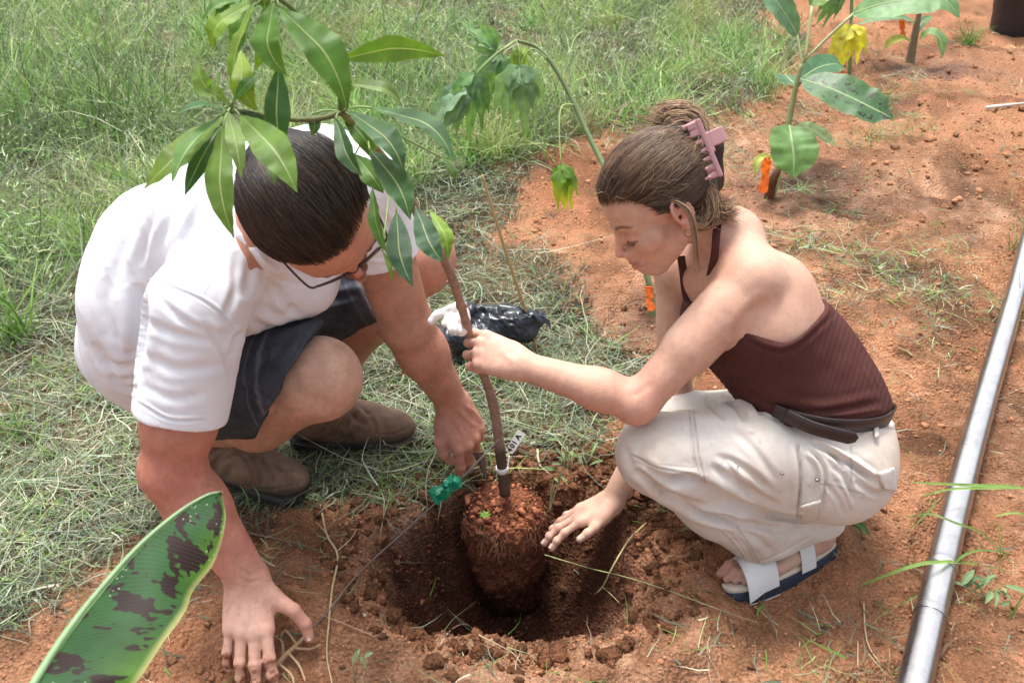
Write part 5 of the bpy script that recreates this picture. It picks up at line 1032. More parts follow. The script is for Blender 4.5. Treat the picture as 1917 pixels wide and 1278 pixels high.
LV = [ # joint, base, tip, width px, colour, depths, bend px (dx, dy), facing, fold
 (J1, (522, 14), (651, 208), 84, MG, 1.04, 1.06, (20, -14), (.10, .45), .22), (J1, (512, 4), (537, 142), 62, MG, 1.02, 1.03, (-24, 6), (-.25, .35), .3),
 (J3, (637, 112), (834, 106), 52, (.12, .25, .035), 1.10, 1.13, (0, -18), (0, -.6), .15), (J1, (470, 2), (377, 42), 34, MG, 1.02, 1.0, (-10, -14), (.0, .8), .3),
 (J1, (468, 8), (398, 92), 56, YG, 1.06, 1.06, (-22, -6), (-.3, .2), .2), (J1, (476, 12), (432, 165), 44, YG, 1.05, 1.05, (-10, 0), (-.9, .2), .3),
 (J2, (452, 96), (482, 208), 50, (.24, .36, .02), 1.10, 1.09, (-14, 8), (.3, .0), .2), (J1, (522, 124), (529, 298), 54, DG, 1.07, 1.09, (-8, 0), (.5, .2), .3),
 (J2, (427, 193), (370, 112), 44, (.15, .26, .05), 1.06, 1.03, (-14, 10), (-.2, .4), .25), (J2, (436, 192), (479, 142), 26, MG, 1.08, 1.10, (4, -8), (.1, .3), .3), (J2, (419, 203), (326, 218), 26, BG, 1.07, 1.04, (0, -12), (0, .9), .4),
 (J2, (417, 218), (270, 353), 58, YG, 1.08, 1.03, (-8, 2), (-.3, -.2), .12), (J2, (419, 214), (322, 344), 48, MG, 1.07, 1.0, (-14, -6), (-.4, .5), .35), (J2, (412, 236), (346, 366), 38, DG, 1.09, 1.05, (-6, 4), (.4, .2), .25),
 (J2, (417, 234), (438, 446), 60, (.115, .215, .03), 1.05, 1.03, (-16, 2), (-.1, .1), .12), (J2, (427, 210), (452, 334), 38, (.15, .25, .05), 1.03, 1.0, (2, -4), (.3, .3), .3), (J2, (449, 216), (556, 360), 74, (.13, .26, .03), 1.05, 1.0, (8, -10), (-.05, .25), .14),
 (J3, (655, 210), (756, 322), 56, DG, 1.13, 1.10, (16, -8), (.1, .5), .25), (J3, (698, 202), (850, 306), 52, BG, 1.14, 1.10, (24, -22), (.2, .7), .2), (J3, (655, 158), (752, 198), 30, (.16, .26, .08), 1.16, 1.18, (14, -12), (.1, .5), .35),
 (J3, (628, 222), (678, 330), 40, DG, 1.12, 1.08, (-6, 8), (-.4, .2), .3), (STEM[-2], (692, 280), (768, 412), 58, DG, 1.14, 1.10, (12, -4), (.05, .25), .14), (STEM[-2], (664, 290), (718, 362), 44, MG, 1.18, 1.15, (4, 2), (-.1, .1), .2),
 (STEM[-3], (697, 352), (726, 476), 32, MG, 1.22, 1.17, (-8, 0), (-.6, .1), .3), (STEM[-3], (742, 396), (773, 536), 52, (.035, .10, .05), 1.24, 1.18, (-10, 4), (.0, .3), .14), (STEM[-4], (778, 388), (829, 490), 50, (.04, .115, .06), 1.34, 1.30, (-2, 10), (-.2, .3), .16),
 (STEM[-4], (806, 396), (838, 488), 34, YG, 1.40, 1.38, (10, -4), (.5, .2), .2), (J3, (584, 214), (582, 254), 26, BG, 1.16, 1.16, (6, 0), (.2, .2), .3), (J2, (496, 292), (514, 346), 22, (.13, .22, .08), 1.09, 1.07, (4, 0), (.3, .2), .3),
 (STEM[-3], (716, 470), (734, 528), 11, YG, 1.2, 1.19, (4, 0), (.2, .3), .4), (J3, (828, 296), (853, 338), 20, MG, 1.13, 1.12, (4, 2), (.4, .2), .3), (J1, (470, 6), (442, 112), 46, MG, 1.07, 1.08, (-8, 2), (-.2, .4), .2), (J1, (498, 8), (478, 132), 40, YG, 1.06, 1.08, (8, 0), (.4, .1), .2), (J1, (452, -4), (402, 30), 44, MG, 1.03, 1.0, (0, -8), (0, .6), .2), (J2, (446, 206), (500, 262), 34, DG, 1.10, 1.12, (8, -4), (.2, .4), .3), (J3, (640, 214), (700, 300), 42, MG, 1.18, 1.20, (10, 0), (.1, .4), .2), (J2, (410, 222), (300, 320), 40, DG, 1.10, 1.08, (-6, -8), (-.2, .6), .2),
 (J1, (486, -40), (500, 30), 40, MG, 1.07, 1.08, (0, 0), (-.3, .3), .3), (J1, (540, -60), (600, -8), 44, MG, 1.02, 1.0, (0, 0), (.2, .6), .3)]
for i, (J, b0, t0, wp, col, d0, d1, bd, fc, fo) in enumerate(LV):
    mid = ((b0[0] + t0[0]) / 2 + bd[0], (b0[1] + t0[1]) / 2 + bd[1]); dm = (d0 + d1) / 2; b3, m3, t3 = at(*b0, d0), at(*mid, dm - .012), at(*t0, d1); W_ = .92 * wp / FPX * dm
    prof = lambda t: np.sin(np.pi * np.clip(t, 0, 1) ** .92) ** .75 * np.interp(t, [0, .5, .85, 1], [.8, 1.05, .8, .5])
    leaf(sap, [b3, lerp(b3, m3, .55) + CU * .001, m3, lerp(m3, t3, .5) + (m3 - (b3 + t3) / 2) * .25, t3], W_, TOC(*fc), col, M_MANGO, petiole=J, pr=.0013, fold=fo, wave=.05 if wp > 30 else .02, nu=22, nv=9, prof=prof, seed=i)
# root ball: crumbly cylinder of soil with hanging rootlets
S = SDF(.03); bx, by = BALL; S.u(RC((bx, by, -.03), (bx + .010, by, -.22), .085, .083)); S.u(EL((bx + .035, by - .03, .0), (.045, .05, .035))); S.u(EL((bx - .03, by - .035, -.005), (.05, .045, .032))); S.cut(HS((bx, by, .015), (0, -.05, 1)), .02)
V, F = polygonize(S, .0032); N = vnormals(V, F); V = V + N * (.010 * fbm(V, 20, 4, 81) + .0065 * fbm(V, 95, 3, 82))[:, None]
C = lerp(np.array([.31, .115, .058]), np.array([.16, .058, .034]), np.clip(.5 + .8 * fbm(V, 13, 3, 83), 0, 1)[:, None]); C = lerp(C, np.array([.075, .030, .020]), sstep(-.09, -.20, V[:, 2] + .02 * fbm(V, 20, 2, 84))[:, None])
rootball = mesh_obj('root_ball', V, F, M_SOIL, sap, C)
rg = np.random.default_rng(8); mb = MB()
for k in range(90):
    a = rg.uniform(3.3, 6.6); p = np.array([bx + .09 * math.cos(a), by + .09 * math.sin(a), rg.uniform(-.02, .015)]); Q_ = [p]
    for j in range(5): Q_.append(Q_[-1] + np.array([rg.normal(0, .004), rg.normal(0, .003) - .001, -rg.uniform(.004, .016)]))
    add_tube(mb, Q_, [.0008, .0004], 4, 8, lerp(np.array([.45, .25, .14]), np.array([.25, .10, .06]), rg.random()))
mb.build('rootlets', mat('rootlet', vcol=True, rough=.9), rootball)['kind'] = 'stuff'
r = rg.uniform; a = r(0, 6.28, 260); q = np.sqrt(r(0, 1, 260)) * .085; P3 = np.stack([bx + q * np.cos(a), by + q * np.sin(a), r(.012, .022, 260)], 1); V, F, Cc = lumps(P3, np.clip(rg.lognormal(-5.7, .5, 260), .001, .010), np.array([.34, .125, .062]) * r(.7, 1.25, (260, 1)), rg)
mesh_obj('crumbs', V, F, M_BARK, rootball, Cc)['kind'] = 'stuff'
# small seedling on the root ball
sd1 = empty('seedling', at(908, 965, 1.93), 'tiny bright green seedling sprouting on top of the root ball', 'seedling')
for k in range(7): a = k * .9; c_ = at(908, 965, 1.925); leaf(sd1, [c_, c_ + np.array([.006 * math.cos(a), .006 * math.sin(a), .004]), c_ + np.array([.014 * math.cos(a), .013 * math.sin(a), .003])], .006, (0, -.3, 1.), (.16, .34, .03), M_SOFT, nu=6, nv=5, seed=k)
# ---------------------------------------------------------------- foreground banana leaf
bp1 = empty('banana_plant', (-.50, .30, 0), 'blotched banana leaf with dark maroon patches rising in front of the kneeling arm', 'banana plant')
rib_px = [(34, 1330, .80), (70, 1268, .83), (120, 1190, .87), (180, 1112, .91), (260, 1022, .95), (330, 962, .99), (385, 928, 1.02), (413, 921, 1.035)]
edge_px = [(205, 1340, .83), (262, 1268, .845), (305, 1205, .87), (347, 1145, .905), (362, 1105, .935), (402, 1052, .965), (422, 975, 1.0), (414, 922, 1.034)]
nu, nv = 44, 12; R1 = catmull([at(*p) for p in rib_px], nu); E1 = catmull([at(*p) for p in edge_px], nu); bk = catmull([at(a - 5, b + 3, c + .05) for a, b, c in rib_px], nu); bk[-1] = R1[-1]
V = []; U = []; nl = nrm(CP - R1[nu // 2]); k1 = np.random.default_rng(4).uniform(0, 6, 3)
for i in range(nu):
    t = i / (nu - 1)
    for j in range(-4, nv):
        if j < 0: s_ = -j / 4; p = lerp(R1[i], bk[i], s_) - nl * .008 * math.sin(s_ * 2); V.append(p); U.append((t, -s_ * .5))
        else: s_ = j / (nv - 1); p = lerp(R1[i], E1[i], s_) + nl * (.010 * math.sin(math.pi * s_) - .006 * s_) * math.sin(math.pi * min(1, t * 1.0 + .02)) + nl * .0035 * s_ * math.sin(t * 17 + k1[0]); V.append(p); U.append((t, max(.0, s_)))
V = np.array(V); U = np.array(U); C = lerp(np.array([.018, .062, .018]), np.array([.085, .18, .014]), (np.clip(U[:, 1] - .45, 0, 1) * 1.5 * (.55 + .45 * np.sin(U[:, 0] * 9 + 1)))[:, None]); C = lerp(C, np.array([.30, .30, .11]), sstep(.972, 1.0, U[:, 1])[:, None])
bl_ = mesh_obj('leaf_blade', V, grid_faces(nu, nv + 4), M_BANANA, bp1, C, True, U); bl_['label'] = 'dark green blade with maroon blotches and pale specks'
tube_obj('midrib', R1 + nl * .001, np.linspace(.0046, .0014, nu), M_STEM, bl_, 8, c=(.20, .31, .15))
tube_obj('leaf_tip', [at(410, 922, 1.034), at(416, 921, 1.03), at(419, 926, 1.028)], [.002, .0012, .0004], M_STEM, bl_, 6, 8, (.10, .06, .03))
tube_obj('petiole', [at(34, 1330, .80), at(0, 1420, .76), np.array([-.46, .36, .36]), np.array([-.50, .30, .22])], [.0055, .007, .010, .014], M_STEM, bp1, 10, 20, (.28, .38, .18))
tube_obj('pseudostem', [np.array([-.50, .30, gz(-.5, .3) - .02]), np.array([-.495, .305, .12]), np.array([-.50, .30, .26])], [.03, .024, .014], M_STEM, bp1, 12, 14, (.20, .22, .12))
# ---------------------------------------------------------------- banana plants in the planting row
def D_of(p): return float((p - CP) @ CF)
b1 = ong(1440, 368); db = D_of(b1)
bp2 = empty('banana_plant', b1, 'young banana plant with a striped leaf and orange ribbon behind the brown-haired head', 'banana plant')
tube_obj('pseudostem', [b1 - [0, 0, .03], at(1455, 325, db - .03), at(1472, 250, db - .08), at(1486, 180, db - .12), at(1500, 120, db - .16)], [.018, .015, .012, .010, .007], M_STEM, bp2, 10, 24, (.26, .30, .12))
tube_obj('old_sheath', [b1 - [0, 0, .02], at(1446, 340, db - .035), at(1456, 318, db - .045)], [.020, .018, .010], M_BARK, bp2, 8, 12, (.13, .06, .035))
def bleaf(par, pts, wpx, col, m, fc=(0, .3), lab=None, pet=None, **k):
    P = [at(x_, y_, d_) for x_, y_, d_ in pts]; dm = np.mean([p[2] for p in pts]); prof = lambda t: np.clip(np.sin(np.pi * (t * .93 + .07)) ** .55, 0, 1) * np.interp(t, [0, .08, .8, 1], [.35, .9, 1, .3])
    return leaf(par, P, wpx / FPX * dm, TOC(*fc), col, m, rib=.003, petiole=None if pet is None else at(*pet), pr=.005, pc=(.36, .42, .20), label=lab, nu=22, nv=9, prof=k.pop('prof', prof), **k)
e = db - .1
bleaf(bp2, [(1478, 236, e - .03), (1482, 262, e - .07), (1486, 296, e - .08), (1485, 334, e - .07)], 98, (.13, .27, .08), M_BAN2, (0, .15), pet=(1474, 248, e), fold=.18, seed=1)
bleaf(bp2, [(1488, 238, e), (1515, 242, e), (1540, 256, e), (1564, 274, e - .01)], 36, (.30, .40, .20), M_BAN2, (.1, .7), pet=(1474, 248, e), fold=.3, seed=2)
bleaf(bp2, [(1504, 150, e - .05), (1545, 162, e - .10), (1600, 186, e - .14), (1640, 206, e - .16), (1673, 222, e - .17)], 88, (.055, .15, .050), M_BAN3, (.1, .30), pet=(1488, 170, e), fold=.12, seed=3, lab='drooping leaf with dark stripes')
bleaf(bp2, [(1492, 160, e + .08), (1480, 150, e + .12), (1470, 140, e + .2)], 60, (.09, .20, .10), M_BAN2, (0, .5), fold=.2, seed=4)
bleaf(bp2, [(1496, 150, e + .1), (1530, 128, e + .18), (1560, 120, e + .24), (1578, 124, e + .28)], 56, (.055, .16, .07), M_BAN2, (0, .5), fold=.2, seed=5)
bleaf(bp2, [(1598, 26, e - .10), (1650, 8, e - .16), (1710, -2, e - .2), (1765, -2, e - .22), (1797, 34, e - .22)], 82, (.16, .32, .13), M_BAN2, (.1, .35), pet=(1508, 112, e - .04), fold=.1, seed=6, lab='broad pale leaf cut by the top of the picture')
bleaf(bp2, [(1492, 66, e), (1472, 30, e - .04), (1452, 0, e - .06), (1436, -40, e - .06)], 60, (.11, .22, .13), M_BAN2, (-.2, .5), pet=(1502, 128, e), fold=.2, seed=7)
bleaf(bp2, [(1520, 12, e), (1536, -20, e), (1540, -70, e), (1540, -130, e)], 60, (.20, .34, .08), M_BAN2, (0, .3), pet=(1506, 118, e), fold=.2, seed=8)
bleaf(bp2, [(1448, 298, db - .06), (1428, 294, db - .08), (1416, 306, db - .09), (1414, 330, db - .09)], 16, (.42, .45, .10), M_SOFT, (0, .5), fold=.4, seed=9, lab='small yellowing leaf')
tube_obj('dead_petiole', [at(1452, 356, db - .04), at(1462, 325, db - .05), at(1472, 300, db - .05)], [.003, .002], M_STEM, bp2, 6, 8, (.30, .30, .14))
b2 = ong(1704, 118); d2 = D_of(b2)
bp3 = empty('banana_plant', b2, 'small far banana plant with a brown stem near the black pot', 'banana plant')
tube_obj('pseudostem', [b2 - [0, 0, .03], at(1708, 90, d2 - .04), at(1716, 50, d2 - .1), at(1722, 20, d2 - .15)], [.028, .022, .017, .012], M_STEM, bp3, 10, 20, (.22, .17, .11))
g_ = d2 - .1
bleaf(bp3, [(1722, 72, g_), (1742, 62, g_ - .04), (1760, 74, g_ - .06), (1764, 110, g_ - .06)], 30, (.17, .30, .10), M_BAN2, (.2, .6), fold=.3, seed=11)
bleaf(bp3, [(1706, 78, g_), (1688, 72, g_ - .05), (1668, 78, g_ - .06), (1654, 94, g_ - .06)], 18, (.40, .42, .05), M_BAN2, (0, .5), fold=.3, seed=12, lab='yellowed drooping leaf')
bleaf(bp3, [(1716, 46, g_), (1690, 34, g_ - .05), (1650, 34, g_ - .1), (1604, 46, g_ - .12)], 26, (.12, .24, .12), M_BAN2, (0, .8), fold=.2, seed=13)
bleaf(bp3, [(1724, 20, g_), (1730, -10, g_), (1732, -60, g_)], 36, (.12, .24, .10), M_BAN2, (0, .5), fold=.2, seed=14)
bleaf(bp3, [(1718, 60, g_ + .05), (1728, 40, g_ + .1), (1746, 30, g_ + .14)], 18, (.10, .20, .08), M_BAN2, (0, .5), fold=.2, seed=15)
# ---------------------------------------------------------------- papaya plants
def lobed(par, c, hang, size, col, n=7, spread=1.15, out=.25, fc=(0, .1), seed=0, lab=None, tipc=None):
    """a wilted lobed leaf: lobes hang from one point, each cut into smaller side lobes"""
    rg = np.random.default_rng(seed); mb = MB(); f = TOC(*fc); h = nrm(hang); s = np.cross(h, f)
    for k in range(n):
        a = (k - (n - 1) / 2) / ((n - 1) / 2) * spread if n > 1 else 0; L = size * (1 - .32 * abs(a) / max(spread, .1)) * rg.uniform(.85, 1.1); d0 = nrm(h * math.cos(a) + s * math.sin(a) + f * rg.uniform(-.1, .35)); d1 = nrm(h * 1.0 + d0 * .5 + f * rg.uniform(-.15, .25))
        p0, p1, p2 = c, c + d0 * L * .45, c + d0 * L * .45 + d1 * L * .55
        prof = lambda t: (.30 + .75 * np.sin(np.pi * t ** .9)) * (1 - .42 * np.abs(np.sin(t * 9.2 + k))) * np.interp(t, [0, .1, 1], [.5, 1, .2])
        V, F, U, _ = leaf_geo([p0, lerp(p0, p1, .5) + f * L * .06, p1 + f * L * .05, lerp(p1, p2, .5) + f * L * .02, p2], L * .50, f + s * rg.uniform(-.6, .6), fold=.2, wave=.05, nu=16, nv=7, prof=prof, seed=seed * 9 + k, curl=.1)
        C = np.array(col) * rg.uniform(.8, 1.2) * np.ones((len(V), 3)); 
        if tipc is not None: C = lerp(C, np.array(tipc), sstep(.35, .9, U[:, 0] + .4 * (k / n - .5))[:, None])
        mb.add(V, F, C, U)
    o = mb.build('leaf', M_SOFT, par)
    if lab: o['label'] = lab
    return o
pb = ong(1224, 592); pd = D_of(pb)
pap = empty('papaya_plant', pb, 'wilted papaya plant whose arched green stem bends over behind the profile face', 'papaya plant')
st_ = [pb - [0, 0, .03], at(1219, 560, pd - .01), at(1210, 510, pd - .03), at(1180, 420, pd - .02), at(1135, 320, pd + .04), at(1100, 250, pd + .06), at(1068, 180, pd + .06), at(1035, 122, pd + .05), at(1002, 88, pd + .03), at(966, 76, pd)]
tube_obj('stem', st_, [.011, .010, .0095, .009, .0085, .008, .0075, .007, .006, .005], M_STEM, pap, 10, 60, (.17, .24, .10))
lobed(pap, at(972, 124, pd), (0, 0, -1), .235, (.24, .40, .20), 6, .85, seed=1, lab='large drooping grey-green leaf'); lobed(pap, at(938, 100, pd + .02), (-.3, 0, -1), .20, (.20, .36, .15), 5, .9, seed=2); lobed(pap, at(888, 138, pd - .02), (-.1, 0, -1), .22, (.15, .30, .11), 5, .8, seed=3)
lobed(pap, at(930, 92, pd + .03), (-.7, 0, .5), .13, (.2, .36, .15), 5, .9, seed=4); lobed(pap, at(966, 92, pd), (.3, 0, -.7), .10, (.28, .44, .06), 5, .9, seed=5, lab='small bright yellow-green leaf'); lobed(pap, at(872, 160, pd - .01), (-.6, 0, -.8), .22, (.19, .31, .18), 5, .6, seed=6)
for a_, b_, c_ in (((966, 76), (972, 96), (972, 124)), ((966, 76), (950, 88), (938, 100)), ((966, 76), (925, 104), (888, 138)), ((1024, 110), (995, 92), (972, 124)), ((966, 76), (920, 110), (872, 160))): tube_obj('petiole', [at(*a_, pd), at(*b_, pd - .01), at(*c_, pd)], [.003, .0025, .002], M_STEM, pap, 6, 14, (.26, .36, .12))
tube_obj('petiole', [at(1076, 196, pd + .06), at(1052, 200, pd + .03), at(1047, 240, pd + .01), at(1050, 306, pd)], [.003, .0024, .002], M_STEM, pap, 6, 20, (.34, .42, .12))
lobed(pap, at(1050, 308, pd), (.12, 0, -1), .17, (.15, .29, .03), 5, .6, seed=7, lab='leaf half green, half yellow', tipc=(.55, .52, .03))
p2_ = ong(1590, 166); q2 = D_of(p2_)
pap2 = empty('papaya_plant', p2_, 'slim papaya seedling with one drooping bright yellow leaf', 'papaya plant')
tube_obj('stem', [p2_ - [0, 0, .03], at(1592, 100, q2 - .05), at(1594, 20, q2 - .1), at(1596, -80, q2 - .15)], [.011, .009, .008, .006], M_STEM, pap2, 8, 24, (.15, .22, .09))
lobed(pap2, at(1594, 48, q2 - .12), (0, 0, -1), .27, (.68, .62, .05), 6, .9, seed=12, lab='bright yellow wilting leaf'); tube_obj('petiole', [at(1595, -20, q2 - .12), at(1600, 20, q2 - .13), at(1594, 48, q2 - .12)], [.003, .002], M_STEM, pap2, 6, 10, (.45, .45, .12))
lobed(pap2, at(1574, -24, q2 - .12), (-.4, 0, -.8), .22, (.12, .24, .08), 5, .6, seed=13)
# ================================================================ things lying, tied and standing about
M_PLA = mat('straw', vcol=True, rough=.8, var=.15, vscale=60, spec=.2)
def seg_tag(o, *a, **k): return tag(o, *a, **k)
# irrigation pipe
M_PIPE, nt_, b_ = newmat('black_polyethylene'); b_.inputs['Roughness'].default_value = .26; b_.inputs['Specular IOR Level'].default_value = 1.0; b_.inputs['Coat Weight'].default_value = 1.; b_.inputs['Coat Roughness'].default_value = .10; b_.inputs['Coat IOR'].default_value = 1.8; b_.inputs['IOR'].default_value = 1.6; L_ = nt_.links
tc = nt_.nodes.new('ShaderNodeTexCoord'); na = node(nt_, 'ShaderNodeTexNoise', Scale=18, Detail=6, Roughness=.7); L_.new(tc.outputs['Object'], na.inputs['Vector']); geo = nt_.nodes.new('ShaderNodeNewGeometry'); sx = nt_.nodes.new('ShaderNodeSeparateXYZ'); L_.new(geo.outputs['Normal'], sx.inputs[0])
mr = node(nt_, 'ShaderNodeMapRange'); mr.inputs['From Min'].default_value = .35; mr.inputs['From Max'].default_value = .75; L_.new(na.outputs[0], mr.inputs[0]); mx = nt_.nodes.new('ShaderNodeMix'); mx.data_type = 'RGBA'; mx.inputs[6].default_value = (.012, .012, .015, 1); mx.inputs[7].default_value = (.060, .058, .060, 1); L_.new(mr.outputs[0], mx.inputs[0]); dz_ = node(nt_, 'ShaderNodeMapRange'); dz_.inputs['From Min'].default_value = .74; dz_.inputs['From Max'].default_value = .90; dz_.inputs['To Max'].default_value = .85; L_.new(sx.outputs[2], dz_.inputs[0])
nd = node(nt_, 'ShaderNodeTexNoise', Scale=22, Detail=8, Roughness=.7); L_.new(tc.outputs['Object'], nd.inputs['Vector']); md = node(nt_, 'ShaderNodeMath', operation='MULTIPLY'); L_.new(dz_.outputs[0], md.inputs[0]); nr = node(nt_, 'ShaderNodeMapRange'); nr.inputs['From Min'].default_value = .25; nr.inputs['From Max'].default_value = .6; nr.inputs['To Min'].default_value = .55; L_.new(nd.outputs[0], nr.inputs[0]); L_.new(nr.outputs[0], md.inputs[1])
mx2 = nt_.nodes.new('ShaderNodeMix'); mx2.data_type = 'RGBA'; L_.new(md.outputs[0], mx2.inputs[0]); L_.new(mx.outputs[2], mx2.inputs[6]); mx2.inputs[7].default_value = (.42, .42, .44, 1); L_.new(mx2.outputs[2], b_.inputs['Base Color'])   # bright sky reflection painted as a pale band along the pipe's top
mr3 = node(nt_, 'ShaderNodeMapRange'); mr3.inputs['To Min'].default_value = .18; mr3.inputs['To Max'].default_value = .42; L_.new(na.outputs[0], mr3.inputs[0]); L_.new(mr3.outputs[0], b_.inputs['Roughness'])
pr_ = .029; A_ = atz(1706, 1290, pr_); B_ = atz(1905, 520, pr_); dP = nrm(B_ - A_); A_ = A_ - dP * .9; pipe = empty('irrigation_pipe', A_ - [0, 0, pr_], 'long shiny black irrigation pipe lying across the sand', 'pipe')
pts = [A_ + dP * s + np.array([.006 * math.sin(s * 3), 0, .0]) for s in np.linspace(0, 9, 40)]
for p in pts: p[2] = pr_ + .004 + .3 * max(0, gz(p[0], p[1]))
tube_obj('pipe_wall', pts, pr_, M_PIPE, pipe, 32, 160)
for (px, py, ln) in ((1757, 1058, .012), (1718, 1148, .010)):  # two low raised rings round the pipe
    i = np.argmin([np.hypot(*(np.array(proj(p)[:2]) - [px, py])) for p in catmull(pts, 400)]); q = catmull(pts, 400)[i]; mb = MB(); V = []
    tube_obj('raised_ring', [q - dP * ln, q - dP * ln * .8, q + dP * ln * .8, q + dP * ln], [pr_ + .0004, pr_ + .0014, pr_ + .0014, pr_ + .0004], M_PIPE, pipe, 32)
# black pot top right
pc_ = ong(1905, 62); pot = empty('tree_pot', pc_, 'black plastic tree pot standing on the sand', 'pot')
M_BLK = mat('black_plastic', (.022, .026, .036), rough=.45, var=.3, vscale=8, bump=.2, bscale=30)
a = np.linspace(0, 2 * np.pi, 40, endpoint=False); prof = [(.0, .0), (.155, .0), (.160, .01), (.168, .12), (.172, .125), (.172, .14), (.176, .145), (.186, .30), (.196, .305), (.196, .335), (.186, .335), (.180, .30), (.0, .29)]
V = [pc_ + np.array([r_ * math.cos(t), r_ * math.sin(t), z_ + .0]) for r_, z_ in prof[:12] for t in a]; mesh_obj('pot_wall', V, grid_faces(12, 40, True)[:, ::-1], M_BLK, pot)
V = [pc_ + np.array([r_ * math.cos(t), r_ * math.sin(t), .30]) for r_ in (.001, .181) for t in a]; mesh_obj('potting_soil', V, grid_faces(2, 40, True), M_SOIL, pot, np.tile([.12, .06, .04], (80, 1)))
# nursery bag
bgc = ong(905, 640); db_ = D_of(bgc); bag = empty('nursery_bag', bgc, 'crumpled empty black plastic nursery bag lying on the hay', 'plastic bag')
S = SDF(.02); dz = db_ - .08
S.u(EL(at(880, 625, dz), (.085, .07, .045)), .03); S.u(RC(at(900, 605, dz + .02), at(985, 612, dz), .045, .035), .03); S.u(RC(at(985, 606, dz), at(1018, 600, dz), .028, .010), .02); S.u(RC(at(845, 650, dz - .01), at(870, 590, dz), .040, .036), .02); S.u(RC(at(900, 580, dz), at(985, 596, dz), .014, .012), .01)
S.sub(EL(at(866, 580, dz - .02), (.020, .03, .03)), .008)
V, F = polygonize(S, .0028); N = vnormals(V, F); nn = fbm(V * [.7, 1, 1.6], 11, 2, 91); n4 = fbm(V + .02 * nn[:, None], 34, 3, 92); V = V + N * (.010 * (1 - 2.4 * np.abs(nn)) + .003 * (1 - 2.2 * np.abs(n4)))[:, None]
M_BAG = mat('bag_film', (.016, .021, .032), rough=.28, var=.5, vscale=25, bump=.5, bscale=60, spec=.6); mesh_obj('bag_film', V, F, M_BAG, bag)
mb = MB(); 
for (x0, y0, x1, y1, w_, s_) in ((935, 572, 1000, 590, 14, 1), (972, 592, 1024, 590, 20, 2), (1000, 582, 1030, 612, 16, 3)):
    V, F, U, _ = leaf_geo([at(x0, y0, dz - .03), at((x0 + x1) / 2, (y0 + y1) / 2 - 4, dz - .035), at(x1, y1, dz - .03)], w_ / FPX * dz, TOC(.1, .8), fold=.3, wave=.1, nu=12, nv=7, prof=lambda t: .7 + .3 * np.sin(t * 7), seed=s_); mb.add(V, F)
mb.build('torn_rim', M_BAG, bag)
# glove
gl0 = at(866, 575, 1.66); glove = empty('glove', ong(850, 640), 'white cotton work glove hanging limp beside the sapling stem', 'glove')
S = SDF(.006); g2 = lambda x_, y_, d_=1.675: at(x_, y_, d_)
S.u(RC(g2(862, 578), g2(868, 596), .014, .013), .01); S.u(RC(g2(852, 576), g2(820, 590), .0095, .0085), .008); S.u(RC(g2(820, 590), g2(808, 600), .0085, .0075), .004); S.u(RC(g2(850, 584), g2(832, 606, 1.665), .0085, .0075), .003); S.u(RC(g2(860, 590), g2(848, 616, 1.66), .0105, .0115), .003); S.u(RC(g2(866, 592), g2(864, 620, 1.665), .0105, .012), .003)
V, F = polygonize(S, .0015); N = vnormals(V, F); V = V + N * (.0022 * fbm(V, 60, 2, 95))[:, None]; mesh_obj('glove_fabric', V, F, mat('glove_cotton', (.78, .77, .74), rough=.9, var=.08, vscale=120, bump=.4, bscale=500), glove)
tube_obj('elastic_cuff', [g2(858, 570), g2(866, 572), g2(875, 578)], [.006, .009, .006], mat('cuff_grey', (.55, .55, .54), rough=.9), glove, 8, 8)
# cane
c0 = ong(1007, 668); cane = tube_obj('dry_cane', [c0, at(990, 600, D_of(c0) - .06), at(950, 480, D_of(c0) - .16), at(920, 385, D_of(c0) - .24), at(903, 328, D_of(c0) - .28)], [.0052, .005, .0045, .004, .0034], M_PLA, None, 7, 40, (.50, .36, .17)); tag(cane, 'long straw-coloured dry cane leaning upright beside the black bag', 'cane')
# plant tag with writing
tg = empty('plant_tag', STEM[0], 'white plastic plant tag with handwritten black letters looped round the stem', 'plant tag')
M_TAG = mat('white_plastic', (.82, .82, .80), rough=.35); M_INK = mat('black_ink', (.012, .012, .014), rough=.6)
i = int(.085 * 90); Pst = catmull(STEM, 90); i = int(np.argmin([np.hypot(*(np.array(proj(p)[:2]) - [941, 877])) for p in Pst])); tdir = nrm(Pst[i + 1] - Pst[i - 1])
tube_obj('tag_loop', [Pst[i] - tdir * .0065, Pst[i] - tdir * .006, Pst[i] + tdir * .006, Pst[i] + tdir * .0065], [.0118, .0138, .0138, .0118], M_TAG, tg, 18)
dT = D_of(Pst[i]) - .004; a0, a1 = at(952, 868, dT), at(956, 852, dT)
tube_obj('tag_neck', [at(950, 878, dT), at(952, 862, dT), at(953, 852, dT)], [.0012, .0016, .002], M_TAG, tg, 6, 8)
e0, e1 = at(953, 846, dT), at(977, 808, dT - .01); ax = nrm(e1 - e0); sd2 = nrm(np.cross(ax, -CF)); n2_ = np.cross(sd2, ax); n2_ = n2_ if n2_ @ CF < 0 else -n2_; wt = .0105
V = []; 
for z_ in (0, .0008):
    for q_ in ((e0, -.5), (e0, .5), (e1, .5), (e1, -.5)): V.append(q_[0] + sd2 * wt * 2 * q_[1] * (.8 if q_[0] is e0 else 1) * .95 + n2_ * z_)
strip = mesh_obj('tag_strip', V, np.array([[4, 5, 6, 7], [3, 2, 1, 0], [0, 1, 5, 4], [1, 2, 6, 5], [2, 3, 7, 6], [3, 0, 4, 7]]), M_TAG, tg, None, False)
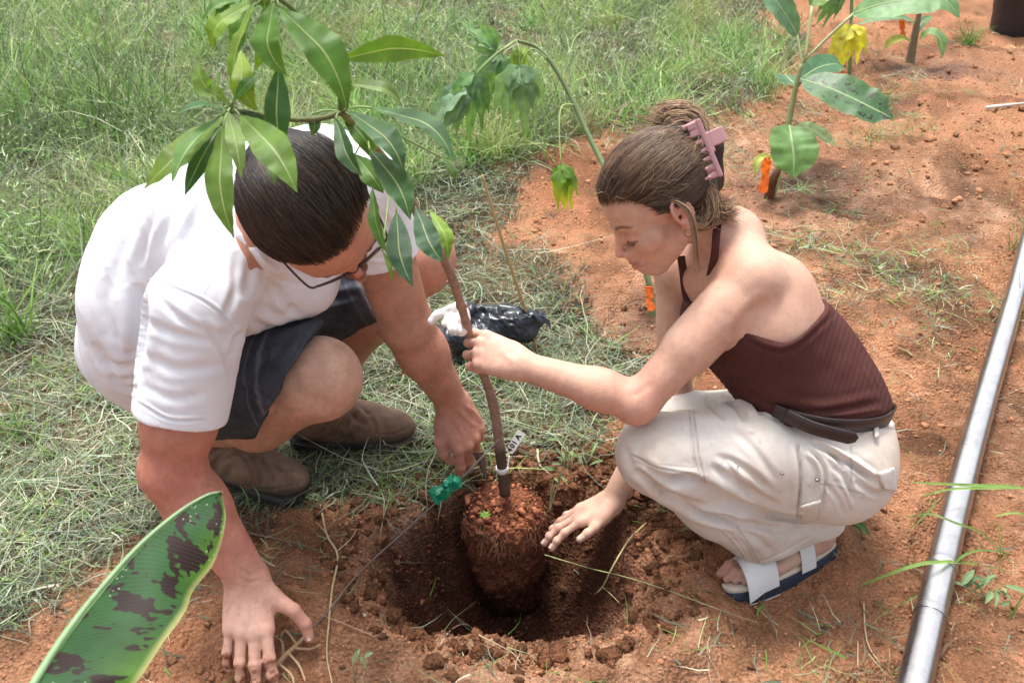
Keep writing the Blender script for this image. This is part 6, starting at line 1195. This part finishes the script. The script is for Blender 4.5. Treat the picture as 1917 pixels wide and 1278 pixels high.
for ch, f_ in (('A', .74), ('1', .47), ('0', .30), ('4', .10)):
    cu = bpy.data.curves.new('lettering', 'FONT'); cu.body = ch; cu.size = .0155; cu.align_x = 'CENTER'; cu.align_y = 'CENTER'; cu.extrude = .0001; cu.offset = .0006; cu.materials.append(M_INK); to = bpy.data.objects.new('lettering', cu); COL.objects.link(to); 
    c = lerp(e0, e1, f_) + n2_ * .0011 - sd2 * .001; xd, yd = ax, np.cross(n2_, ax); R_ = Matrix((tuple(xd), tuple(yd), tuple(n2_))).transposed().to_4x4()
    R_.translation = Vector(c) - Vector(tg.location) - Vector(strip.location); me_ = bpy.data.meshes.new_from_object(to); bpy.data.objects.remove(to); to = bpy.data.objects.new('lettering', me_); COL.objects.link(to); to.parent = strip; to.matrix_local = R_
# wire with green tape
WP = [at(934, 822, 1.87), at(900, 858, 1.86), at(858, 902, 1.88), at(800, 955, 1.90), at(742, 1008, 1.885), ong(700, 1045, .02), ong(660, 1085, .012), ong(625, 1130, .010), ong(590, 1172, .010), ong(572, 1192, .010)]
wire = tube_obj('wire', WP, .0018, mat('grey_wire', (.17, .15, .14), rough=.5), None, 6, 80); tag(wire, 'thin dark wire stretched slantwise across the hole from the stem', 'wire')
tp = lambda x_, y_, d_=1.865: at(x_, y_, d_); mb = MB(); rg = np.random.default_rng(3)
for k, (a, b_, c, wpx) in enumerate((((858, 896), (838, 912), (810, 938), 30), ((852, 900), (832, 905), (826, 922), 26), ((856, 906), (840, 920), (822, 934), 22), ((846, 892), (854, 902), (848, 914), 24), ((828, 912), (812, 922), (808, 932), 24), ((862, 898), (850, 895), (838, 905), 16))):
    V, F, U, _ = leaf_geo([tp(*a, 1.865 - .003 * k), tp(*b_, 1.858 - .003 * k), tp(*c, 1.863 - .002 * k)], wpx / FPX * 1.865, TOC(rg.uniform(-.8, .8), rg.uniform(-.3, .9)), fold=rg.uniform(-.6, .6), wave=.13, nu=14, nv=9, prof=lambda t: .75 + .25 * np.sin(t * 8 + k), twist=rg.uniform(-1.5, 1.5), seed=k); mb.add(V, F)
tag(mb.build('green_tape', mat('green_tape', (.012, .26, .14), rough=.3, var=.25, vscale=120, trans=.15)), 'crumpled green plastic tape wrapped round the thin wire', 'tape')
# brown pointed wedge under the hand
S = SDF(.002); k0, k1, k2 = at(884, 846, 1.945), at(906, 846, 1.945), at(914, 905, 1.955)
mb = MB(); n0 = -CF * .004; V = [k0, k1, k2, k0 - n0, k1 - n0, k2 - n0, lerp(k0, k1, .5) + n0 * 1.5, lerp(k0, k2, .9) + n0]; mb.add(V, [[0, 6, 7], [6, 1, 2], [6, 2, 7], [0, 7, 2], [3, 5, 4], [0, 3, 6], [3, 4, 6], [4, 1, 6], [1, 4, 5], [1, 5, 2], [0, 2, 5], [0, 5, 3]], (1, 1, 1)); tag(mb.build('brown_wedge', mat('wedge_brown', (.075, .040, .030), rough=.6, var=.4, vscale=60), None, False), 'small brown pointed wedge under the hand beside the stem', 'tool')
# orange ribbons
M_OR = mat('orange_tape', (.85, .16, .012), rough=.4, var=.06, vscale=60, trans=.25)
def ribbon(pts, wpx, lab, seed):
    P = [at(*p) for p in pts]; V, F, U, _ = leaf_geo(P, wpx / FPX * pts[0][2], TOC(.1, .1), fold=.0, wave=.12, nu=16, nv=6, prof=lambda t: .85 + .12 * np.sin(t * 9), seed=seed)
    m = MB(); m.add(V, F); add_tube(m, [P[0] + CR * .010 * math.cos(t) + CF * .010 * math.sin(t) + CU * .003 for t in np.linspace(0, 6.28, 14)], .0022, 5); o = m.build('ribbon', M_OR); tag(o, lab, 'ribbon', 'orange marker ribbons tied to the young plants')
ribbon([(1437, 298, db - .09), (1433, 318, db - .10), (1432, 340, db - .10), (1426, 362, db - .10)], 19, 'orange ribbon hanging at the foot of the young banana plant', 1)
ribbon([(1689, 40, d2 - .12), (1689, 52, d2 - .12), (1690, 62, d2 - .12), (1690, 72, d2 - .12)], 12, 'orange ribbon on the far banana plant near the black pot', 2)
ribbon([(1576, 136, q2 - .04), (1580, 140, q2 - .04), (1586, 144, q2 - .04), (1588, 148, q2 - .04)], 12, 'orange ribbon end at the foot of the slim papaya with the yellow leaf', 3)
ribbon([(1214, 540, pd - .05), (1216, 552, pd - .05), (1216, 566, pd - .05), (1222, 582, pd - .05)], 15, 'orange ribbon at the base of the wilted papaya behind the bare arm', 4)
# straws, roots and twigs one can pick out
def straw(name, pts, r_, col, lab, cat='straw', lift=.004, br=(), kind=None):
    P = [ong(x_, y_, lift + r_) for x_, y_, _z in catmull([list(q[:2]) + [0] for q in pts], 4 * len(pts))]; mb = MB(); add_tube(mb, P, [r_, r_ * .9, r_ * .5], 6, len(P) * 3, col, .12, 3)
    for b in br: add_tube(mb, [ong(x_, y_, lift + r_) for x_, y_, _z in catmull([list(q) + [0] for q in b], 3 * len(b))], [r_ * .55, r_ * .3], 5, len(b) * 6, col)
    return tag(mb.build(name, M_PLA), lab, cat)
straw('dry_root', [(478, 1290), (505, 1258), (535, 1225), (556, 1205), (572, 1190)], .0052, (.48, .33, .19), 'pale knobbly root with fine rootlets beside the spread hand', 'root', .012, [[(540, 1222), (560, 1245), (572, 1275)], [(530, 1230), (528, 1200), (512, 1188)], [(548, 1212), (580, 1214), (600, 1206)], [(556, 1206), (535, 1180), (526, 1192)], [(520, 1240), (545, 1262), (550, 1278)]])
straw('dry_stalk', [(600, 945), (612, 1000), (632, 1040), (622, 1100), (616, 1160), (612, 1225), (622, 1280)], .0024, (.50, .39, .22), 'long pale dry stalk running down the left rim of the hole', 'stalk', .006, [[(632, 1030), (655, 1010), (668, 990)], [(612, 1000), (600, 985), (590, 975)]])
straw('dry_stalk', [(1210, 978), (1178, 1010), (1150, 1055), (1128, 1098), (1112, 1112)], .0022, (.48, .40, .20), 'pale forked stalk on the right rim of the hole below the wrist', 'stalk', .008, [[(1128, 1098), (1150, 1118), (1165, 1135)]])
straw('grass_runner', [(1020, 1038), (1100, 1062), (1180, 1082), (1260, 1108), (1340, 1138), (1420, 1166)], .0013, (.36, .38, .18), 'thin green runner stretching from the hole towards the sandal', 'grass stem', .010)
straw('dry_root', [(825, 1205), (845, 1178), (872, 1168), (900, 1190), (930, 1205), (960, 1222), (975, 1240)], .0017, (.50, .36, .24), 'thin looped white root at the front edge of the hole', 'root', .010, [[(872, 1168), (850, 1150), (838, 1140)]])
straw('dry_straw', [(405, 985), (480, 1000), (560, 1018), (615, 1040)], .0020, (.22, .15, .12), 'brown woody twig on top of the sand mound behind the hand', 'twig', .010)
straw('bent_straw', [(1617, 1130), (1620, 1180), (1628, 1212), (1650, 1244)], .0017, (.52, .42, .28), 'bent dry straw on bare sand left of the pipe', 'straw', .004)
straw('short_straw', [(1606, 1200), (1606, 1250)], .0013, (.50, .42, .28), 'short straight straw on sand near the lower pipe end', 'straw', .003)
straw('white_stick', [(1846, 202), (1880, 198), (1930, 192)], .009, (.62, .55, .50), 'pale stick lying on the sand at the right edge', 'stick', .006)
straw('dry_straw', [(1470, 280), (1492, 262), (1512, 246)], .003, (.40, .33, .26), 'thin grey straw poking out beside the banana plant', 'straw', .02)
straw('pale_stem', [(240, 245), (290, 320), (345, 400), (380, 440)], .0022, (.50, .50, .38), 'long straight pale stem crossing the tall grass behind the white shirt', 'grass stem', .10)
straw('dry_root', [(300, 1010), (700, 900)][:0] + [(700, 1190), (640, 1165), (600, 1150)], .0012, (.45, .3, .2), 'short thin root lying on the front left rim', 'root', .006)
# weeds with leaves
def weed(base, sprigs, label, cat, col=(.16, .26, .10), name='weed', wl=.009, group=None):
    b0 = ong(*base); w = empty(name, b0, label, cat, group); d = D_of(b0)
    for k, (pts, n) in enumerate(sprigs):
        P = catmull([b0] + [at(x_, y_, d - dd) for x_, y_, dd in pts], 20); tube_obj('stem', P, [.0016, .0008], M_STEM, w, 5, None, (.26, .30, .14)) if False else tube_obj('stem', P, np.linspace(.0016, .0007, 20), M_STEM, w, 5, None, (.26, .30, .14)); rg = np.random.default_rng(k + int(base[0]))
        for j in range(n):
            t = .3 + .7 * (j + 1) / n; p = P[int(t * 19)]; a = rg.uniform(0, 6.28); L = rg.uniform(.5, 1.2) * wl * 3.2; dv = np.array([math.cos(a), math.sin(a), rg.uniform(-.2, .6)])
            leaf(w, [p, p + dv * L * .5 + [0, 0, L * .1], p + dv * L], wl * rg.uniform(.6, 1.2), (0, -.4, 1.), np.array(col) * rg.uniform(.7, 1.4), M_SOFT, nu=7, nv=5, fold=.3, seed=k * 10 + j)
    return w
weed((1028, 958), [([(1035, 900, .03), (1055, 860, .05), (1075, 838, .06)], 7), ([(1040, 905, .03), (1080, 850, .05), (1130, 862, .06)], 5), ([(1060, 850, .06), (1045, 820, .07)], 3)], 'spindly green weed growing on the far rim between root ball and hand', 'weed')
weed((1235, 960), [([(1232, 930, .02), (1222, 905, .04)], 4), ([(1250, 930, .03), (1262, 900, .05)], 4), ([(1260, 950, .03), (1290, 940, .04)], 3)], 'leafy weed in the shade under the cream trouser knee', 'weed', (.10, .18, .08))
weed((1320, 1010), [([(1310, 990, .02), (1290, 985, .03)], 4), ([(1330, 985, .02), (1345, 975, .03)], 4), ([(1300, 1030, .01), (1290, 1050, .02)], 3)], 'small weed beside the trouser hem right of the hole', 'weed', (.15, .22, .10))
weed((1845, 1120), [([(1835, 1095, .02), (1850, 1080, .03)], 5), ([(1860, 1105, .02), (1880, 1095, .03)], 5), ([(1850, 1140, .0), (1858, 1155, .01)], 4), ([(1820, 1105, .02), (1800, 1095, .03)], 4)], 'broad-leaved weed on the sand right of the pipe', 'weed', (.17, .27, .13), wl=.014)
weed((665, 1275), [([(662, 1250, .02), (668, 1232, .03), (682, 1230, .03)], 5)], 'tiny curled weed at the very bottom of the sand', 'weed', (.2, .3, .16))
# long green grass blades over the pipe
def blades(name, label, base, arr, col=(.16, .27, .06), group=None):
    b0 = ong(*base); o = empty(name, b0, label, 'grass clump', group)
    for k, (pts, wpx) in enumerate(arr):
        P = [at(*p) for p in pts]; leaf(o, P, wpx * .62 / FPX * pts[0][2], TOC(.1, .9), np.array(col) * np.random.default_rng(k).uniform(.8, 1.4), M_SOFT, name='blade', nu=20, nv=3, fold=.5, wave=.0, prof=lambda t: np.sin(np.pi * np.clip(t * .9 + .08, 0, 1)) ** .6, seed=k)
blades('grass_clump', 'long green grass blades reaching from the right edge across the pipe', (1960, 940), [([(1960, 925, 1.98), (1900, 912, 1.92), (1800, 908, 1.88), (1700, 902, 1.86)], 12), ([(1960, 912, 1.98), (1870, 914, 1.93), (1780, 916, 1.9), (1720, 930, 1.92)], 9), ([(1900, 1060, 1.86), (1840, 1000, 1.80), (1790, 980, 1.78), (1740, 962, 1.80), (1690, 970, 1.84)], 9), ([(1890, 1035, 1.9), (1830, 1030, 1.86), (1790, 1050, 1.80), (1740, 1100, 1.76), (1660, 1145, 1.76)], 9), ([(1830, 1055, 1.86), (1760, 1052, 1.76), (1700, 1062, 1.76), (1600, 1100, 1.80)], 13), ([(1960, 1000, 1.95), (1910, 962, 1.9), (1860, 966, 1.9)], 8), ([(1760, 930, 1.9), (1735, 960, 1.9), (1700, 995, 1.9)], 6), ([(1870, 1090, 1.85), (1872, 1020, 1.83), (1868, 975, 1.83)], 5)])
blades('grass_clump', 'green grass blades fanning out by the lower right corner', (1900, 1250), [([(1960, 1262, 1.72), (1890, 1255, 1.7), (1800, 1240, 1.68), (1740, 1250, 1.7)], 9), ([(1950, 1240, 1.72), (1880, 1235, 1.7), (1820, 1210, 1.68)], 8), ([(1880, 1180, 1.76), (1900, 1140, 1.74), (1917, 1110, 1.74)], 8), ([(1930, 1180, 1.76), (1895, 1165, 1.74), (1890, 1120, 1.74)], 6), ([(1917, 1160, 1.74), (1850, 1200, 1.72), (1800, 1195, 1.72)], 5)])
blades('grass_clump', 'dark broad green blade tips showing from behind the trouser seat', (1600, 1000), [([(1560, 965, 1.86), (1590, 972, 1.84), (1612, 985, 1.82), (1628, 1004, 1.80)], 26), ([(1570, 975, 1.86), (1600, 985, 1.84), (1615, 1000, 1.82)], 14)], (.06, .15, .05))
blades('grass_clump', 'few green blades standing by the toe of the nearer boot', (500, 975), [([(470, 965, 1.98), (462, 930, 1.94), (448, 905, 1.94)], 5), ([(480, 970, 1.98), (485, 930, 1.94), (470, 905, 1.94)], 5), ([(560, 965, 1.98), (600, 940, 1.94), (590, 925, 1.94), (572, 930, 1.94)], 9), ([(520, 970, 1.98), (545, 945, 1.94), (555, 930, 1.94)], 6)], (.16, .22, .12))
# ================================================================ grass and hay
M_GRASS = mat('grass_blade', vcol=True, rough=.6, spec=.3, trans=.25)
def ribbons(B0, az, L, w, lean, curve, C, k=3, seed=0, dz0=0.):
    """many blades at once: base points, heading, length, width, lean from upright, extra bend along the blade"""
    n = len(B0); s = np.linspace(0, 1, k + 1); rg = np.random.default_rng(seed); hd = np.stack([np.cos(az), np.sin(az), 0 * az], 1); tw = rg.uniform(-.9, .9, n); sd_ = np.stack([-np.sin(az + tw), np.cos(az + tw), rg.uniform(-.5, .5, n)], 1)
    P = B0.copy(); V = np.zeros((n, k + 1, 2, 3)); a = lean.copy(); side = rg.normal(0, .34, n)
    for i in range(k + 1):
        ww = w * (1 - s[i] ** 1.6 * .92); V[:, i, 0] = P - sd_ * ww[:, None] / 2; V[:, i, 1] = P + sd_ * ww[:, None] / 2
        P = P + (hd * np.sin(a)[:, None] + np.array([0, 0, 1.]) * np.cos(a)[:, None] + np.stack([-np.sin(az), np.cos(az), 0 * az], 1) * side[:, None]) * (L / k)[:, None]; a = a + curve / k; side = side + rg.normal(0, .30, n)
    i = np.arange(k); f = np.stack([2 * i, 2 * i + 1, 2 * i + 3, 2 * i + 2], 1); F = (f[None] + (2 * (k + 1)) * np.arange(n)[:, None, None]).reshape(-1, 4)
    sh = np.tile(np.repeat(1.0 + 0 * s, 2), n)[:, None]; return V.reshape(-1, 3), F, np.repeat(C, 2 * (k + 1), 0) * sh
def scatter(n, polys, ymin, ymax, xr, seed, sd=71, dens=None):
    rg = np.random.default_rng(seed); y = ymin * (ymax / ymin) ** rg.random(n) if True else 0; d = y * math.cos(PITCH) + CAMH * math.sin(PITCH); x = rg.uniform(-xr, xr, n) * d; px, py, _ = gpix(x, y)
    m = inany(px, py, polys, sd=sd, soft=22.) & (px > -560) & (px < 2300)
    if dens is not None: m &= rg.random(n) < dens(px, py, x, y)
    m &= ((x - HOLE[0]) / .30) ** 2 + ((y - HOLE[1]) / .25) ** 2 > rg.uniform(.55, 1.05, n) ** 2
    x, y = x[m], y[m]; z = hlook(x, y); return np.stack([x, y, z], 1), px[m], py[m], rg
GREEN = np.array([[.17, .34, .06], [.25, .43, .10], [.35, .50, .18], [.12, .26, .06], [.44, .52, .25]]); STRAW = np.array([[.30, .34, .21], [.18, .24, .15], [.48, .48, .35], [.12, .17, .11], [.22, .20, .13], [.34, .40, .29], [.15, .21, .14]])
def pick(T_, n, rg, v=.25): return T_[rg.integers(0, len(T_), n)] * rg.uniform(1 - v, 1 + v, (n, 1))
# standing grass: fine upright blades in loose tufts
B0, px, py, rg = scatter(135000, [GRASS], 1.75, 7.5, .82, 101); n = len(B0); tuft = fbm(B0 * [1, 1, 0], 3.2, 2, 77); kp = rg.random(n) < np.clip(.58 + 1.3 * tuft, .15, 1); B0 = B0[kp]; tuft = tuft[kp]; px = px[kp]; n = len(B0)
L = rg.uniform(.06, .30, n) * (1 + .7 * tuft) * np.interp(px, [-200, 700, 1400], [1.25, 1.0, .75]); dep = B0[:, 1]
C = pick(GREEN, n, rg, .5); C = np.where(rg.random((n, 1)) < .33, pick(STRAW, n, rg, .45), C); C = C * (1 + .28 * fbm(B0 * [1, 1, 0], 1.6, 2, 78))[:, None]
V, F, Cc = ribbons(B0, rg.uniform(0, 6.28, n), L, rg.uniform(.0016, .0050, n) * (1 + .14 * dep), rg.uniform(.0, 1.6, n), rg.uniform(-1.2, 2.0, n), C, 4, 1)
tag(mesh_obj('standing_grass', V, F, M_GRASS, None, Cc), kind='stuff')
# tangled long stems
B0, px, py, rg = scatter(16000, [GRASS], 1.75, 7, .72, 103); n = len(B0)
V, F, Cc = ribbons(B0, rg.uniform(0, 6.28, n), rg.uniform(.12, .36, n), rg.uniform(.0010, .0018, n) * (1 + .12 * B0[:, 1]), rg.uniform(.3, 1.3, n), rg.uniform(-.2, 1.0, n), pick(STRAW, n, rg) * 1.15, 5, 2)
tag(mesh_obj('tangled_stems', V, F, M_GRASS, None, Cc), kind='stuff')
# cut hay lying flat
def hay(nn, polys, seed, ymin, ymax, mul=1., dens=None, lmax=.16, gl=.2):
    B0, px, py, rg = scatter(nn, polys, ymin, ymax, .66, seed, dens=dens); n = len(B0); B0[:, 2] += rg.uniform(0, .022, n) ** 1.0; az = rg.uniform(0, 6.28, n); L = np.clip(rg.lognormal(-2.9, .55, n), .015, lmax)
    C = pick(STRAW, n, rg, .5) * .86; C = np.where(rg.random((n, 1)) < .16, pick(np.array([[.17, .11, .07], [.10, .09, .05]]), n, rg), C); g = rg.random((n, 1)) < gl; C = np.where(g, pick(GREEN, n, rg) * .8, C) * mul; C = C * (1 + .3 * fbm(B0 * [1, 1, 0], 5, 2, 79))[:, None]
    w = np.clip(rg.lognormal(-6.35, .45, n), .0008, .0055) * (1 + .10 * B0[:, 1]); return ribbons(B0, az, L, w, rg.uniform(1.25, 1.62, n), rg.uniform(-.15, .35, n), C, 3, seed)
V, F, Cc = hay(105000, [HAY, GRASS], 105, 1.0, 7.2); tag(mesh_obj('cut_hay', V, F, M_GRASS, None, Cc), kind='stuff')
V, F, Cc = hay(60000, [HAY2, HAY3, HAY4, HAY5, HAY6, HAY7], 107, 1.6, 6, gl=.3, dens=lambda px, py, x, y: np.clip(.5 + 1.1 * fbm(np.stack([x, y, 0 * x], -1), 4, 2, 88), 0, 1)); tag(mesh_obj('loose_hay', V, F, M_GRASS, None, Cc), kind='stuff')
ALL = [[(-300, -300), (2300, -300), (2300, 1700), (-300, 1700)]]
V, F, Cc = hay(46000, ALL, 109, .85, 6, 1.05, lambda px, py, x, y: .03 + .22 * (fbm(np.stack([x, y, 0 * x], -1), 3.0, 2, 99) > .25) + .10 * (fbm(np.stack([x, y, 0 * x], -1), 9.0, 2, 98) > .4), .07, .25); tag(mesh_obj('scattered_straw', V, F, M_GRASS, None, Cc), kind='stuff')
# hay caught along the edge of the hay bed, bigger stems
B0, px, py, rg = scatter(5200, [HAY], 1.0, 3.4, .66, 111); n = len(B0); B0[:, 2] += rg.uniform(.004, .03, n)
V, F, Cc = ribbons(B0, rg.uniform(0, 6.28, n), rg.uniform(.06, .24, n), rg.uniform(.0016, .0036, n), rg.uniform(1.2, 1.62, n), rg.uniform(-.25, .45, n), pick(STRAW, n, rg, .3) * 1.2, 6, 3); tag(mesh_obj('long_hay_stems', V, F, M_GRASS, None, Cc), kind='stuff')
# little curled leaves among the hay
B0, px, py, rg = scatter(9000, [HAY], 1.0, 4, .66, 113); n = len(B0); B0[:, 2] += rg.uniform(.0, .02, n)
V, F, Cc = ribbons(B0, rg.uniform(0, 6.28, n), rg.uniform(.008, .022, n), rg.uniform(.003, .007, n), rg.uniform(.6, 1.6, n), rg.uniform(-2, 2, n), pick(np.array([[.34, .38, .27], [.26, .32, .20], [.42, .44, .34]]), n, rg), 3, 4); tag(mesh_obj('curled_leaves', V, F, M_GRASS, None, Cc), kind='stuff')
# tufts of longer green blades, each a clump of its own
def tuft(px, py, n, L, lab, seed, col=0, w=.004, grp='green grass tufts around the clearing'):
    b = ong(px, py); rg = np.random.default_rng(seed); B0 = b + np.concatenate([rg.normal(0, .02 + .03 * L, (n, 2)), np.full((n, 1), -.004)], 1)
    V, F, Cc = ribbons(B0, rg.uniform(0, 6.28, n), rg.uniform(.5, 1.1, n) * L, rg.uniform(.5, 1.2, n) * w, rg.uniform(.05, .7, n), rg.uniform(.3, 1.6, n), pick(np.array([[.13, .26, .04], [.19, .32, .07], [.10, .20, .05]]), n, rg), 5, seed); tag(mesh_obj('grass_tuft', V, F, M_GRASS, None, Cc), lab, 'grass tuft', grp)
for a in ((30, 640, 60, .26, 'broad-bladed green tuft at the left edge level with the white shirt', 1, 0, .007), (60, 480, 46, .24, 'green tuft at the left edge above the broad-bladed one', 2, 0, .006), (20, 820, 34, .15, 'low green tuft at the left edge below the shirt hem', 3, 0, .005), (1240, 150, 70, .22, 'bushy green tuft left of the tall banana plant', 4, 0, .004),
          (1430, 190, 40, .20, 'green tuft touching the banana plant stem from the left', 5, 0, .004), (1815, 85, 60, .20, 'green tuft left of the black pot', 6, 0, .005), (1650, 200, 50, .18, 'tuft beyond the striped banana leaf', 7, 0, .004), (1760, 425, 16, .07, 'tiny lone tuft on bare sand', 8, 0, .003), (1640, 265, 26, .10, 'small tuft under the tip of the striped leaf', 9, 0, .003),
          (800, 290, 44, .16, 'green tuft right of the dark-haired head', 10, 0, .004), (880, 250, 40, .16, 'green tuft under the wilted papaya leaves', 11, 0, .004), (330, 500, 40, .15, 'green tuft against the back of the white shirt', 12, 0, .004), (1910, 470, 24, .12, 'tuft at the right edge beside the far pipe end', 13, 0, .004), (1905, 600, 30, .14, 'tuft at the right edge behind the pipe', 14, 0, .004), (150, 60, 60, .26, 'tall tuft in the upper left of the meadow', 15, 0, .005), (640, 50, 50, .24, 'tall tuft behind the topmost sapling leaves', 16, 0, .005)): tuft(*a)

B0, px, py, rg = scatter(26000, [HAY, HAY3, HAY4, HAY5], 1.2, 6.5, .66, 121, dens=lambda px, py, x, y: np.clip(-.1 + 1.2 * fbm(np.stack([x, y, 0 * x], -1), 3.5, 2, 89), 0, .8)); n = len(B0)
V, F, Cc = ribbons(B0, rg.uniform(0, 6.28, n), rg.uniform(.02, .11, n), rg.uniform(.0014, .0030, n) * (1 + .1 * B0[:, 1]), rg.uniform(.1, 1.2, n), rg.uniform(0, 1.6, n), pick(GREEN, n, rg) * .9, 4, 9); tag(mesh_obj('young_grass', V, F, M_GRASS, None, Cc), kind='stuff')

B0, px, py, rg = scatter(15000, [GRASS], 2.0, 7.2, .72, 131, dens=lambda px, py, x, y: np.clip(.1 + 1.1 * fbm(np.stack([x, y, 0 * x], -1), 2.2, 2, 92), 0, 1)); n = len(B0); B0[:, 2] += rg.uniform(.08, .24, n)
V, F, Cc = ribbons(B0, rg.uniform(0, 6.28, n), rg.uniform(.01, .05, n), rg.uniform(.0016, .0034, n) * (1 + .1 * B0[:, 1]), rg.uniform(.2, 2.2, n), rg.uniform(-1, 1, n), pick(np.array([[.50, .52, .34], [.42, .48, .26], [.55, .50, .38]]), n, rg), 3, 12); tag(mesh_obj('grass_seed_heads', V, F, M_GRASS, None, Cc), kind='stuff')

# rough clumps of taller weeds through the meadow
rg = np.random.default_rng(141); cy = 1.9 * (7 / 1.9) ** rg.random(260); cx = rg.uniform(-.72, .5, 260) * (cy * .84 + .76); qx, qy, _ = gpix(cx, cy); k_ = inany(qx, qy, [GRASS]); cx, cy = cx[k_], cy[k_]; m_ = 110; nC = len(cx)
bx_ = np.repeat(cx, m_) + rg.normal(0, .045, nC * m_); by_ = np.repeat(cy, m_) + rg.normal(0, .045, nC * m_); B0 = np.stack([bx_, by_, hlook(bx_, by_)], 1); hue = np.repeat(rg.uniform(.75, 1.25, (nC, 3)) * [1, 1, .9], m_, 0); hh = np.repeat(rg.uniform(.6, 1.4, nC), m_)
V, F, Cc = ribbons(B0, rg.uniform(0, 6.28, nC * m_), rg.uniform(.10, .28, nC * m_) * hh, rg.uniform(.0016, .0042, nC * m_), rg.uniform(.05, .8, nC * m_), rg.uniform(.2, 1.8, nC * m_), pick(np.array([[.22, .38, .08], [.30, .46, .12], [.40, .50, .18], [.48, .50, .28]]), nC * m_, rg) * hue, 5, 14); tag(mesh_obj('weed_clumps', V, F, M_GRASS, None, Cc), kind='stuff')

# small broad leaves and broken blades through the meadow, lying every way
B0, px, py, rg = scatter(42000, [GRASS], 1.75, 7.2, .74, 151); n = len(B0); B0[:, 2] += rg.uniform(.01, .17, n)
V, F, Cc = ribbons(B0, rg.uniform(0, 6.28, n), rg.uniform(.014, .060, n), rg.uniform(.0025, .0065, n), rg.uniform(.3, 2.2, n), rg.uniform(-1.6, 1.6, n), pick(np.array([[.34, .48, .22], [.22, .36, .12], [.50, .56, .38], [.14, .24, .08], [.44, .50, .26], [.10, .14, .07]]), n, rg, .4), 3, 15); tag(mesh_obj('meadow_leaves', V, F, M_GRASS, None, Cc), kind='stuff')
